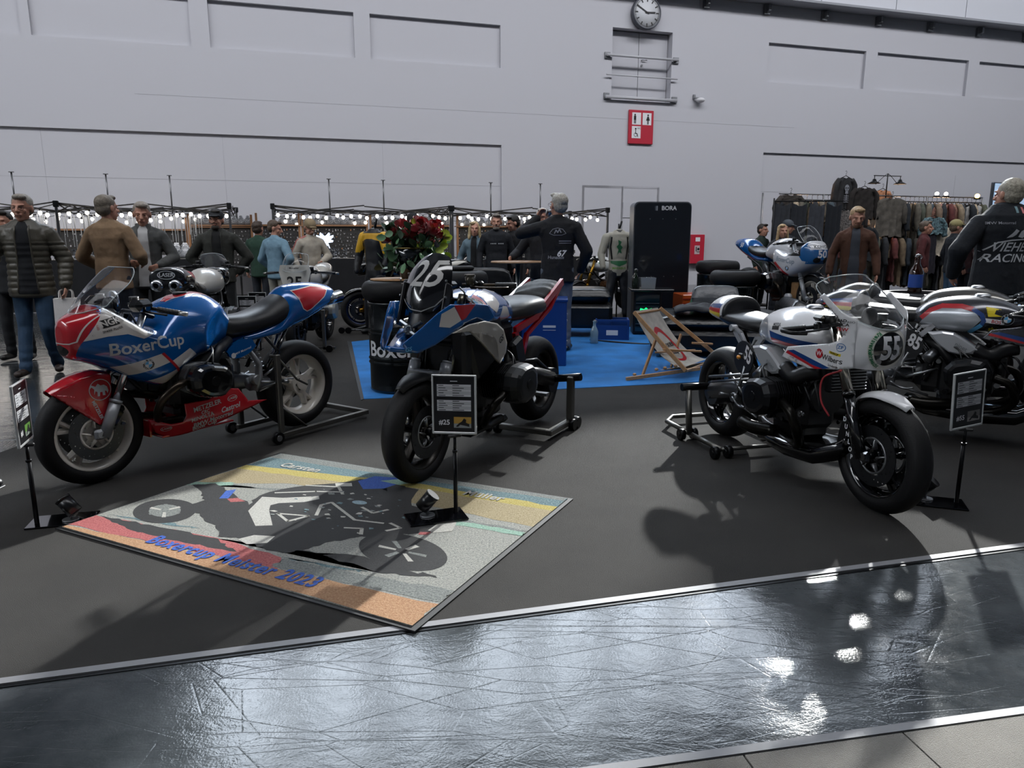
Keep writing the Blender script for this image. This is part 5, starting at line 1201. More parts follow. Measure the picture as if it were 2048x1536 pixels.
def inst(key, me, m_, parent, name, loc, rot, sc=1.):
    k = (key, m_.name)
    if k not in first: first[k] = me.copy(); first[k].materials.append(m_)
    o = bpy.data.objects.new(name, first[k]); C.objects.link(o); o.parent = parent; o.location = loc; o.rotation_euler = rot; o.scale = (sc,)*3; return o
rr = random.Random(11)
for k, (x, z) in enumerate(((-.2, .42), (-.12, .50), (-.05, .38), (.02, .52), (.07, .45), (.13, .52), (.12, .36), (.2, .44), (.26, .38), (-.24, .33), (.0, .30), (.18, .48), (-.15, .36), (.06, .56), (.16, .42), (-.08, .44), (.22, .5))):
    z = .12+z*.66; x *= .85
    y = rr.uniform(-.1, .1); inst('r', rme, ROSE, vs_, 'rose', (x+.03, y, z), (rr.uniform(-.6, .9)+.5, x*2, rr.uniform(0, 6)), 1.6)
    g = G(); g.tube(bez([(0, 0, .1), (x*.4, y*.4, .25), (x+.03, y, z)], 4), .004, 5); link('stem', g, LF[2], vs_)
for k in range(300):
    t = rr.uniform(0, 2*pi); R_ = rr.uniform(.06, .29); z = rr.uniform(.08, .46)-.15*max(0, R_-.2)*3*rr.random()
    m_ = LF[0] if k % 5 < 2 else (LF[1] if (k % 5 == 3 and cos(t) > 0) else LF[2])
    inst('l', lme, m_, vs_, 'leaf', (R_*cos(t)*1.05+.03, R_*sin(t)*.6, z), (rr.uniform(-1.3, 1.3), rr.uniform(-1.3, 1.3), rr.uniform(0, 6)), rr.uniform(.9, 1.35))
for k, (x, z) in enumerate(((.33, .50), (.36, .42), (.27, .30), (.30, .22), (.24, .26), (.31, .33), (-.35, .44), (-.26, .46), (-.1, .47), (.02, .60))): x *= .85; z *= .85; inst('l', lme, LF[1] if x > 0 else LF[0], vs_, 'leaf', (x, -.08, z), (1.4, rr.uniform(-.6, .6), rr.uniform(-.5, 1.2)), 1.1)
# second drum with tyre behind the middle motorcycle
b2 = V((-.62, 8.9, .0105)); barrel(b2, 'black oil drum under a tyre behind the middle motorcycle', None, h=.80); tag(tyre(b2+V((0, 0, .802)), .33, .20), 'tyre lying on the drum behind the adventure motorcycle', 'tyre')
tag(tyre(b2+V((0, 0, 1.003)), .16, .06), 'small round tray on the tyre behind the adventure motorcycle', 'tray')
# blue drum behind the rear wheel of the middle motorcycle
bb = thing('transport_box', 'upright blue box with metal clips behind the rear wheel of the adventure motorcycle', 'box', at(1090, 735)+V((0, .25, .0105)), R(-4))
link('box_body', G().box((0, 0, .36), (.50, .42, .72), bev=.008), mat('box_blue', '#0c3c86', .4, coat=.3), bb)
for z in (.2, .27, .5, .57): g = G(); g.box((.252, -.15, z), (.016, .05, .022), bev=.004); link('box_clip', g, ALU, bb)
g = G(); g.box((0, 0, .725), (.52, .44, .03), bev=.006); link('box_lid', g, mat('box_blue'), bb)
for z, h_ in ((.44, .05), (.40, .012)): decal(flat(rect2((.06, z), .14, h_*.5), 9), lambda a, b: V((a, -.2115, b)), LETTERW, bb, 'text_line')
# tyres on the right: tyre on drum, second pile at the fridge side, table tyre with beer bottle
def pile_t(p, n, label, r=.33, drum=.0, grp=None):
    z = .006
    if drum: barrel(V((p.x, p.y, z)), 'dark drum carrying the '+label, None, h=drum, r=.31); z += drum+.002
    for k in range(n):
        tag(tyre(V((p.x, p.y, z)), r, .2), label if n == 1 else label+(', upper one' if k == n-1 else ', lower one'), 'tyre'); z += .202
    return z
ptA = at(1478, 660); pile_t(V((3.05, 10.0, 0)), 1, 'tyre standing out left of the raised number 50 motorcycle', .34, .76)
pile_t(V((3.25, 11.6, 0)), 1, 'tyre on a drum behind the number 50 motorcycle', .34, .84)
zt_ = pile_t(V((4.12, 7.35, 0)), 1, 'big slick tyre holding the beer bottle, behind the grey motorcycles', .46, .66)
def bottle(o, label, h=.3, m_=None, lab=None):
    b = thing('bottle', label, 'bottle', o); r = h*.17
    link('bottle_body', G().lathe([(0, 0), (r, 0), (r*1.05, .01), (r*1.05, h*.55), (r*.8, h*.66), (r*.42, h*.78), (r*.38, h*.95), (r*.45, h), (0, h)], n=24), m_ or mat('beer_brown', '#2a1208', .08, coat=1.), b)
    if lab: link('bottle_label', G().lathe([(r*1.07, h*.14), (r*1.07, h*.5)], n=24), lab, b)
    g = G(); g.tube(bez([(r*.4, 0, h*.9), (r*.7, 0, h*.98), (0, 0, h*1.05), (-r*.5, 0, h*.97)], 4), .004, 6); g.cyl((0, 0, h), (0, 0, h*1.04), r*.35); link('swing_top', g, STEEL, b); return b
bottle(V((4.03, 7.3, zt_+.001)), 'large brown swing-top beer bottle with blue label on the big tyre', .36, None, mat('label_blue', '#2c4f9e', .4))

# ---------------------------------------------------------------- lounge: deckchairs, couch, ottoman, fridge, crate, display
dc = thing('deckchair', 'wooden deckchair with printed pale canvas on the blue carpet', 'chair', at(1330, 752)+V((.0, .25, .0105)), R(0))
A = lambda px, py, Y: V(aty(px, py, Y)-dc.location)
def rod(name, a, b, w_=.034, t=.02, par=None, m_=WOOD):
    g = G(); d = (b-a); L_ = d.length; q = d.to_track_quat('X', 'Z').to_matrix(); g.box((a+b)/2, (L_, t, w_), rot=q, bev=.003); return link(name, g, m_, par or dc)
Yn, Yf = 7.25, 7.85
nb, fb = A(1248, 758, 7.1), A(1420, 730, 7.95)
lt1, lt2 = A(1268, 624, 7.42), A(1320, 616, 8.0); lb1, lb2 = A(1372, 742, 7.15), A(1424, 722, 7.85)
rod('side_rail', lt1, lb1, .04, .024); rod('side_rail', lt2, lb2+V((.1, 0, .02)), .04, .024)
rod('foot_rail', A(1252, 758, 7.1), A(1400, 737, 7.3), .036, .024); rod('foot_rail', A(1300, 747, 7.65), A(1450, 720, 7.95), .036, .024)
rod('leg', A(1311, 680, 7.32), A(1284, 754, 7.18), .032, .02); rod('leg', A(1362, 668, 7.85), A(1342, 735, 7.7), .032, .02)
rod('arm_rest', A(1326, 699, 7.25), A(1403, 703, 7.3), .02, .03); rod('arm_rest', A(1384, 686, 7.8), A(1425, 688, 7.85), .02, .03)
rod('cross_bar', lt1+V((0, 0, -.02)), lt2+V((0, 0, -.02)), .02, .02); rod('cross_bar', lb1, lb2, .02, .02); rod('cross_bar', A(1311, 705, 7.25), A(1390, 700, 7.8), .018, .018)
for px, py in ((1269, 749), (1313, 739), (1330, 736), (1351, 732)):
    g = G(); c_ = A(px, py, 7.2); g.sph(c_, (.02, .02, .016)); link('rail_notch', g, WOOD, dc)
vs = []; n_, k_ = 14, 9
for i in range(n_+1):
    t = i/n_; a = lt1.lerp(lb1, t*.96+.01); b = lt2.lerp(lb2, t*.96+.01); sag = V((-.02, .0, -.13*sin(pi*t)**.8))
    for j in range(k_+1): s_ = .04+.92*j/k_; vs.append(a.lerp(b, s_)+sag*(1+.15*sin(pi*s_))+V((0, 0, .012)))
cv = link('canvas', G().add(vs, [[i*(k_+1)+j, i*(k_+1)+j+1, (i+1)*(k_+1)+j+1, (i+1)*(k_+1)+j] for i in range(n_) for j in range(k_)]), mat('canvas', '#a9a59d', .9, noisec=.15, nscale=9), dc)
def cf(u, v_):   # canvas coordinates, u across 0..1, v down 0..1
    a = lt1.lerp(lb1, v_*.96+.01); b = lt2.lerp(lb2, v_*.96+.01); return a.lerp(b, .04+.92*u)+V((-.02, .0, -.13*sin(pi*v_)**.8))*(1+.15*sin(pi*(.04+.92*u)))+V((-.003, -.004, .017))
decal(flat(disc2((.55, .48), .30, 32, .24, .9), .06), cf, REDL, cv, 'logo_ring'); 
for t, v_, s_ in (('Boxer', .42, .24), ('Cup', .55, .24)): decal(text(t, s_*.9, .02, L=.05), lambda a, b, v_=v_: cf(.55+a*.9, v_-b*.62), LETTERK, cv)
d2c = dup(dc, loc=V((.10, 8.1, .0105)), rz=R(178), label='second deckchair mostly hidden behind the adventure motorcycle')
# couch
LE2 = mat('couch_leather', '#0d0f13', .28, bump=.25, bscale=14)
def cushion(c, d, parent=None, name='cushion', m_=LE2, rot=None, puff=1.):
    g = G(); n_ = 14; vs = []
    for i in range(n_+1):
        for j in range(n_+1):
            x, y = -1+2*i/n_, -1+2*j/n_; e = (1-x**6)*(1-y**6); vs.append((x, y, e**.5))
    N_ = (n_+1)**2
    V2 = [V((x*d[0]/2*(1-.06*(1-z)), y*d[1]/2*(1-.06*(1-z)), z*d[2]/2*puff)) for x, y, z in vs]+[V((x*d[0]/2*(1-.06*(1-z)), y*d[1]/2*(1-.06*(1-z)), -z*d[2]/2)) for x, y, z in vs]
    fs = [[i*(n_+1)+j, (i+1)*(n_+1)+j, (i+1)*(n_+1)+j+1, i*(n_+1)+j+1] for i in range(n_) for j in range(n_)]; fs += [[q+N_ for q in f[::-1]] for f in fs]
    if rot: V2 = [rot @ p for p in V2]
    g.add([p+V(c) for p in V2], fs); return link(name, g, m_, parent)
co = thing('couch', 'low black leather couch behind the deckchair', 'couch', V((2.75, 8.85, .0105)), R(-8))
link('couch_base', G().box((-.1, 0, .2), (1.9, 1.0, .24), bev=.05), LE2, co)
for x in (-.95, -.1, .75):
    for y in (-.42, .42):
        g = G(); g.cyl((x, y, 0), (x, y, .085), .025); link('couch_leg', g, STEEL, co)
cushion((-.3, -.02, .40), (1.5, 1.0, .2), co, 'seat_cushion'); cushion((-.25, .2, .62), (.62, .3, .36), co, 'back_cushion', m_=mat('grey_sheen_leather', '#4a4d52', .3, bump=.4, bscale=12), rot=M.Rotation(R(-20), 3, 'X'))
cushion((.7, 0, .50), (.4, .9, .3), co, 'back_cushion', rot=M.Rotation(R(24), 3, 'Y'))
g = G(); n_ = 22; vs = []
for i in range(n_+1):
    for j in range(n_+1):
        x, y = -.4+.8*i/n_, -.3+.6*j/n_; e = max(0, 1-(x/.42)**4)*max(0, 1-(y/.32)**4); vs.append((x, y, .03+.14*e**.5*(.6+.5*noise.noise(V((x*6, y*6, 2))))))
g.add(vs, [[i*(n_+1)+j, (i+1)*(n_+1)+j, (i+1)*(n_+1)+j+1, i*(n_+1)+j+1] for i in range(n_) for j in range(n_)])
jk = link('folded_jacket', g, mat('dark_cloth', '#0d1018', .75)); jk.location = V((2.35, 8.7, .50)); jk.rotation_euler = (0, 0, R(-10)); tag(jk, 'dark jacket thrown down on the leather couch seat', 'jacket')
jk.modifiers.new('s', 'SOLIDIFY').thickness = .02
ot = thing('ottoman', 'black leather ottoman on steel legs right of the standing man', 'ottoman', V((.95, 10.6, .0105)), R(-5))
link('ottoman_base', G().box((.1, 0, .30), (.8, .75, .34), bev=.05), LE2, ot); cushion((.12, 0, .58), (.76, .8, .22), ot)
for x in (-.22, .42):
    for y in (-.3, .3): g = G(); g.cyl((x, y, 0), (x, y, .13), .03); link('ottoman_leg', g, STEEL, ot)
sf2 = thing('armchair', 'black leather armchair hidden behind the adventure motorcycle seat', 'chair', V((-.55, 10.7, .0105)), 0)
link('armchair_base', G().box((0, 0, .22), (1.3, .9, .3), bev=.05), LE2, sf2); cushion((0, -.02, .44), (1.1, .8, .2), sf2); cushion((0, .36, .7), (1.2, .22, .5), sf2, 'back_cushion')
g = G(); g.box((-.62, 0, .5), (.16, .85, .24), bev=.05); link('armrest', g, LE2, sf2); g = G(); g.box((.62, 0, .5), (.16, .85, .24), bev=.05); link('armrest', g, LE2, sf2)
# blue crate
cr = thing('crate', 'blue plastic beverage crate near the ottoman', 'crate', at(1222, 680)+V((.02, .1, .0105)), R(-6))
CB = mat('crate_blue', '#143a7d', .45)
g = G(); W_, D_, H_ = .44, .32, .28
for x, y, a, b in ((0, -D_/2, W_, .015), (0, D_/2, W_, .015), (-W_/2, 0, .015, D_), (W_/2, 0, .015, D_)): g.box((x, y, H_*.36), (a, b, H_*.72)); g.box((x, y, H_*.95), (a+.008, b+.008, H_*.1))
for x in (-W_/2, W_/2):
    for y in (-D_/2, D_/2): g.box((x, y, H_/2), (.03, .03, H_))
g.box((0, 0, .01), (W_, D_, .02)); g.box((0, 0, H_*.5), (.01, D_, H_*.9)); g.box((0, 0, H_*.5), (W_, .01, H_*.9)); link('crate_body', g, CB, cr)
decal(flat(rect2((0, .10), .16, .07), 9), lambda a, b: V((a, -D_/2-.0085, b)), LETTERW, cr, 'crate_label')
bottle(at(1188, 688)+V((0, 0, .0105)), 'clear water bottle standing before the ottoman', .30, mat('water_pet', '#7f98a3', .08, coat=1.))
cb = G(); cb.tube(bez([at(1180, 680, .012), at(1230, 684, .02), at(1290, 688, .014), at(1320, 686, .012)], 8), .012, 8); tag(link('power_cable', cb, BLACKP), 'black cable lying on the blue carpet by the fridge', 'cable')
# fridge with green sign
fg = thing('drinks_fridge', 'black glass-door drinks fridge with a glowing green emblem', 'fridge', at(1296, 672)+V((0, .25, .0105)), R(-4))
link('cabinet', G().box((0, .02, .32), (.40, .42, .62), bev=.01), BLACKP, fg); link('table_top', G().box((.06, 0, .648), (.62, .5, .03), bev=.008), mat('bar_top', '#1b1c1f', .25), fg)
link('glass_door', G().box((0, -.196, .32), (.34, .012, .54)), mat('fridge_glass', '#07222c', .08, coat=1.), fg)
g = G()
for z in (.16, .3, .46): g.box((0, -.206, z), (.33, .012, .012))
link('fridge_shelf', g, STEEL, fg)['kind'] = 'stuff'
decal(flat([[(-.09, .02), (-.08, .05), (-.03, .035), (0, .06), (.03, .035), (.08, .05), (.09, .02), (.07, .0), (.065, -.06), (.045, -.06), (.04, 0), (.01, 0), (.005, -.06), (-.015, -.06), (-.02, 0), (-.045, 0), (-.05, -.06), (-.07, -.06), (-.07, 0)]], 9), lambda a, b: V((a-.02, -.205, b+.34)), mat('neon_green', '#13e070', .4, emit=2.2), fg, 'glowing_emblem')
tub = thing('plastic_tub', 'clear plastic tub on the fridge top', 'tub', fg.location+V((0, -.05, .664))); link('tub_body', G().box((0, 0, .08), (.2, .16, .16), taper=1.1), mat('tub_plastic', '#8c9297', .2, coat=.5), tub)
bottle(fg.location+V((-.17, 0, .664)), 'dark green bottle beside the tub on the fridge', .27, mat('bottle_green', '#0c1a10', .1, coat=1.))
bn = tag(link('storage_bin', G().box((0, 0, .2), (.42, .36, .38), bev=.04, taper=1.05), mat('bin_dark', '#1a2a34', .5)), 'dark storage bin between fridge and deckchair', 'bin'); bn.location = at(1338, 680)+V((.14, .3, .0105))
bx = thing('orange_case', 'orange tool case behind the couch', 'case', V((2.9, 10.9, .006)), R(4)); link('case_body', G().box((0, 0, .3), (.85, .5, .56), bev=.01), mat('orange_paint', '#b4511c', .35, coat=.5), bx)
for z in (.45, .52): link('case_trim', G().box((0, -.252, z), (.86, .01, .02)), mat('case_red', '#8c2a18', .4), bx)
# display tower BORA
bo = thing('display_tower', 'tall dark rounded display panel lettered BORA', 'display', V((2.33, 11.5, .006)), R(3))
bw, bh = .90, 1.94
def rr2(w_, h_, r_, z0=0.):
    P = []
    for cx_, cz_, a0 in ((w_/2-r_, h_-r_, 0), (-w_/2+r_, h_-r_, 90), (-w_/2+.02, .02, 180), (w_/2-.02, .02, 270)):
        rr_ = r_ if a0 < 180 else .02
        P += [(cx_+rr_*cos(R(a0+k*15)), z0+cz_+rr_*sin(R(a0+k*15))) for k in range(7)]
    return P
link('tower_body', G().prism(rr2(bw, bh, .08), lambda u, v_, d: V((u, d, v_)), -.0, .3), mat('tower_grey', '#6a6d73', .35, .5), bo)
link('front_panel', G().prism(rr2(bw-.03, bh-.03, .07, .01), lambda u, v_, d: V((u, d, v_)), -.018, .0), mat('tower_front', '#0b1119', .35, coat=.3), bo)
decal(text('BORA', .088, .03, L=0), lambda a, b: V((a+.09, -.0195, b+1.84)), LETTERW, bo)
for k in range(4): decal(flat(rect2((-.13+k*.012, 1.84), .012, .07), 9), lambda a, b: V((a, -.0195, b)), mat('bora_%d' % k, ['#2a3038', '#4a5058', '#6c7177', '#8f9397'][k], .5), bo, 'logo_block')
g = G()
for x, z in ((-.2, 1.68), (.0, 1.68), (.2, 1.68), (-.15, .8), (.05, .8), (.2, .8)): g.cyl((x, -.02, z), (x, -.026, z), .008, n=10)
link('panel_screw', g, STEEL, bo)['kind'] = 'stuff'
# round standing table by the man in the dark jacket
tb = thing('standing_table', 'round wooden-topped standing table left of the man with 67 on his back', 'table', V((.08, 9.9, .0105)), 0)
link('table_top', G().lathe([(0, 0), (.36, 0), (.37, .01), (.36, .025), (0, .025)], (0, 0, 1.06), n=44), mat('table_wood', '#8f6e4d', .4), tb)
g = G(); g.cyl((0, 0, .02), (0, 0, 1.06), .03, n=16); link('table_post', g, STEEL, tb); link('table_foot', G().lathe([(0, 0), (.26, 0), (.25, .015), (0, .03)], n=32), DARKM, tb)
# LED screen at the right edge
Ls = thing('display_screen', 'bright pale blue display screen at the right edge', 'screen', V((8.72, 12.6, .006)), R(24))
link('screen_frame', G().box((0, 0, 1.23), (2.0, .05, 2.1), bev=.01), mat('screen_frame', '#4b5058', .5), Ls)
link('screen_face', G().box((0, -.03, 1.24), (1.94, .008, 2.04)), mat('screen_glow', '#9fb8d4', .4, emit=.8), Ls)
decal(text('ORTEMA', .17, .01, L=0), lambda a, b: V((a-.62, -.037, b+2.1)), mat('screen_text', '#e6eef6', .4, emit=.6), Ls)
# ---------------------------------------------------------------- people
def blob(name, g, m_, parent, vox=.01, smooth=6, fn=None):
    me = g.mesh(name); o = bpy.data.objects.new(name, me); C.objects.link(o)
    md = o.modifiers.new('r', 'REMESH'); md.mode = 'VOXEL'; md.voxel_size = vox; md.use_smooth_shade = True
    if smooth: s_ = o.modifiers.new('s', 'SMOOTH'); s_.iterations = smooth; s_.factor = .5
    m2 = bpy.data.meshes.new_from_object(o.evaluated_get(bpy.context.evaluated_depsgraph_get())); bpy.data.objects.remove(o)
    if fn:
        b = bmesh.new(); b.from_mesh(m2); b.normal_update()
        for v_ in b.verts: v_.co += v_.normal*fn(v_.co)
        b.to_mesh(m2); b.free()
    for p in m2.polygons: p.use_smooth = True
    m2.materials.append(m_); q = bpy.data.objects.new(name, m2); C.objects.link(q); q.parent = parent; return q
SKIN = mat('skin', '#b98873', .5, noisec=.08, nscale=40, spec=.4)
def head_g(g, c, yaw=0., pitch=0., s=1., nose=True):
    """head around centre c; faces -y before yaw"""
    q = M.Rotation(yaw, 3, 'Z') @ M.Rotation(pitch, 3, 'X'); P = lambda x, y, z: V(c)+q @ V((x*s, y*s, z*s))
    g.sph(P(0, .018, .03), (.076*s, .095*s, .095*s), 16, 12, rot=q); g.sph(P(0, -.015, -.035), (.060*s, .072*s, .085*s), 16, 12, rot=q)
    g.sph(P(0, -.052, -.088), (.033*s, .032*s, .028*s), 12, 8, rot=q)
    for x in (-1, 1):
        g.sph(P(x*.078, .015, -.005), (.012*s, .02*s, .034*s), 8, 8, rot=q); g.sph(P(x*.038, -.062, -.022), (.022*s, .014*s, .02*s), 8, 6, rot=q)
        g.caps(P(x*.012, -.085, .028), P(x*.05, -.072, .030), .008*s, .007*s, 8)
    g.caps(P(0, -.088, .02), P(0, -.112, -.022), .010*s, .0155*s, 10); g.sph(P(0, -.1, -.024), (.021*s, .014*s, .011*s), 8, 6, rot=q)
    g.caps(P(-.02, -.086, -.052), P(.02, -.086, -.052), .0085*s, .0085*s, 8); g.caps(P(-.017, -.084, -.064), P(.017, -.084, -.064), .009*s, .009*s, 8)
    return P
def hand_g(g, w_, d, up, side, curl=.5, s=1.):
    """palm at wrist w_, pointing d; up = back-of-hand normal; side=+1 thumb to d x up"""
    d = V(d).normalized(); up = V(up); up = (up-d*up.dot(d)).normalized(); sd = d.cross(up)*side
    g.caps(V(w_), V(w_)+d*.055*s, .026*s, .036*s, 10, side=up, fl=.45); pc = V(w_)+d*.07*s
    for k, (o_, L_) in enumerate(((-.030, .062), (-.010, .074), (.010, .072), (.028, .058))):
        a = pc+sd*-o_*s+d*.012*s; d1 = (d-up*curl*.7).normalized(); d2 = (d-up*(curl*2.2)).normalized(); m_ = a+d1*L_*.5*s
        g.caps(a-d*.03*s, m_, .0105*s, .0095*s, 7); g.caps(m_, m_+d2*L_*.45*s, .0095*s, .008*s, 7)
    t0 = V(w_)+sd*.024*s+d*.02*s; t1 = t0+(sd*.6+d*.6-up*.3).normalized()*.04*s; g.caps(t0, t1, .014*s, .011*s, 8); g.caps(t1, t1+(d-up*.5*curl+sd*.1).normalized()*.032*s, .011*s, .009*s, 8)
def person(label, o, yaw, H=1.78, top=('jacket', '#20242a'), pants='#28394e', shoes='#1c1613', hair='#3a3028', hlen=0, hat=None, arms=None, head=(0, 0), build=1., skin=SKIN,
           inner=None, fn=None, vox=.012, extra=None, beard=None, glasses=False, leg=(0, 0), stripe=None, hands=None, lean=0., hem=.0, tw=0., lod=1):
    k = H/1.78; r = thing('person', label, 'person', V((o[0], o[1], .006)), yaw)
    b = build; hip = .93*k; sh = 1.485*k; ln = V((0, -lean, 0))
    J = {}
    for s in (-1, 1):
        J['h', s] = V((s*.09*k, 0, hip)); st = leg[0 if s < 0 else 1]
        J['k', s] = V((s*.10*k, -.02+min(0, st*.5)*1., .49*k)); J['a', s] = V((s*(.11+abs(st)*.05)*k, .02-st, .09*k))
        J['s', s] = V((s*.172*k*b, .0, sh-.085*k))+ln; e, w_ = (arms or {}).get(s, ((s*.27, .03, 1.16), (s*.29, -.06, .92)))
        J['e', s] = V(e)*k+ln*.8 if abs(e[0]) < 9 else e; J['w', s] = V(w_)*k+ln*.6
    # body: one continuous skin surface
    g = G(); hc = V((0, -.015, H-.137*k))+ln*1.1; P = head_g(g, hc, head[0], head[1], k*1.1)
    g.caps(V((0, .01, sh-.02))+ln, hc+V((0, .02, -.05*k)), .056*k, .052*k, 12)
    g.caps(V((0, 0, hip+.05)), V((0, 0, sh-.12*k))+ln, .11*k, .13*k, 12, side=(0, 1, 0), fl=.7); g.caps(J['s', -1], J['s', 1], .05*k, .05*k, 10)
    for s in (-1, 1):
        g.caps(J['h', s], J['k', s], .07*k, .05*k, 8); g.caps(J['k', s], J['a', s], .05*k, .035*k, 8)
        g.caps(J['s', s], J['e', s], .042*k, .036*k, 8); g.caps(J['e', s], J['w', s], .036*k, .026*k, 8)
        hd = (hands or {}).get(s) or ((J['w', s]-J['e', s]).normalized(), (s, 0, 0), -s*1)
        hand_g(g, J['w', s], hd[0], hd[1], hd[2], .5, k)
    blob('body', g, skin, r, .0075 if lod else .011, 2)
    if lod:
        g = G()
        for x in (-1, 1): g.sph(P(x*.031, -.084, .004), (.010*k, .006*k, .0045*k), 8, 6)
        link('eyes', g, mat('eye_dark', '#1a1412', .2), r)
        g = G(); g.caps(P(-.02, -.0925, -.058), P(.02, -.0925, -.058), .0028, .0028, 6); link('mouth_line', g, mat('lip_dark', '#6b2f2c', .6), r)
    # trousers
    g = G(); pm = mat('trousers_'+pants, pants, .85, noisec=.12, nscale=14, bump=.15, bscale=40)
    g.caps(V((-.05*k, 0, hip)), V((.05*k, 0, hip)), .115*k*b, .115*k*b, 12, side=(0, 1, 0), fl=.85); g.caps(V((0, 0, hip)), V((0, 0, hip+.06*k)), .13*k*b, .13*k*b, 14, side=(0, 1, 0), fl=.75)
    for s in (-1, 1): g.caps(J['h', s], J['k', s], .092*k*min(b, 1.1), .068*k, 12); g.caps(J['k', s], J['a', s]+V((0, 0, -.01)), .068*k, .056*k, 12)
    blob('trousers', g, pm, r, vox, 3, lambda p: .006*noise.noise(p*9)+.004*sin(p.z*70)*max(0, 1-abs(p.z-.15)/.2))
    for s in (-1, 1):
        g = G(); a = J['a', s]; f = V((s*.25, -1, 0)).normalized(); g.caps(V((a.x, a.y+.02, .045*k)), V((a.x, a.y, .045*k))+f*.15*k, .042*k, .042*k, 12, side=(0, 0, 1), fl=.85); g.caps(V((a.x, a.y, .06)), a, .045*k, .047*k, 12)
        g.v = [(p[0], p[1], max(p[2], .0)) for p in g.v]; sh_ = blob('shoe', g, mat('shoe_'+shoes, shoes, .5), r, .01, 2)
    # upper clothing
    g = G(); tc = top[1]; hm = hip-.10*k-hem
    g.caps(V((0, 0, hm)), V((0, 0, hip+.18*k))+ln*.4, .180*k*b, .162*k*b, 18, side=(0, 1, 0), fl=.74); g.caps(V((0, 0, hip+.16*k))+ln*.4, V((0, 0, sh-.14*k))+ln, .160*k*b, .185*k*b, 18, side=(0, 1, 0), fl=.68)
    g.caps(V((-.11*k*b, 0, sh-.12*k))+ln, V((.11*k*b, 0, sh-.12*k))+ln, .105*k, .105*k, 14, side=(0, 1, 0), fl=.95)
    for s in (-1, 1): g.caps(V((0, .01, sh+.0*k))+ln, J['s', s]+V((0, .01, .012*k)), .062*k, .062*k, 12)
    g.caps(V((0, .01, sh-.02))+ln, V((0, .008, sh+.0*k))+ln, .088*k, .080*k, 14)
    rs = top[2] if len(top) > 2 else 1.
    for s in (-1, 1): g.caps(J['s', s], J['e', s], .070*k*(.5+.5*rs), .058*k*rs, 14); g.caps(J['e', s], J['w', s], .058*k*rs, .043*k*rs, 14)
    g.v = [(p[0], p[1], max(p[2], hm-.02) if abs(p[0]) < .2*b and p[2] < hm+.05 else p[2]) for p in g.v]
    tm = top[3] if len(top) > 3 else mat('top_'+tc, tc, .85, noisec=.1, nscale=10, bump=.15, bscale=50)
    tp = blob(top[0], g, tm, r, vox, 3, fn or (lambda p: .007*noise.noise(p*8)+.003*noise.noise(p*22)))
    if inner:   # open front: the shirt seen between the two sides of the jacket
        fi = onto(tp, (0, -.6, 0), (1, 0, 0), (0, 0, 1), (0, 1, 0), off=.003)
        ol = [(-.085*k, hm+.01), (.085*k, hm+.01), (.062*k, hip+.2*k), (.060*k, sh-.12*k), (.055*k, sh-.02*k), (.03*k, sh+.03*k), (-.03*k, sh+.03*k), (-.055*k, sh-.02*k), (-.060*k, sh-.12*k), (-.062*k, hip+.2*k)]
        decal(flat([ol], .025), fi, mat('shirt_'+inner, inner, .85), tp, 'shirt')
        for q in (-1, 1):
            pts = [fi(q*.088*k, hm+.02), fi(q*.066*k, hip+.2*k), fi(q*.062*k, sh-.12*k), fi(q*.058*k, sh-.03*k)]; pts = [p for p in pts if p is not None]
            if len(pts) > 2: g = G(); g.tube(bez(pts+[V((q*.07*k, .0, sh+.05*k))], 5), [.008]*(5*len(pts)-2)+[.014]*3, 8); link('jacket_edge', g, tm, tp)
    if hair:
        hm_ = mat('hair_'+hair, hair, .55, noisec=.25, nscale=50, bump=.3, bscale=90); g = G(); q = M.Rotation(head[0], 3, 'Z') @ M.Rotation(head[1], 3, 'X')
        g.sph(P(0, .03, .048), (.092*k, .102*k, .091*k), 16, 12, rot=q); g.sph(P(0, .05, .0), (.088*k, .072*k, .082*k), 16, 10, rot=q)
        if hlen == 0: g.sph(P(.01, -.045, .10), (.066*k, .045*k, .03*k), 12, 8, rot=q)
        if hlen == 2:
            for x in (-1, 1): g.caps(P(x*.07, .0, .02), P(x*.085, .0, -.14), .032*k, .03*k, 10)
            g.caps(P(0, .08, 0), P(0, .07, -.14), .06*k, .06*k, 12, side=(0, 1, 0), fl=.6); g.sph(P(-.03, -.05, .095), (.05*k, .035*k, .03*k), rot=q)
        blob('hair', g, hm_, r, .009, 2, lambda p: .003*noise.noise(p*30)+.0015*noise.noise(p*90))
    if beard:
        g = G(); g.sph(P(0, -.06, -.085), (.05*k, .042*k, .038*k), 12, 8); g.caps(P(-.03, -.085, -.045), P(.03, -.085, -.045), .008, .008, 8); link('beard', g, mat('hair_'+beard, beard, .8, noisec=.3, nscale=80), r)
    if hat:
        kind, hc_ = hat; m_ = mat('hat_'+hc_, hc_, .8, bump=.2, bscale=80); g = G(); q = M.Rotation(head[0], 3, 'Z') @ M.Rotation(head[1], 3, 'X')
        g.sph(P(0, .018, .055), (.098*k, .115*k, .096*k if kind == 'cap' else .115*k), 18, 12, rot=q)
        if kind == 'cap': g.caps(P(-.03, -.08, .052), P(.03, -.08, .052), .045*k, .045*k, 12, side=(0, 0, 1), fl=.16); g.caps(P(-.015, -.12, .045), P(.015, -.12, .045), .045*k, .045*k, 12, side=(0, 0, 1), fl=.14)
        blob('cap' if kind == 'cap' else 'beanie', g, m_, r, .009, 2)
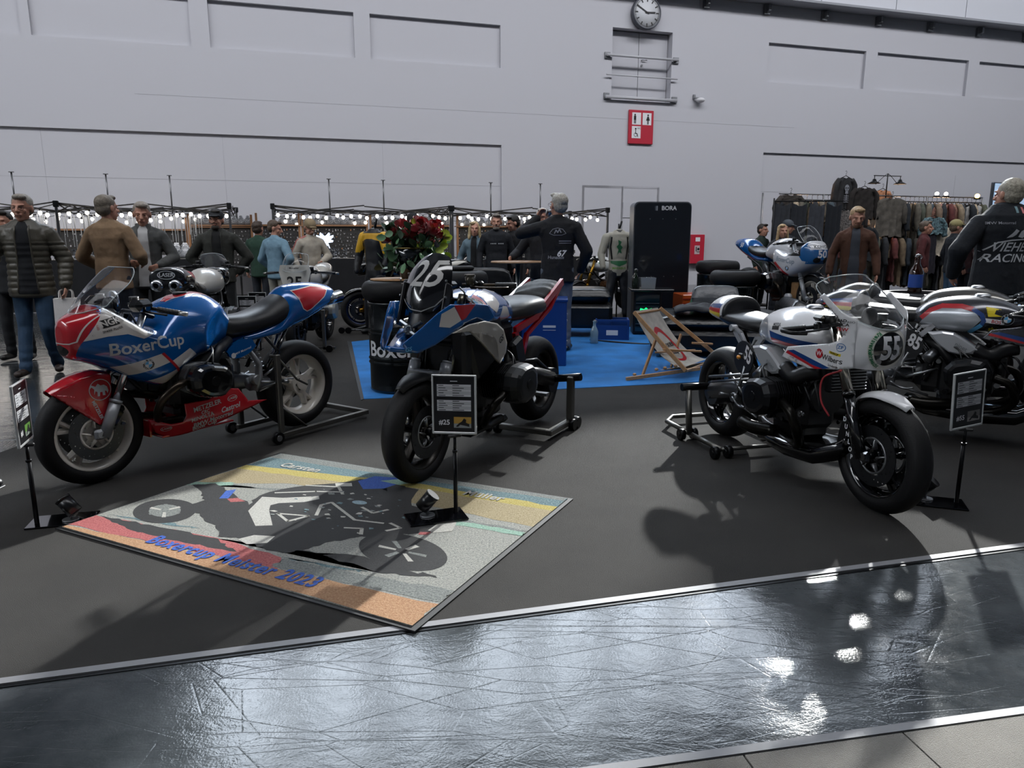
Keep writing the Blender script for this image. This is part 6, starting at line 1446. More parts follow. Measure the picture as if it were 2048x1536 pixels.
    if glasses:
        g = G()
        for x in (-1, 1): g.tube([P(x*.034+.024*cos(t*pi/6), -.104, .002+.017*sin(t*pi/6)) for t in range(12)], .0015, 5, closed=True); g.tube([P(x*.056, -.1, .006), P(x*.08, .0, .008)], .002, 5)
        g.tube([P(-.012, -.106, .004), P(.012, -.106, .004)], .002, 5); link('glasses', g, DARKM, r)
    r['_H'] = H
    return r, tp, P, J
def back(tp, yaw_front=False):
    """projector onto the back (+y side) or front of an upper garment, a to the viewer's right"""
    s = -1 if yaw_front else 1
    return onto(tp, (0, s*.6, 0), (-s, 0, 0), (0, 0, 1), (0, -s, 0), off=.003)
def foot(px, py): return at(px, py)
GR = mat('print_light', '#b9bcc0', .6)
puff = lambda p: (.011*abs(sin(p.z*52))**.6 if p.z < 1.36 else .006)+.003*noise.noise(p*16)
F, Bk = R(0), R(180)
# smiling man in the quilted jacket, walking towards the camera on the left
pA = foot(95, 745)
r1, t1, P1, J1 = person('smiling grey-haired man in open quilted olive jacket and jeans carrying a white bag', (-4.93, 7.5), R(20), 1.83, ('quilted_jacket', '#44413a', 1.18, mat('quilted_nylon', '#4a463c', .42, bump=.1, bscale=60)), '#2a435c', '#2e211b', '#8d867c', 0, arms={-1: ((-.33, .02, 1.14), (-.34, -.10, .90)), 1: ((.31, .03, 1.15), (.31, -.08, .90))}, head=(R(-8), R(2)), build=1.12, inner='#0d1016', fn=puff, vox=.009, leg=(.14, -.10), glasses=True, hem=.02)
g = G(); c_ = V(J1['w', 1]) + V((0, -.05, -.34)); g.box(c_, (.26, .12, .32), taper=.92); bag_p = r1
bg_ = thing('carrier_bag', 'white paper carrier bag in the hand of the smiling man', 'bag', r1.matrix_basis @ V((.31, -.08, .50)), R(20))
link('bag_body', G().box((0, 0, .14), (.24, .10, .30), taper=.94), mat('bag_white', '#f0ece8', .8, bump=.3, bscale=20), bg_)
for y in (-.045, .045): g = G(); g.tube(bez([(-.06, y, .28), (-.05, y*.5, .37), (.05, y*.5, .37), (.06, y, .28)], 5), .005, 6); link('bag_handle', g, mat('bag_white'), bg_)
person('dark-haired person half hidden behind the smiling man', (-5.75, 8.4), R(10), 1.70, ('jacket', '#16181c'), '#14161a', '#15120f', '#1d1713', 0, lod=0)
person('man in tan sweater seen from behind, left of the grey-shirted man', (-4.35, 8.0), R(172), 1.85, ('sweater', '#836a50', 1.12), '#141a26', '#17130f', '#70675a', 0, arms={-1: ((-.31, -.02, 1.17), (-.20, -.22, 1.10)), 1: ((.36, -.02, 1.15), (.26, -.20, 1.02))}, head=(R(-14), 0), build=1.08, vox=.009)
person('grey-haired man in grey button shirt facing the camera', (-4.25, 8.55), R(18), 1.80, ('shirt_jacket', '#4a4b4a', 1.1), '#15181e', '#17130f', '#8b8278', 0, arms={-1: ((-.30, .0, 1.16), (-.14, -.22, 1.12)), 1: ((.30, 0, 1.16), (.16, -.22, 1.08))}, head=(R(4), R(12)), inner='#b4b4b4', vox=.010)
person('man in dark cap and dark olive parka smiling, hands behind his back', (-3.90, 9.8), R(12), 1.76, ('parka', '#2c2d28', 1.25), '#15171a', '#141210', '#2b2622', 0, hat=('cap', '#202326'), arms={-1: ((-.36, .03, 1.16), (-.22, .05, .96)), 1: ((.37, .03, 1.16), (.24, .04, .96))}, head=(R(-6), 0), build=1.12, inner='#07080b', beard='#3a322b', vox=.010)
person('boy in pale blue hoodie seen from behind with hands at his hips', (-3.72, 11.6), R(160), 1.66, ('hoodie', '#6f8ea0', 1.2), '#8d8a80', '#bdb8b0', '#4a3a2b', 0, arms={-1: ((-.33, .06, 1.15), (-.19, -.05, .98)), 1: ((.30, 0, 1.14), (.22, -.14, .98))}, head=(R(-60), R(14)), lod=0)
person('person in dark green top behind the boy in the hoodie', (-4.15, 12.1), R(170), 1.66, ('pullover', '#1d3a2c'), '#20242c', '#17130f', '#3a2c22', 0, lod=0)
pj_, tj, Pj, Jj = person('man in cream track jacket with red shoulder stripes and beige cap looking down', (-3.25, 11.9), R(30), 1.68, ('track_jacket', '#aaa294', 1.15), '#23262b', '#17130f', '#75654e', 1, hat=('cap', '#8d7c60'), arms={-1: ((-.30, 0, 1.15), (-.24, -.1, .95)), 1: ((.30, -.02, 1.16), (.12, -.26, 1.08))}, head=(R(20), R(32)), lod=0)
fb = onto(tj, (-.75, 0, 0), (0, -1, 0), (0, 0, 1), (1, 0, 0), off=.004)
for k in range(3): decal(flat(rect2((-.025+k*.025, 1.28), .011, .30), .03), fb, REDL, tj, 'sleeve_stripe')
person('man in black beanie behind the roses', (-1.68, 12.75), R(200), 1.78, ('jacket', '#101218', 1.15), '#15171a', '#141210', '#15171a', 1, hat=('beanie', '#0e1013'), head=(R(-70), 0), lod=0)
person('grey-haired man in dark coat looking down, right of the roses', (-1.5, 12.6), R(25), 1.74, ('coat', '#14161c', 1.15), '#15171a', '#141210', '#6c665e', 0, beard='#6c665e', head=(R(-10), R(28)), arms={-1: ((-.28, 0, 1.15), (-.1, -.25, 1.12)), 1: ((.28, -.02, 1.16), (.12, -.28, 1.12))}, lod=0)
person('blonde woman in pale blue cardigan over a black top', (-.62, 12.3), R(-8), 1.66, ('cardigan', '#5f7480', 1.05), '#14161c', '#141210', '#c2ad84', 2, inner='#0b0c10', build=.88, head=(R(12), 0), lod=0)
pk, tk_, Pk, Jk = person('bearded man in black sweater standing with arms down', (-.26, 12.2), R(8), 1.78, ('sweater', '#0d1119', 1.1), '#1e2e42', '#141210', '#6e675f', 0, beard='#7b746a', build=1.08, head=(R(-8), R(4)), lod=0)
decal(flat([q for k in range(9) if k != 4 for q in rect2((-.10+k*.025, 1.30), .015, .018)], 9), back(tk_, True), GR, tk_, 'text_line')
person('young dark-haired man in black jacket looking left', (.02, 12.4), R(-20), 1.76, ('jacket', '#0c0e13', 1.15), '#12151a', '#141210', '#17120f', 0, head=(R(-50), R(14)), lod=0)
person('white-haired man partly hidden behind the man with 67 on his back', (.42, 10.35), R(-15), 1.80, ('jacket', '#14161c', 1.15), '#7d7a72', '#141210', '#c9c6bf', 0, arms={-1: ((-.34, 0, 1.18), (-.38, -.2, 1.12)), 1: ((.3, 0, 1.15), (.28, -.1, .95))}, vox=.010)
# man in the black softshell, drinking, seen from behind
p67, t67, P67, J67 = person('tall grey-haired man in black jacket numbered 67 drinking, seen from behind', (.56, 9.05), R(176), 1.93, ('jacket', '#0a0b12', 1.22), '#5d6470', '#17130f', '#a39e94', 0, arms={1: ((.42, -.05, 1.34), (.25, -.20, 1.50)), -1: ((-.33, .0, 1.14), (-.27, -.12, .93))}, head=(R(32), R(-6)), build=1.1, vox=.009, hem=.03, glasses=True, hands={1: ((-.45, -.15, .85), (.8, -.5, .2), -1)})
f67 = back(t67)
decal(text('67', .10, .03, .3, L=.03), lambda a, b: f67(a+.04, b+1.21), LETTERW, t67); decal(text('Hunados', .055, .02, .1, L=.03), lambda a, b: f67(a-.02, b+1.165), mat('print_grey', '#8d8f96', .6), t67)
decal(flat(rect2((.09, 1.36), .15, .011)+rect2((.09, 1.335), .15, .007), .03), f67, mat('print_grey'), t67, 'text_line')
decal(flat(strip2([(-.10, 1.45), (-.06, 1.50), (.0, 1.515), (.06, 1.50), (.10, 1.45), (.05, 1.43), (-.05, 1.43), (-.10, 1.45)], .006)+strip2([(-.04, 1.45), (-.02, 1.49), (0, 1.46), (.02, 1.50), (.04, 1.46)], .012), .03), f67, mat('print_grey'), t67, 'printed_emblem')
can = thing('drink_can', 'drink can in the raised hand of the man with 67', 'can', p67.matrix_basis @ V((.13, -.27, 1.68)), 0); link('can_body', G().lathe([(0, 0), (.03, 0), (.033, .01), (.033, .11), (.028, .12), (0, .12)], n=20), STEEL, can); can.rotation_euler = (R(60), R(30), 0)
# big man at the right edge, seen from behind
pR, tR, PR_, JR = person('large grey-haired man in dark navy racing jacket at the right edge, seen from behind', (4.62, 6.95), R(184), 1.94, ('racing_jacket', '#0e141c', 1.35), '#5b7184', '#17130f', '#a39c8c', 1, arms={-1: ((-.40, .04, 1.18), (-.33, -.1, .98)), 1: ((.42, .04, 1.18), (.35, -.1, .98))}, head=(R(12), 0), build=1.38, vox=.009, hem=.02)
fR = back(tR)
decal(text('VIEHEN', .115, .012, .35, wide=1.0, L=.03), lambda a, b: fR(a-.02, b+1.315), GR, tR); decal(text('RACING', .105, .012, .35, L=.03), lambda a, b: fR(a-.06, b+1.215), GR, tR)
decal(text('BMW Motorrad', .035, .01, L=.03), lambda a, b: fR(a-.15, b+1.535), mat('print_grey'), tR); decal(text('M', .05, .02, .3, L=.03), lambda a, b: fR(a+.23, b+1.54), mat('print_grey'), tR)
decal(flat(disc2((.12, 1.53), .025, 20, .019), .03), fR, GR, tR, 'badge_ring')
decal(flat(rect2((-.01, 1.655), .026, .06), .03), fR, mat('print_mint', '#6f8f96', .6), tR, 'collar_tab'); decal(flat(rect2((.05, 1.65), .026, .06), .03), fR, REDL, tR, 'collar_tab')
decal(flat(strip2([(-.26, 1.27), (-.16, 1.36), (-.05, 1.38), (.1, 1.39), (.26, 1.34), (.32, 1.29)], .012)+[[(-.10, 1.40), (-.06, 1.44), (-.03, 1.48), (.0, 1.465), (-.02, 1.43), (-.05, 1.41)], [(.0, 1.41), (.02, 1.46), (.07, 1.49), (.10, 1.47), (.11, 1.44), (.08, 1.42), (.04, 1.40)]]+disc2((.075, 1.475), .026, 14), .03), fR, GR, tR, 'printed_rider')
# man in the brown leather jacket and small figures at the clothes stall
person('bearded man in long brown leather jacket with a strap bag across', (4.62, 9.95), R(-22), 1.80, ('leather_jacket', '#4d2f20', 1.08), '#2a303a', '#17130f', '#a68a64', 0, beard='#6b4a35', head=(R(10), R(16)), build=.98, inner='#3c4048', hem=.10, vox=.010)
person('person in grey cap and dark clothes before the black curtains', (5.35, 14.4), R(30), 1.72, ('jacket', '#22262e', 1.1), '#20242c', '#141210', '#55504a', 1, hat=('cap', '#4b5158'), head=(R(30), R(10)), lod=0)
person('person in dark green jacket left of the black curtains', (5.0, 14.8), R(40), 1.66, ('jacket', '#20302a', 1.1), '#20242c', '#141210', '#2b241e', 0, lod=0)
person('visitor in dark coat and beige cap walking right at the clothes stall', (7.9, 13.2), R(85), 1.70, ('coat', '#10161f', 1.2), '#3d5873', '#141210', '#6b5a48', 1, hat=('cap', '#9a8f62'), lod=0)
person('visitor with light brown hair right behind the beige cap', (8.35, 13.5), R(100), 1.62, ('coat', '#3a2024', 1.1), '#20242c', '#141210', '#7d6a48', 0, lod=0)
person('visitor in red coat behind the beige cap', (7.75, 13.9), R(60), 1.70, ('coat', '#4a1a1c', 1.1), '#20242c', '#141210', '#5b4c3e', 0, lod=0)
person('blonde woman behind the windscreen of the number 50 motorcycle', (4.6, 12.6), R(0), 1.62, ('jacket', '#2a2d33', 1.1), '#20242c', '#141210', '#b59a72', 2, lod=0)
# shoe tip of somebody just outside on the left
sh_ = thing('shoe', 'dark shoe poking in at the left edge of the picture', 'shoe', at(-14, 978)+V((0, 0, .002)), R(0))
g = G(); g.caps((-.12, 0, .04), (.02, 0, .035), .042, .036, 12, side=(0, 0, 1), fl=.8); g.v = [(p[0], p[1], max(.0, p[2])) for p in g.v]; link('shoe_upper', g, mat('shoe_dark', '#141418', .4), sh_); link('shoe_sole', G().box((-.05, 0, .004), (.2, .075, .012), bev=.003), BLACKP, sh_)
# ---------------------------------------------------------------- jewellery stalls along the wall
DF, DB = 2.9, .45
def uof(px, d):   # wall coordinate u of a photo column at distance d before the wall
    x = (px-1024)/FPX; r = V((x, cos(TH)+.2*sin(TH)))     # column direction near the horizon
    o = WO+wn*d; t = (o.y-.31*o.x)/(r.y-.31*r.x); return (V((r.x*t, r.y*t, 0))-o).dot(wx)
BULB = mat('bulb_glow', '#fff4e4', .3, emit=9.); TUBE = mat('frame_tube_grey', '#6d6e70', .35, .8); SCIS = mat('scissor_bar', '#3e3d3c', .4, .7)
leg_u = [uof(-160, DF), uof(120, DF), uof(463, DF), uof(549, DF), uof(901, DF), uof(1214, DF)]
def canopy(u0, u1, label, peaks):
    t = thing('canopy_frame', label, 'canopy frame', wp((u0+u1)/2, .0)); o = -wp((u0+u1)/2, 0)
    T = lambda u, z, d: wp(u, z, d)+o
    for u in (u0, u1):
        for d in (DF, DB):
            g = G(); g.box(T(u, 1.03, d), (.045, .045, 2.06), rot=M.Rotation(WA, 3, 'Z')); link('leg', g, TUBE, t)
            g = G(); g.box(T(u, 2.04, d), (.09, .09, .12), rot=M.Rotation(WA, 3, 'Z'), bev=.01); link('corner_joint', g, BLACKP, t)
    um_ = (u0+u1)/2
    def X(A, B):
        for a, b in ((A+V((0, 0, .07)), B-V((0, 0, .10))), (A-V((0, 0, .11)), B+V((0, 0, .09)))): g = G(); g.tube([a, b], .014, 5); link('scissor_bar', g, SCIS, t)
    for d in (DF, DB):
        for q in range(2): X(T(u0+(u1-u0)*q/2, 1.99, d), T(u0+(u1-u0)*(q+1)/2, 1.99, d))
    for u in (u0, u1): X(T(u, 1.99, DF), T(u, 1.99, (DF+DB)/2)); X(T(u, 1.99, (DF+DB)/2), T(u, 1.99, DB))
    for px in peaks:
        u = uof(px, (DF+DB)/2); g = G(); c_ = T(u, 1.9, (DF+DB)/2); g.cyl(c_, c_+V((0, 0, .80)), .016, n=8); g.cyl(c_+V((0, 0, .80)), c_+V((0, 0, .815)), .05, n=10); link('roof_pole', g, TUBE, t)
        for uu, d in ((u0, DF), (u1, DF), (u0, DB), (u1, DB)): g = G(); g.tube([T(u, 2.02, (DF+DB)/2), T(u+(uu-u)*.5, 1.96, (DF+DB)/2+(d-(DF+DB)/2)*.5), T(uu, 2.04, d)], .011, 5); link('roof_bar', g, SCIS, t)
    return t
canopy(leg_u[0], leg_u[1], 'roofless pop-up canopy frame at the far left behind the smiling man', [40])
canopy(leg_u[1], leg_u[2], 'roofless pop-up canopy frame above the hanging silver chains', [225, 350])
canopy(leg_u[3], leg_u[4], 'roofless pop-up canopy frame above the boy and the roses', [663, 770])
canopy(leg_u[4]+.05, leg_u[5], 'roofless pop-up canopy frame ending left of the dark display panel', [982, 1080])
bs_ = G().sph((0, 0, -.05), (.036, .036, .042), 10, 7).mesh('light_bulb'); bs_.materials.append(BULB)
so_ = G().cyl((0, 0, -.02), (0, 0, .03), .015, n=6).mesh('socket'); so_.materials.append(BLACKP)
BR = ['front string light over the hanging chains', 'string light above the boy and the roses', 'string light behind the drinking man', 'rear string light over the hanging chains', 'rear string light over the necklace busts']
for row, (d, u0, u1, n_, z0, dz) in enumerate(((DF-.05, leg_u[0], leg_u[2], 34, 1.93, .05), (DF-.05, leg_u[3], leg_u[4], 22, 1.93, .06), (DF-.05, leg_u[4], leg_u[5]-.2, 24, 1.93, .07), (.8, leg_u[0], leg_u[2]-.3, 22, 1.86, .07), (.9, leg_u[3]+.1, leg_u[5]-.5, 26, 1.84, .07))):
    pts = []
    for k in range(n_):
        u = u0+(u1-u0)*(k+.5)/n_+rnd.uniform(-.04, .04); z = z0-dz*abs(sin(k*1.3))+rnd.uniform(-.02, .02); p = wp(u, z, d+rnd.uniform(-.08, .08))
        b_ = bpy.data.objects.new('light_bulb', bs_); C.objects.link(b_); b_.location = p; tag(b_, 'glowing bulb %d from the left on the %s' % (k+1, BR[row]), 'light bulb', 'bulbs on the '+BR[row])
        s_ = bpy.data.objects.new('socket', so_); C.objects.link(s_); s_.parent = b_; pts.append(p+V((0, 0, .03)))
    g = G(); g.tube(pts, .005, 4); tag(link('light_cable', g, BLACKP), ('string light cable along the front of the left canopies', 'string light cable on the canopy above the boy', 'string light cable on the canopy behind the drinking man', 'rear string light cable over the hanging chains', 'rear string light cable over the necklace busts')[row], 'cable')
for i, (a, b_) in enumerate(((leg_u[0], leg_u[2]), (leg_u[3], leg_u[5]))):   # real lamps: the glow of the strings
    l = area('string_light_glow', wp((a+b_)/2, 1.88, 1.7), (0, 0, WA), b_-a, .8, 70, (1, .93, .84))
# counters with black cloth
CLOTH = mat('black_cloth', '#0a0b10', .9, bump=.3, bscale=6)
def counter(u0, u1, d, z, label, dep=.7):
    t = thing('market_table', label, 'table', wp((u0+u1)/2, .0, d), WA); L_ = u1-u0
    link('table_top', G().box((0, 0, z-.02), (L_, dep, .03)), mat('table_dark', '#15161a', .4), t)
    n_ = int(L_*14); vs = []
    for i in range(n_+1):
        x = -L_/2+L_*i/n_; w_ = .02*sin(i*1.1)+.012*sin(i*2.7)
        vs += [(x, -dep/2-.01, z), (x, -dep/2-.02-w_*.5, z*.5), (x, -dep/2-.03-w_, .01)]
    link('table_cloth', G().add(vs, [[i*3+j, (i+1)*3+j, (i+1)*3+j+1, i*3+j+1] for i in range(n_) for j in range(2)]), CLOTH, t)
    return t
counter(leg_u[0]-1, leg_u[2]-.1, 3.1, .98, 'long black-clothed jewellery table under the hanging chains')
counter(leg_u[3]+.1, leg_u[4]-.1, 3.0, .96, 'long black-clothed jewellery table in front of the cream track jacket man')
counter(leg_u[4]+.2, leg_u[5]-.4, 3.0, .96, 'black-clothed jewellery table behind the blonde woman')
# back boards with rows of pendants
def board(u0, u1, z0, z1, d, label, seed, step=.085):
    t = thing('display_board', label, 'display board', wp((u0+u1)/2, 0, d), WA); r_ = random.Random(seed); L_ = u1-u0
    link('board', G().box((0, .03, (z0+z1)/2), (L_, .03, z1-z0)), mat('board_black', '#0a0a0d', .8), t)
    for x in (-L_/2, L_/2): link('wooden_post', G().box((x, 0, (z1+.5)/2), (.05, .05, z1+.5-.4)), mat('post_wood', '#5e3f24', .5), t)
    link('board_rail', G().box((0, -.01, z1+.02), (L_, .05, .04)), mat('post_wood'), t)
    g = G(); z = z1-.06; k = 0
    while z > z0+.04:
        x = -L_/2+.05
        while x < L_/2-.04:
            h = r_.uniform(.02, .06); q = r_.random(); g.mi(0 if q < .55 else (1 if q < .8 else (2 if q < .93 else 3)))
            if q < .5: g.box((x, -.0, z-h/2), (.006, .006, h)); g.box((x, -.004, z-h), (.022, .008, .022), rot=M.Rotation(r_.random()*3, 3, 'Y'))
            elif q < .8: g.tube([(x-.015, 0, z), (x-.01, -.003, z-h*.8), (x, -.004, z-h), (x+.01, -.003, z-h*.8), (x+.015, 0, z)], .003, 3)
            else: g.box((x, 0, z-h/2), (.028, .01, h*.8))
            x += step*r_.uniform(.6, 1.1)
        z -= step*1.05
    p = link('pendants', g, [mat('pendant_silver', '#b9bcc0', .25, .9), mat('pendant_dark', '#3a3b40', .3, .8), mat('pendant_card', '#77767a', .6), mat('pendant_brown', '#6b4a30', .5)], t, norm=False); p['kind'] = 'stuff'
    return t
U = lambda px, d=.9: uof(px, d)
board(U(380), U(505), .5, 1.62, .9, 'black board hung with pendants behind the man in the dark cap', 1)
board(U(515), U(600), .5, 1.66, .9, 'black board hung with pendants behind the boy in the hoodie', 2)
board(U(606), U(735), .5, 1.66, .9, 'black board hung with pendants beside the glowing figure', 3)
board(U(742), U(905), .5, 1.66, .9, 'black board hung with pendants behind the roses', 4)
board(U(915), U(1060), .5, 1.64, .9, 'black board hung with pendants behind the blonde woman', 5)
board(U(-60), U(372), 1.0, 1.55, .7, 'dark board behind the hanging silver chains', 6, .12)
# busts carrying necklaces on the top shelf
def bust(m_, nm_):
    g = G(); g.rings([[V((x*cos(t), y*sin(t)*.5, z)) for t in [2*pi*i/12 for i in range(12)]] for x, y, z in ((.075, .06, 0), (.095, .07, .06), (.085, .07, .12), (.035, .05, .165), (.028, .045, .215))]); return g.mesh('bust')
bm1 = bust(0, 0); bm1.materials.append(mat('bust_grey', '#5b5c60', .7)); bm2 = bm1.copy(); bm2.materials.clear(); bm2.materials.append(mat('bust_white', '#d8d8da', .5))
nk = G()
for q, zb in ((.05, .05), (.04, .085)): nk.tube([(q*sin(t)*1.3, -.046-.006*cos(t), zb+.06+(.055)*-cos(t)) for t in [pi*2*i/14 for i in range(14)]], .004, 4, closed=True)
nkm = nk.mesh('necklace'); nkm.materials.append(mat('pendant_silver'))
def mk_bust(p, me, label, grp, s=1.):
    b = bpy.data.objects.new('necklace_bust', me); C.objects.link(b); b.location = p; b.rotation_euler = (0, 0, WA); b.scale = (s,)*3; tag(b, label, 'bust', grp)
    n_ = bpy.data.objects.new('necklace', nkm); C.objects.link(n_); n_.parent = b
for a, c_, n_, nmx in ((380, 505, 9, 'left'), (560, 735, 13, 'middle'), (745, 905, 12, 'middle'), (912, 1130, 15, 'right')):
    sh = thing('shelf', 'narrow shelf of necklace busts, stretch %s' % {380: 'behind the man in the dark cap', 560: 'above the cream track jacket', 745: 'above the roses', 912: 'above the blonde woman'}[a], 'shelf', wp((U(a)+U(c_))/2, 1.66, .85), WA)
    link('shelf_board', G().box((0, 0, .012), (U(c_)-U(a), .24, .024)), mat('post_wood'), sh)
    for k in range(n_): mk_bust(wp(U(a)+(U(c_)-U(a))*(k+.5)/n_, 1.685, .85), bm1, 'grey necklace bust %d from the left on the shelf %s' % (k+1, {380: 'behind the capped man', 560: 'above the cream track jacket', 745: 'above the roses', 912: 'above the blonde woman'}[a]), 'grey necklace busts on the high shelf', 1.0)
for px, lb in ((352, 'left one of the two white necklace busts right of the grey-shirted man'), (369, 'right one of the two white necklace busts beside the man in the cap')):
    mk_bust(wp(uof(px, 3.1), .985, 3.1), bm2, lb, None, 1.45)
# hanging silver chains, left stall
cg = [G().box((0, 0, -.35), (.009, .009, .7)).mesh('silver_chain'), G().box((0, 0, -.28), (.014, .006, .56)).mesh('silver_chain')]
for c_ in cg: c_.materials.append(mat('chain_silver', '#a3a6aa', .3, .7))
for k in range(110):
    u = leg_u[0]+.3+(uof(378, 2.)-leg_u[0])*k/110+rnd.uniform(-.02, .02); o_ = bpy.data.objects.new('silver_chain', cg[k % 2]); C.objects.link(o_); o_.location = wp(u, 1.86+rnd.uniform(-.05, .03), 1.9+rnd.uniform(-.5, .5)); o_.scale = (1, 1, rnd.uniform(.7, 1.15))
    tag(o_, 'silver chain %d from the left in the left stall' % (k+1), 'chain', 'silver chains hanging behind the men on the left')
g = G(); g.tube([wp(leg_u[0], 1.9, 1.9), wp(leg_u[2], 1.9, 1.9)], .012, 6); tag(link('hanging_rail', g, TUBE), 'rail from which the silver chains hang', 'rail')
# small stands and trays on the counters
js = []
for q in range(3):
    r_ = random.Random(q); g = G(); g.cyl((0, 0, 0), (0, 0, .015), .045, n=10)
    for k in range(26): a, h, rr_ = r_.uniform(0, 6.28), r_.uniform(.03, .19), r_.uniform(.005, .05); g.mi(k % 3); g.box((rr_*cos(a), rr_*sin(a), h), (.018, .012, .025), rot=M.Rotation(a, 3, 'Z'))
    g.mi(1); g.cyl((0, 0, 0), (0, 0, .2), .008, n=6); me = g.mesh('jewellery_stand'); [me.materials.append(m_) for m_ in (mat('pendant_silver'), mat('pendant_dark'), mat('pendant_glint', '#dfe2e6', .1, .6))]; js.append(me)
for k in range(64):
    a, b_ = ((leg_u[0]+.5, leg_u[2]-.3), (leg_u[3]+.3, leg_u[4]-.3), (leg_u[4]+.4, leg_u[5]-.6))[k % 3]
    o_ = bpy.data.objects.new('jewellery_stand', js[k % 3]); C.objects.link(o_); o_.location = wp(rnd.uniform(a, b_), .985 if k % 3 == 0 else .965, 3.0+rnd.uniform(-.28, .22)); o_.rotation_euler = (0, 0, rnd.uniform(0, 6))
    tag(o_, 'small dark stand loaded with silver jewellery on the table %s' % ('below the hanging chains', 'before the cream track jacket man', 'behind the blonde woman')[k % 3], 'jewellery stand', 'jewellery stands on the table '+('below the chains', 'in the middle', 'on the right')[k % 3])
# glowing fairy figure
fy_ = thing('glowing_figure', 'white glowing winged figure beside the man in the cream track jacket', 'figure', wp(uof(650, 2.6), .97, 2.6), WA)
EM = mat('figure_glow', '#cfe0ff', .3, emit=1.6); g = G(); g.caps((0, 0, .05), (0, 0, .28), .05, .035, 10); g.sph((0, 0, .42), .045); g.caps((0, 0, .26), (0, 0, .36), .05, .03, 10); link('figure_body', g, EM, fy_)
for s in (-1, 1):
    for a, L_ in ((.5, .22), (1.0, .2), (-.1, .18)): g = G(); g.prism([(0, 0), (L_*.5, .045), (L_, .02), (L_*.9, -.02), (L_*.4, -.04)], lambda u, v_, d, s=s, a=a: V((s*(u*cos(a)-v_*sin(a)), d, .36+u*sin(a)+v_*cos(a))), .0, .008); link('wing', g, EM, fy_)
    g = G(); g.caps((s*.04, 0, .34), (s*.09, -.02, .2), .014, .01, 6); link('arm', g, EM, fy_)
# ---------------------------------------------------------------- clothes stall on the right
R0, R1 = V((5.2, 15.1, 0)), V((10.6, 16.77, 0)); rx = (R1-R0).normalized(); rn = V((rx.y, -rx.x, 0)); RA = math.atan2(rx.y, rx.x); RL = (R1-R0).length
def sx(px, d=0.):
    o = R0+rn*d; x = (px-1024)/FPX; r = V((x, cos(TH)+.2*sin(TH))); k_ = rx.y/rx.x; t = (o.y-k_*o.x)/(r.y-k_*r.x); return (V((r.x*t, r.y*t, 0))-o).dot(rx)
def sp_(u, z, d=0.): return R0+rx*u+rn*d+V((0, 0, z))
rk = thing('clothes_rack', 'tall tube frame of the clothes stall with several rails', 'rack', R0)
for u in (sx(1520), sx(1640), sx(1777), sx(1845), sx(1955)): g = G(); g.cyl(sp_(u, 0)-R0, sp_(u, 2.28)-R0, .018, n=8); link('rack_post', g, TUBE, rk)
for z, a, b_ in ((2.27, 1552, 1955), (2.16, 1560, 1955), (1.42, 1640, 1955), (1.62, 1750, 1860)): g = G(); g.cyl(sp_(sx(a), z)-R0, sp_(sx(b_), z)-R0, .014, n=6); link('rack_rail', g, TUBE, rk)
def garment(name, w_, h, m_, sl=.55, fold=.02, seed=0, taper=1.12, neck=.09, seam=True, flatd=.05):
    g = G(); n_, k_ = 16, 12; vs = []; r_ = random.Random(seed); ph = r_.uniform(0, 6)
    for side in (1, -1):
        for i in range(k_+1):
            z = -h*i/k_; t = i/k_; W = w_/2*(min(1, .45+1.9*(t*h/.18)**.7) if t*h < .16 else 1)*(1+(taper-1)*t)
            for j in range(n_+1):
                x = -1+2*j/n_; y = side*flatd*(1-x*x)**.5*(.5+.5*t)+fold*sin(j*1.9+ph+t*2)*t+.01*sin(i*2+j); vs.append((x*W, y, z-(.03*(1-abs(x)) if i == 0 else 0)-.02*sin(j*1.3+ph)*(i == k_)))
    N_ = (n_+1)*(k_+1); fs = [[q*N_+i*(n_+1)+j, q*N_+(i+1)*(n_+1)+j, q*N_+(i+1)*(n_+1)+j+1, q*N_+i*(n_+1)+j+1] for q in (0, 1) for i in range(k_) for j in range(n_)]
    g.add(vs, fs)
    if sl:
        for s in (-1, 1): g.tube(bez([(s*w_*.38, 0, -.05), (s*w_*.56, 0, -.16), (s*w_*.62, .01, -.16-sl*.5), (s*w_*.64, -.02, -.1-sl)], 3), [.055]*3+[.065]*4+[.055]*3, 8)
    me = g.mesh(name); fixn(me); me.materials.append(m_); return me
hk = G(); hk.tube([(-.19, 0, -.05), (0, 0, .03), (.19, 0, -.05)], .008, 5); hk.tube([(0, 0, .03), (0, 0, .07), (.02, 0, .10), (0, 0, .13), (-.02, 0, .11)], .004, 5); hkm = hk.mesh('hanger'); hkm.materials.append(DARKM)
def hang(nm_, me, p, rz, label, cat='garment', grp=None, s=1.):
    o_ = bpy.data.objects.new(nm_, me); C.objects.link(o_); o_.location = p; o_.rotation_euler = (0, 0, rz); o_.scale = (s,)*3; tag(o_, label, cat, grp)
    h_ = bpy.data.objects.new('hanger', hkm); C.objects.link(h_); h_.parent = o_; return o_
def cm(c, n_=.3): return mat('cloth_'+c, c, .9, noisec=n_, nscale=9, bump=.2, bscale=12)
skel = hang('long_coat', garment('long_coat', .40, 1.12, cm('#2c2c2e'), .55, seed=2), sp_(sx(1674), 2.62, .1), RA, 'long dark shirt printed with a skull, hung highest of all', 'garment')
decal(flat(disc2((0, -.22), .07, 16, sx=.8)+rect2((0, -.31), .07, .05)+rect2((0, -.42), .02, .14)+[q for k in range(4) for q in rect2((0, -.38-k*.04), .12, .014)], .5), lambda a, b: V((a, -.062, b)), mat('print_grey'), skel, 'printed_skull')
decal(flat(disc2((-.025, -.22), .016, 8)+disc2((.025, -.22), .016, 8)+rect2((0, -.262), .014, .02), .5), lambda a, b: V((a, -.065, b)), LETTERK, skel, 'printed_skull')
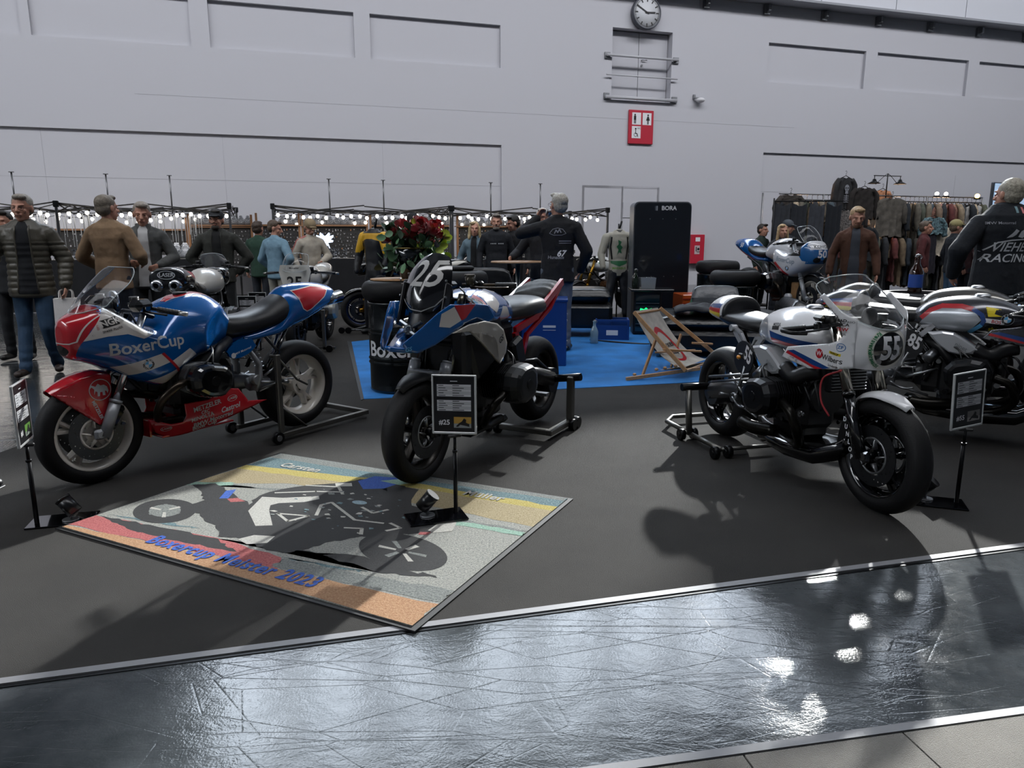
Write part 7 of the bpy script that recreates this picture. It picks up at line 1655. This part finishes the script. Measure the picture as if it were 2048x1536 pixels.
hang('jacket', garment('jacket', .55, .65, cm('#25201e'), .55, seed=3), sp_(sx(1709), 2.42, .15), RA, 'dark brown jacket hung high, right of the skull print shirt')
glow = hang('shirt', garment('shirt', .36, .45, cm('#c98f6a'), .3, seed=4), sp_(sx(1763), 2.40, -.1), RA, 'small salmon shirt hung below the double lamp')
hang('cloth', garment('cloth', .75, .8, cm('#5a554e'), 0, seed=5, fold=.04), sp_(sx(1762), 2.22, .2), RA, 'draped grey cloth below the small salmon shirt')
hang('shirt', garment('shirt', .5, .72, cm('#a87b6c', .4), .4, seed=6), sp_(sx(1872), 2.12, .15), RA, 'pink flower-print shirt on the upper rail')
tee = hang('shirt', garment('shirt', .46, .62, cm('#b5b3b0'), 0, seed=7), sp_(sx(1930), 2.10, .15), RA, 'white sleeveless shirt with a black print, at the right end of the upper rail')
decal(flat([[(-.09, -.25), (-.03, -.2), (.05, -.22), (.10, -.3), (.06, -.42), (.0, -.45), (-.08, -.4)], [(-.06, -.15), (.06, -.16), (.02, -.19)]], .5), lambda a, b: V((a, -.085, b)), LETTERK, tee, 'print')
hang('scarf', garment('scarf', .5, .75, mat('leopard', '#8a8480', .9, c2='#1a1718', nscale=55), 0, seed=8, fold=.05, taper=.5), sp_(sx(1655), 1.95, .4), RA, 'black and white spotted scarf beside the number 50 windscreen')
hang('jacket', garment('jacket', .55, .7, cm('#1b2026'), .5, seed=9), sp_(sx(1690), 1.62, .5), RA, 'dark slate jacket hung low, left of the man in brown leather')
sk = hang('trousers', garment('trousers', .32, .9, cm('#171420'), 0, seed=12, taper=1.3), sp_(sx(1815), 1.55, .6), RA, 'dark purple trousers hung below the blue patterned shirt')
hang('shirt', garment('shirt', .5, .35, mat('pattern_blue', '#6f8f95', .9, c2='#272f38', nscale=30), .3, seed=13), sp_(sx(1818), 1.82, .6), RA, 'blue patterned shirt over the dark purple trousers')
hang('shirt', garment('shirt', .45, .6, cm('#bfb4a2'), 0, seed=14), sp_(sx(1845), 1.62, .5), RA, 'cream sleeveless top right of the blue patterned shirt')
pal = ['#3e3a34', '#59544b', '#6f6658', '#2a2e33', '#8a7b66', '#1d2228', '#4d5146', '#7c6a5a', '#5c2f2d', '#333b44', '#a3947e', '#24262a', '#3d4a52', '#6a5b48']
gm = [garment('garment', .46+.04*(k % 3), .92+.10*(k % 4), cm(c), .5 if k % 2 else .35, seed=20+k) for k, c in enumerate(pal)]
pn = ['dark taupe', 'grey-brown', 'khaki', 'slate', 'tan', 'near-black blue', 'olive', 'brown', 'dark red', 'blue-grey', 'pale beige', 'black', 'teal-grey', 'mid brown']
rn_ = ['upper left rail', 'upper right rail', 'lower left rail', 'lower right rail', 'front lower rail', 'front upper rail']
k = 0
for rail, (a, b_, z, d, n_) in enumerate(((1570, 1665, 2.13, .0, 9), (1780, 1955, 2.13, .0, 20), (1640, 1760, 1.42, .1, 12), (1760, 1960, 1.40, .1, 20), (1690, 1960, 1.38, -.8, 18), (1700, 1960, 2.1, -.9, 16))):
    for i in range(n_):
        u = sx(a)+(sx(b_)-sx(a))*(i+.5)/n_; k += 1
        hang('garment', gm[(k*5+rail) % len(gm)], sp_(u, z, d), RA+(R(62) if i % 3 else R(14))+rnd.uniform(-.25, .25), '%s garment, number %d from the left on the %s' % (pn[(k*5+rail) % len(gm)], i+1, rn_[rail]), 'garment', 'garments on the rails of the clothes stall')
for i, px in enumerate((1530, 1562, 1597, 1630)):
    g = G(); n_ = 14; vs = []
    for q in range(n_+1):
        for j in range(9): x = -.19+.38*q/n_; vs.append((x, .02*sin(q*1.4+j*.3)-.03*sin(pi*q/n_), -(1.55*j/8)-(.07*sin(pi*q/n_) if j == 0 else 0)))
    g.add(vs, [[q*9+j, (q+1)*9+j, (q+1)*9+j+1, q*9+j+1] for q in range(n_) for j in range(8)])
    o_ = link('hanging_cloth', g, cm(['#33363c', '#272a31', '#3b3e45', '#1b1f26'][i], .15)); o_.location = sp_(sx(px), 2.08, .5); o_.rotation_euler = (0, 0, RA); tag(o_, ('leftmost dark grey cloth of the curtain wall', 'second dark cloth of the curtain wall, with a faint print', 'third cloth of the curtain wall, lightest grey', 'rightmost and darkest cloth of the curtain wall')[i], 'cloth')
g = G(); g.tube([sp_(sx(1512), 2.09, .5), sp_(sx(1650), 2.12, .5)], .014, 6); g.cyl(sp_(sx(1512), 0, .5), sp_(sx(1512), 2.15, .5), .016, n=8); tag(link('curtain_frame', g, DARKM), 'black tube carrying the dark curtain wall', 'frame')
hang('cloth', garment('cloth', .55, .3, cm('#3c3733'), .25, seed=31), sp_(sx(1575), 2.26, .0), RA, 'crumpled dark garment thrown over the left end of the top rail')
lp = thing('double_lamp', 'black T-shaped stand with two dish lamps above the clothes stall', 'lamp', sp_(sx(1763), 2.2, .0), RA)
g = G(); g.cyl((0, 0, 0), (0, 0, .52), .012, n=8); g.tube([(-.36, 0, .48), (.36, 0, .48)], .01, 6); g.tube(bez([(-.3, 0, .3), (-.05, 0, .5), (.05, 0, .5), (.3, 0, .3)], 5), .006, 5); link('lamp_stand', g, DARKM, lp)
for x in (-.34, .34): g = G().lathe([(.0, .0), (.03, -.01), (.05, -.06), (.13, -.1), (.125, -.105), (.03, -.06), (0, -.06)], (x, 0, .42), n=18); g.cyl((x, 0, .42), (x, 0, .48), .008); link('lamp_shade', g, DARKM, lp)
for i, (px, py, lb) in enumerate(((1856, 392, 'left glowing round bulb of the spotlight pair on the top rail'), (1874, 392, 'right glowing round bulb of the spotlight pair on the top rail'), (1936, 398, 'warm glowing bulb at the right end of the top rail'))):
    z = 2.33 if i < 2 else 2.30; o_ = link('spot_bulb', G().sph((0, 0, 0), .04 if i < 2 else .05), BULB if i < 2 else mat('bulb_warm', '#ffc46a', .3, emit=8)); o_.location = sp_(sx(px), z, .1); tag(o_, lb, 'light bulb')
    g = G(); g.cyl((0, 0, .0), (0, 0, -.07), .02, n=8); g.box((0, 0, -.06), (.14, .03, .03)); link('bulb_holder', g, DARKM, o_)
for u, z, p_ in ((sx(1605), 2.15, 12), (sx(1735), 1.9, 14), (sx(1800), 2.15, 12), (sx(1900), 2.1, 10)): area('stall_lamp_glow', sp_(u, z, -.35), (R(75), 0, RA+pi), .5, .1, p_, (1, .62, .35))
# ---------------------------------------------------------------- further motorcycles
def simple_bike(label, o, hd, z=0., body=WHITEP, seatc=None, tankm=None, rim=GLOSSB, forkc=DARKM, fair=None, scr=True, front='none', crate=GLOSSB, tail_m=None, yb=.34, barz=1.02, fin=ALU):
    b = bike(label, o, hd, z=z); tankm = tankm or body; tail_m = tail_m or body
    wheel(b, 'front_wheel', 1.45, .302, rim=rim, discs=((.06, .155), (-.06, .155)), lod=0, seg=36); wheel(b, 'rear_wheel', 0, .325, rt=.32, wt=.18, rw=.13, rim=rim, hub=.06, lod=0, seg=36)
    fork(b, 1.45, .302, low=forkc, up=forkc, rl=.028, ru=.026, mid=.55, lod=0); shell_fender(b, 1.45, .302, .335, .14, 35, 130, body)
    boxer(b, .86, .50, .37, lod=0, crate=crate, fin=fin); header(b, [(1.0, .27, .49), (1.1, .27, .42), (1.08, .2, .28), (.8, .13, .24)], .024)
    g = G(); g.tube([(.5, .10, .44), (0, .12, .34)], [.045, .05], 10); g.tube([(.5, -.10, .44), (0, -.12, .34)], [.05, .055], 10); link('swingarm', g, ALU, b)
    g = G()
    for s in (1, -1): g.tube(bez([(.1, s*.1, .80), (.45, s*.12, .66), (.62, s*.12, .45)], 5), .016, 8); g.tube(bez([(1.2, s*.05, .88), (1.0, s*.12, .66), (.8, s*.12, .6)], 5), .018, 8)
    g.tube([(.12, -.1, .8), (.12, .1, .8)], .012, 6); link('frame', g, BLACKP, b)
    tk = link('fuel_tank', loft([(.48, .85, .08, .92, .80, .1), (.58, .86, .14, .98, .78, .2), (.75, .88, .18, 1.05, .76, .2), (.92, .88, .19, 1.06, .76, .2), (1.05, .88, .15, 1.0, .80, .1), (1.12, .87, .09, .93, .82, .1)], 32, 5), tankm, b)
    link('seat', loft([(.52, .84, .10, .90, .79, .2), (.4, .84, .13, .90, .79, .3), (.25, .86, .14, .93, .81, .3), (.12, .90, .13, 1.0, .84, .1), (.08, .91, .11, 1.0, .86, .1)], 24, 4), mat('seat_vinyl'), b)
    tl = link('tail_fairing', loft([(.5, .77, .09, .80, .74, .2), (.3, .78, .13, .86, .74, .2), (.13, .86, .135, 1.02, .77, .1), (-.05, .92, .125, 1.06, .83, .1), (-.25, .97, .09, 1.05, .92, .1), (-.34, .98, .05, 1.01, .95, .1)], 28, 5), tail_m, b)
    bars(b, 1.2, barz, .1, yb, .03, .12, lod=0, barend=mat('bar_end_silver')); fr = None
    if front == 'full':
        fr = link('front_fairing', loft([(1.56, .86, .05, .93, .79, .2), (1.52, .86, .11, .98, .74, .3), (1.42, .85, .17, 1.03, .68, .6), (1.3, .80, .21, .96, .62, .7), (1.15, .75, .235, .88, .56, .8), (1.0, .76, .235, .92, .60, .6), (.86, .80, .22, .98, .68, .4)], 40, 5), fair, b)
    if front == 'plate':
        g = G(); g.prism([(-.17, .10), (.17, .10), (.19, .02), (.13, -.2), (-.13, -.2), (-.19, .02)], lambda u, v_, d: V((1.38+d-.2*abs(u), u, .98+v_)), 0, .012); fr = link('number_plate', g, fair or WHITEP, b)
    if front == 'nose': fr = link('front_fairing', loft([(1.5, .92, .05, .98, .85, .2), (1.45, .93, .12, 1.03, .82, .3), (1.32, .95, .15, 1.06, .84, .3), (1.22, .96, .12, 1.04, .88, .3)], 28, 5), fair, b)
    if scr: screen(b, [(1.44, 1.0, .14, 1.36, 1.02), (1.38, 1.10, .15, 1.28, 1.11), (1.28, 1.20, .13, 1.2, 1.19), (1.25, 1.22, .09, 1.19, 1.21)], CLEAR)
    return b, tk, tl, fr
# number 50, raised on a low dark platform
pf = thing('platform', 'low black platform carrying the number 50 motorcycle', 'platform', V((3.70, 9.95, .0)), math.atan2(-.96, .27)+0); link('platform_deck', G().box((0, 0, .17), (2.5, .9, .33), bev=.01), mat('platform_black', '#15171b', .5), pf)
B50, t50, l50, f50 = simple_bike('raised white, blue and red BoxerCup motorcycle number 50', (3.48, 10.75), (.27, -.963), z=.33, fair=mat('fairing_white', '#c9cace', .2, coat=1.), front='full', tankm=mat('fairing_white'), tail_m=BLUEP, rim=mat('rim_cream'), forkc=mat('fork_silver'), body=GLOSSB)
f = side(f50, -1)
decal(flat([[(1.0, .60), (1.12, .555), (1.18, .60), (.93, .76), (.87, .74)]], .02), f, REDL, f50, 'livery_stripe'); decal(flat([[(.88, .70), (1.0, .60), (.93, .62)]], .02), f, DBLUE, f50, 'livery_stripe')
decal(flat([[(1.56, .97), (1.40, 1.01), (1.28, .95), (1.40, .78), (1.56, .75)]], .02), f, mat('livery_blue', '#1d5c96', .25, coat=.8), f50, 'livery_panel'); decal(flat([[(1.36, .985), (1.18, .90), (1.16, .84), (1.38, .84)]], .02), lambda a, b: _lift(f, a, b), LETTERK, f50, 'livery_panel')
decal(text('RIMOR', .055, .02, L=.02), stx(lambda a, b: _lift(f, a, b, .002), -1, 1.27, .90, -12), LETTERW, f50); decal(text('BoxerCup', .085, .02, .1, L=.02), stx(lambda a, b: _lift(f, a, b), -1, 1.12, .78, -6), mat('cup_grey', '#7b8894', .4), f50); roundel(stx(f, -1, 1.18, .68), f50, .032)
f5 = onto(f50, (2.2, 0, 0), (0, 1, 0), (0, 0, 1), (-1, 0, 0), off=.002, maxd=1.4)
decal(flat([[(-.16, .93), (.16, .93), (.15, .74), (-.15, .74)]], .02), lambda a, b: (lambda p: None if p is None else p+V((-.001, 0, 0)))(f5(a, b)), mat('livery_blue'), f50, 'nose_panel')
decal(text('50', .13, .03, L=.02), lambda a, b: _lift(f5, a-.0, b+.86), LETTERW, f50, 'number')
decal(flat([[(-.16, 1.01), (.16, 1.01), (.13, .92), (-.13, .92)]], .02), f5, mat('fairing_white'), f50, 'nose_panel'); decal(text('KONICA', .05, .015, L=.02), lambda a, b: _lift(f5, a, b+.955), LETTERK, f50)
for s in (-1, 1): decal(flat(disc2((s*.06, .79), .035, 18, sx=1.2), .02), f5, mat('intake_black'), f50, 'air_intake')
fl5 = side(l50, -1); decal(text('50', .09, .02, .2, L=.02), stx(fl5, -1, -.05, .96), LETTERW, l50); decal(flat([[(.3, .77), (-.2, .92), (-.24, .95), (-.1, .86), (.2, .76)]], .02), fl5, REDL, l50, 'livery_stripe')
g = G(); g.cyl((1.16, -.135, .30), (1.16, -.19, .30), .05, n=20); link('emblem_disc', g, LETTERW, B50); g = G(); g.box((1.12, 0, .34), (.14, .1, .30), bev=.01); link('support_block', g, WOOD, B50)
# motorcycle with twin under-seat exhausts behind the blue one
BL_, tL, lL, fL = simple_bike('white-tanked motorcycle seen from behind with twin LASER exhausts, behind the blue one', (-3.42, 7.55), (-.12, .99), tankm=mat('pearl_white', '#b5b2aa', .25, coat=.8), tail_m=GLOSSB, body=GLOSSB, front='nose', fair=GLOSSB, barz=1.08, yb=.40)
lt = link('exhaust_cover', loft([(.1, .95, .12, 1.06, .86, .3), (-.1, .97, .17, 1.10, .87, .3), (-.3, .99, .18, 1.12, .89, .3), (-.40, 1.0, .17, 1.11, .90, .3), (-.42, 1.0, .15, 1.09, .92, .3)], 28, 4), GLOSSB, BL_)
for s in (-1, 1):
    g = G(); g.lathe([(.028, -.06), (.05, -.06), (.062, .0), (.058, .012), (.04, .01), (.028, -.01)], (-.43, s*.085, .945), 'x', 28, closed=False); link('exhaust_tip', g, CHROME, lt)
    g = G(); g.cyl((-.455, s*.085, .945), (-.45, s*.085, .945), .028, n=20); link('exhaust_hole', g, mat('intake_black'), lt)
    decal(flat([[(.02, 1.04), (-.28, 1.08), (-.2, 1.02), (.02, .97)]], .03), side(lt, s), REDL, lt, 'livery_stripe')
fx = onto(lt, (-1.2, 0, 0), (0, -1, 0), (0, 0, 1), (1, 0, 0), off=.003); decal(flat(disc2((0, 1.045), .042, 28, .037, 2.0), .03), fx, GR, lt, 'logo_ring'); decal(text('LASER', .05, .02, .1, L=.03), lambda a, b: fx(a, b+1.045), GR, lt)
# white number plate motorcycle facing the camera
BW, tW, lW, fW = simple_bike('white motorcycle facing the camera with a number plate reading 25, behind the blue one', (-2.62, 10.1), (.02, -1.0), tankm=mat('pearl_white'), front='plate', fair=mat('number_white'), barz=1.0, yb=.42, tail_m=mat('pearl_white'), crate=mat('cover_pale', '#a5a59c', .4, .5), body=mat('pearl_white'))
fo = lambda a, b: V((1.394-.2*abs(a), a, b)); decal(text('25', .19, .02, L=.02), lambda a, b: fo(a, b+.87), LETTERK, fW, 'number'); decal(text('Monster', .035, .02, L=.02), lambda a, b: fo(a, b+1.045), LETTERK, fW)
stw = thing('paddock_stand', 'small steel stand beside the white number 25 plate motorcycle', 'stand', at(650, 705)+V((0, 0, .004))); g = G(); g.box((0, 0, .28), (.04, .04, .5), bev=.004); link('upright', g, mat('stand_steel'), stw); g = G(); g.box((-.12, 0, .055), (.5, .04, .03)); link('base_rail', g, mat('stand_steel'), stw); g = G(); g.cyl((.06, -.03, .045), (.06, .03, .045), .042, n=18); link('caster', g, DARKM, stw)
# black motorcycle with blue-rimmed wheel
BB, tB, lB, fB = simple_bike('black motorcycle with dark blue wheels and golden shock parts, left of the lettered drum', (-1.0, 11.76), (-.93, -.37), tankm=GLOSSB, body=GLOSSB, rim=mat('rim_blue', '#14244a', .25, .4, coat=.6), front='nose', fair=GLOSSB, forkc=mat('fork_gold', '#9a7427', .25, .9), barz=1.05, crate=GLOSSB)
decal(flat([[(.15, .98), (-.1, 1.04), (-.28, 1.03), (-.1, .97), (.1, .92)]], .02), side(lB, 1), mat('pearl_white'), lB, 'livery_panel'); decal(flat([[(.6, .95), (.9, 1.03), (1.0, .95), (.8, .88)]], .02), side(tB, 1), mat('pearl_white'), tB, 'livery_panel')
g = G(); g.tube([(.3, .06, .5), (.22, .06, .8)], .03, 10); link('shock_absorber', g, mat('fork_gold'), BB)
stb = thing('paddock_stand', 'low tubular stand under the blue-rimmed wheel', 'stand', at(735, 668)+V((0, 0, .004)));  g = G(); g.cyl((-.38, -.02, .05), (-.38, .02, .05), .046, n=20); g.cyl((-.28, -.02, .05), (-.28, .02, .05), .046, n=20); link('caster', g, DARKM, stb); g = G(); g.tube([(-.33, 0, .06), (.3, 0, .05), (.45, .3, .05)], .016, 8); g.tube([(-.2, 0, .06), (.3, 0, .2)], .014, 8); link('base_tube', g, STEEL, stb)
# green and white frame motorcycle in the far back
BG, tG, lG, fG = simple_bike('stripped motorcycle with white and green tank beside the leather suit', (2.25, 14.3), (-.72, -.69), tankm=mat('tank_white', '#c9cdcb', .15, coat=1.), body=BLACKP, tail_m=BLACKP, scr=False, front='none', forkc=mat('fork_gold'), fin=mat('copper', '#6b4a33', .4, .8))
decal(flat([[(.95, 1.0), (1.05, .94), (1.0, .84), (.9, .88)]], .02), side(tG, 1), mat('tank_green', '#147a45', .25, coat=.8), tG, 'livery_panel'); decal(flat([[(.95, 1.0), (1.05, .94), (1.0, .84), (.9, .88)]], .02), side(tG, -1), mat('tank_green'), tG, 'livery_panel')
# chrome naked motorcycle glimpsed between the flowers and the tyre
BC, tC, lC, fC = simple_bike('dark motorcycle with small clear screen glimpsed behind the adventure motorcycle', (-.95, 14.6), (.25, -.97), tankm=mat('tank_slate', '#3d4348', .2, .5, coat=.6), body=BLACKP, tail_m=BLACKP, forkc=CHROME, barz=1.08)
# ---------------------------------------------------------------- racing leathers on stands
def suit(label, o, rz, ca, cb, cc_, H=1.72):
    t = thing('leather_suit', label, 'racing suit', o, rz)
    A_ = mat('suit_'+ca, ca, .5, bump=.3, bscale=14); B_ = mat('suit_'+cb, cb, .5, bump=.3, bscale=14)
    g = G(); g.caps((0, 0, 1.0), (0, 0, 1.36), .155, .18, 16, side=(0, 1, 0), fl=.6); g.caps((-.14, 0, 1.42), (.14, 0, 1.42), .075, .075, 12); g.caps((0, 0, .86), (0, 0, 1.0), .165, .15, 14, side=(0, 1, 0), fl=.7)
    for s in (-1, 1): g.caps((s*.2, 0, 1.40), (s*.29, -.02, 1.14), .075, .065, 12); g.caps((s*.29, -.02, 1.14), (s*.27, -.10, .92), .062, .048, 12)
    tp = blob('upper_suit', g, A_, t, .011, 3, lambda p: .008*noise.noise(p*9))
    g = G(); g.caps((-.05, 0, .82), (.05, 0, .82), .13, .13, 12, side=(0, 1, 0), fl=.8)
    for s in (-1, 1): g.caps((s*.08, 0, .82), (s*.13, -.02, .48), .095, .075, 12); g.caps((s*.13, -.02, .48), (s*.16, 0, .14), .075, .065, 12)
    blob('suit_legs', g, B_, t, .012, 3, lambda p: .008*noise.noise(p*9))
    for s in (-1, 1): g = G(); g.caps((s*.16, .03, .05), (s*.18, -.10, .045), .045, .04, 10, side=(0, 0, 1), fl=.9); g.caps((s*.16, .02, .06), (s*.16, .01, .22), .05, .055, 10); link('boot', g, BLACKP, t)
    g = G(); g.lathe([(.075, 0), (.085, .03), (.07, .08), (.06, .08), (.065, 0)], (0, .01, 1.44), n=18, closed=True); link('collar', g, BLACKP, t)
    g = G(); g.cyl((0, .02, 0), (0, .02, 1.62), .012, n=8); g.lathe([(0, 0), (.16, 0), (.15, .015), (0, .02)], (0, .02, 0), n=20); g.tube([(-.15, .02, 1.44), (0, .02, 1.5), (.15, .02, 1.44)], .01, 6); g.tube([(0, .02, 1.5), (.05, .02, 1.66)], .016, 6); link('suit_stand', g, DARKM, t)
    return t, tp
s_w, tw_ = suit('white and green racing leather suit on a stand left of the dark display panel', V((1.76, 12.2, .006)), R(4), '#99968a', '#14161c', '')
fw_ = back(tw_, True)
SG2 = mat('suit_green', '#1e5a38', .5)
decal(flat([[(-.03, 1.36), (.03, 1.33), (.01, 1.28), (.05, 1.24), (.02, 1.20), (.04, 1.14), (-.01, 1.16), (-.04, 1.11), (-.02, 1.20), (-.05, 1.25), (-.02, 1.29)]], .03), fw_, SG2, tw_, 'lion_emblem')
decal(flat([[(-.15, 1.02), (.15, 1.02), (.15, .985), (.0, .93), (-.15, .985)]], .03), fw_, SG2, tw_, 'belt_panel'); decal(text('MARABUS', .05, .02, L=.03), lambda a, b: fw_(a, b+.90), mat('suit_lime', '#5d8a2c', .5), tw_)
for x in (-.13, .13): decal(flat(strip2([(x, 1.40), (x*1.1, 1.25), (x*.9, 1.05)], .025), .03), fw_, BLACKP, tw_, 'suit_stripe')
hm = thing('helmet', 'white and dark helmet hanging right of the green-white suit', 'helmet', V((2.12, 12.35, 1.30)), R(20)); g = G(); g.sph((0, 0, 0), (.12, .14, .13), 16, 12); link('helmet_shell', g, WHITEP, hm); g = G(); g.sph((0, -.03, .01), (.105, .125, .06), 16, 8); link('visor', g, BLACKP, hm)
s_h, th_ = suit('second dark leather suit half hidden beside the display panel', V((2.25, 12.9, .006)), R(10), '#1d2024', '#14161c', '')
s_y, ty_ = suit('yellow and black racing leather suit half hidden left of the roses', V((-1.98, 10.6, .006)), R(-35), '#0f1116', '#12141a', '')
fy2 = back(ty_, True)
YS = mat('suit_yellow', '#c99a17', .45)
decal(flat([[(-.22, 1.46), (.22, 1.46), (.20, 1.34), (.05, 1.38), (-.05, 1.38), (-.20, 1.34)]], .02), fy2, YS, ty_, 'yoke'); decal(flat(strip2([(-.14, 1.36), (-.12, 1.1), (-.15, .9)], .03), .02), fy2, YS, ty_, 'suit_stripe')
for s in (-1, 1): g = G(); g.caps((s*.2, -.0, 1.405), (s*.275, -.02, 1.2), .079, .068, 12); link('sleeve_panel', g, YS, s_y)
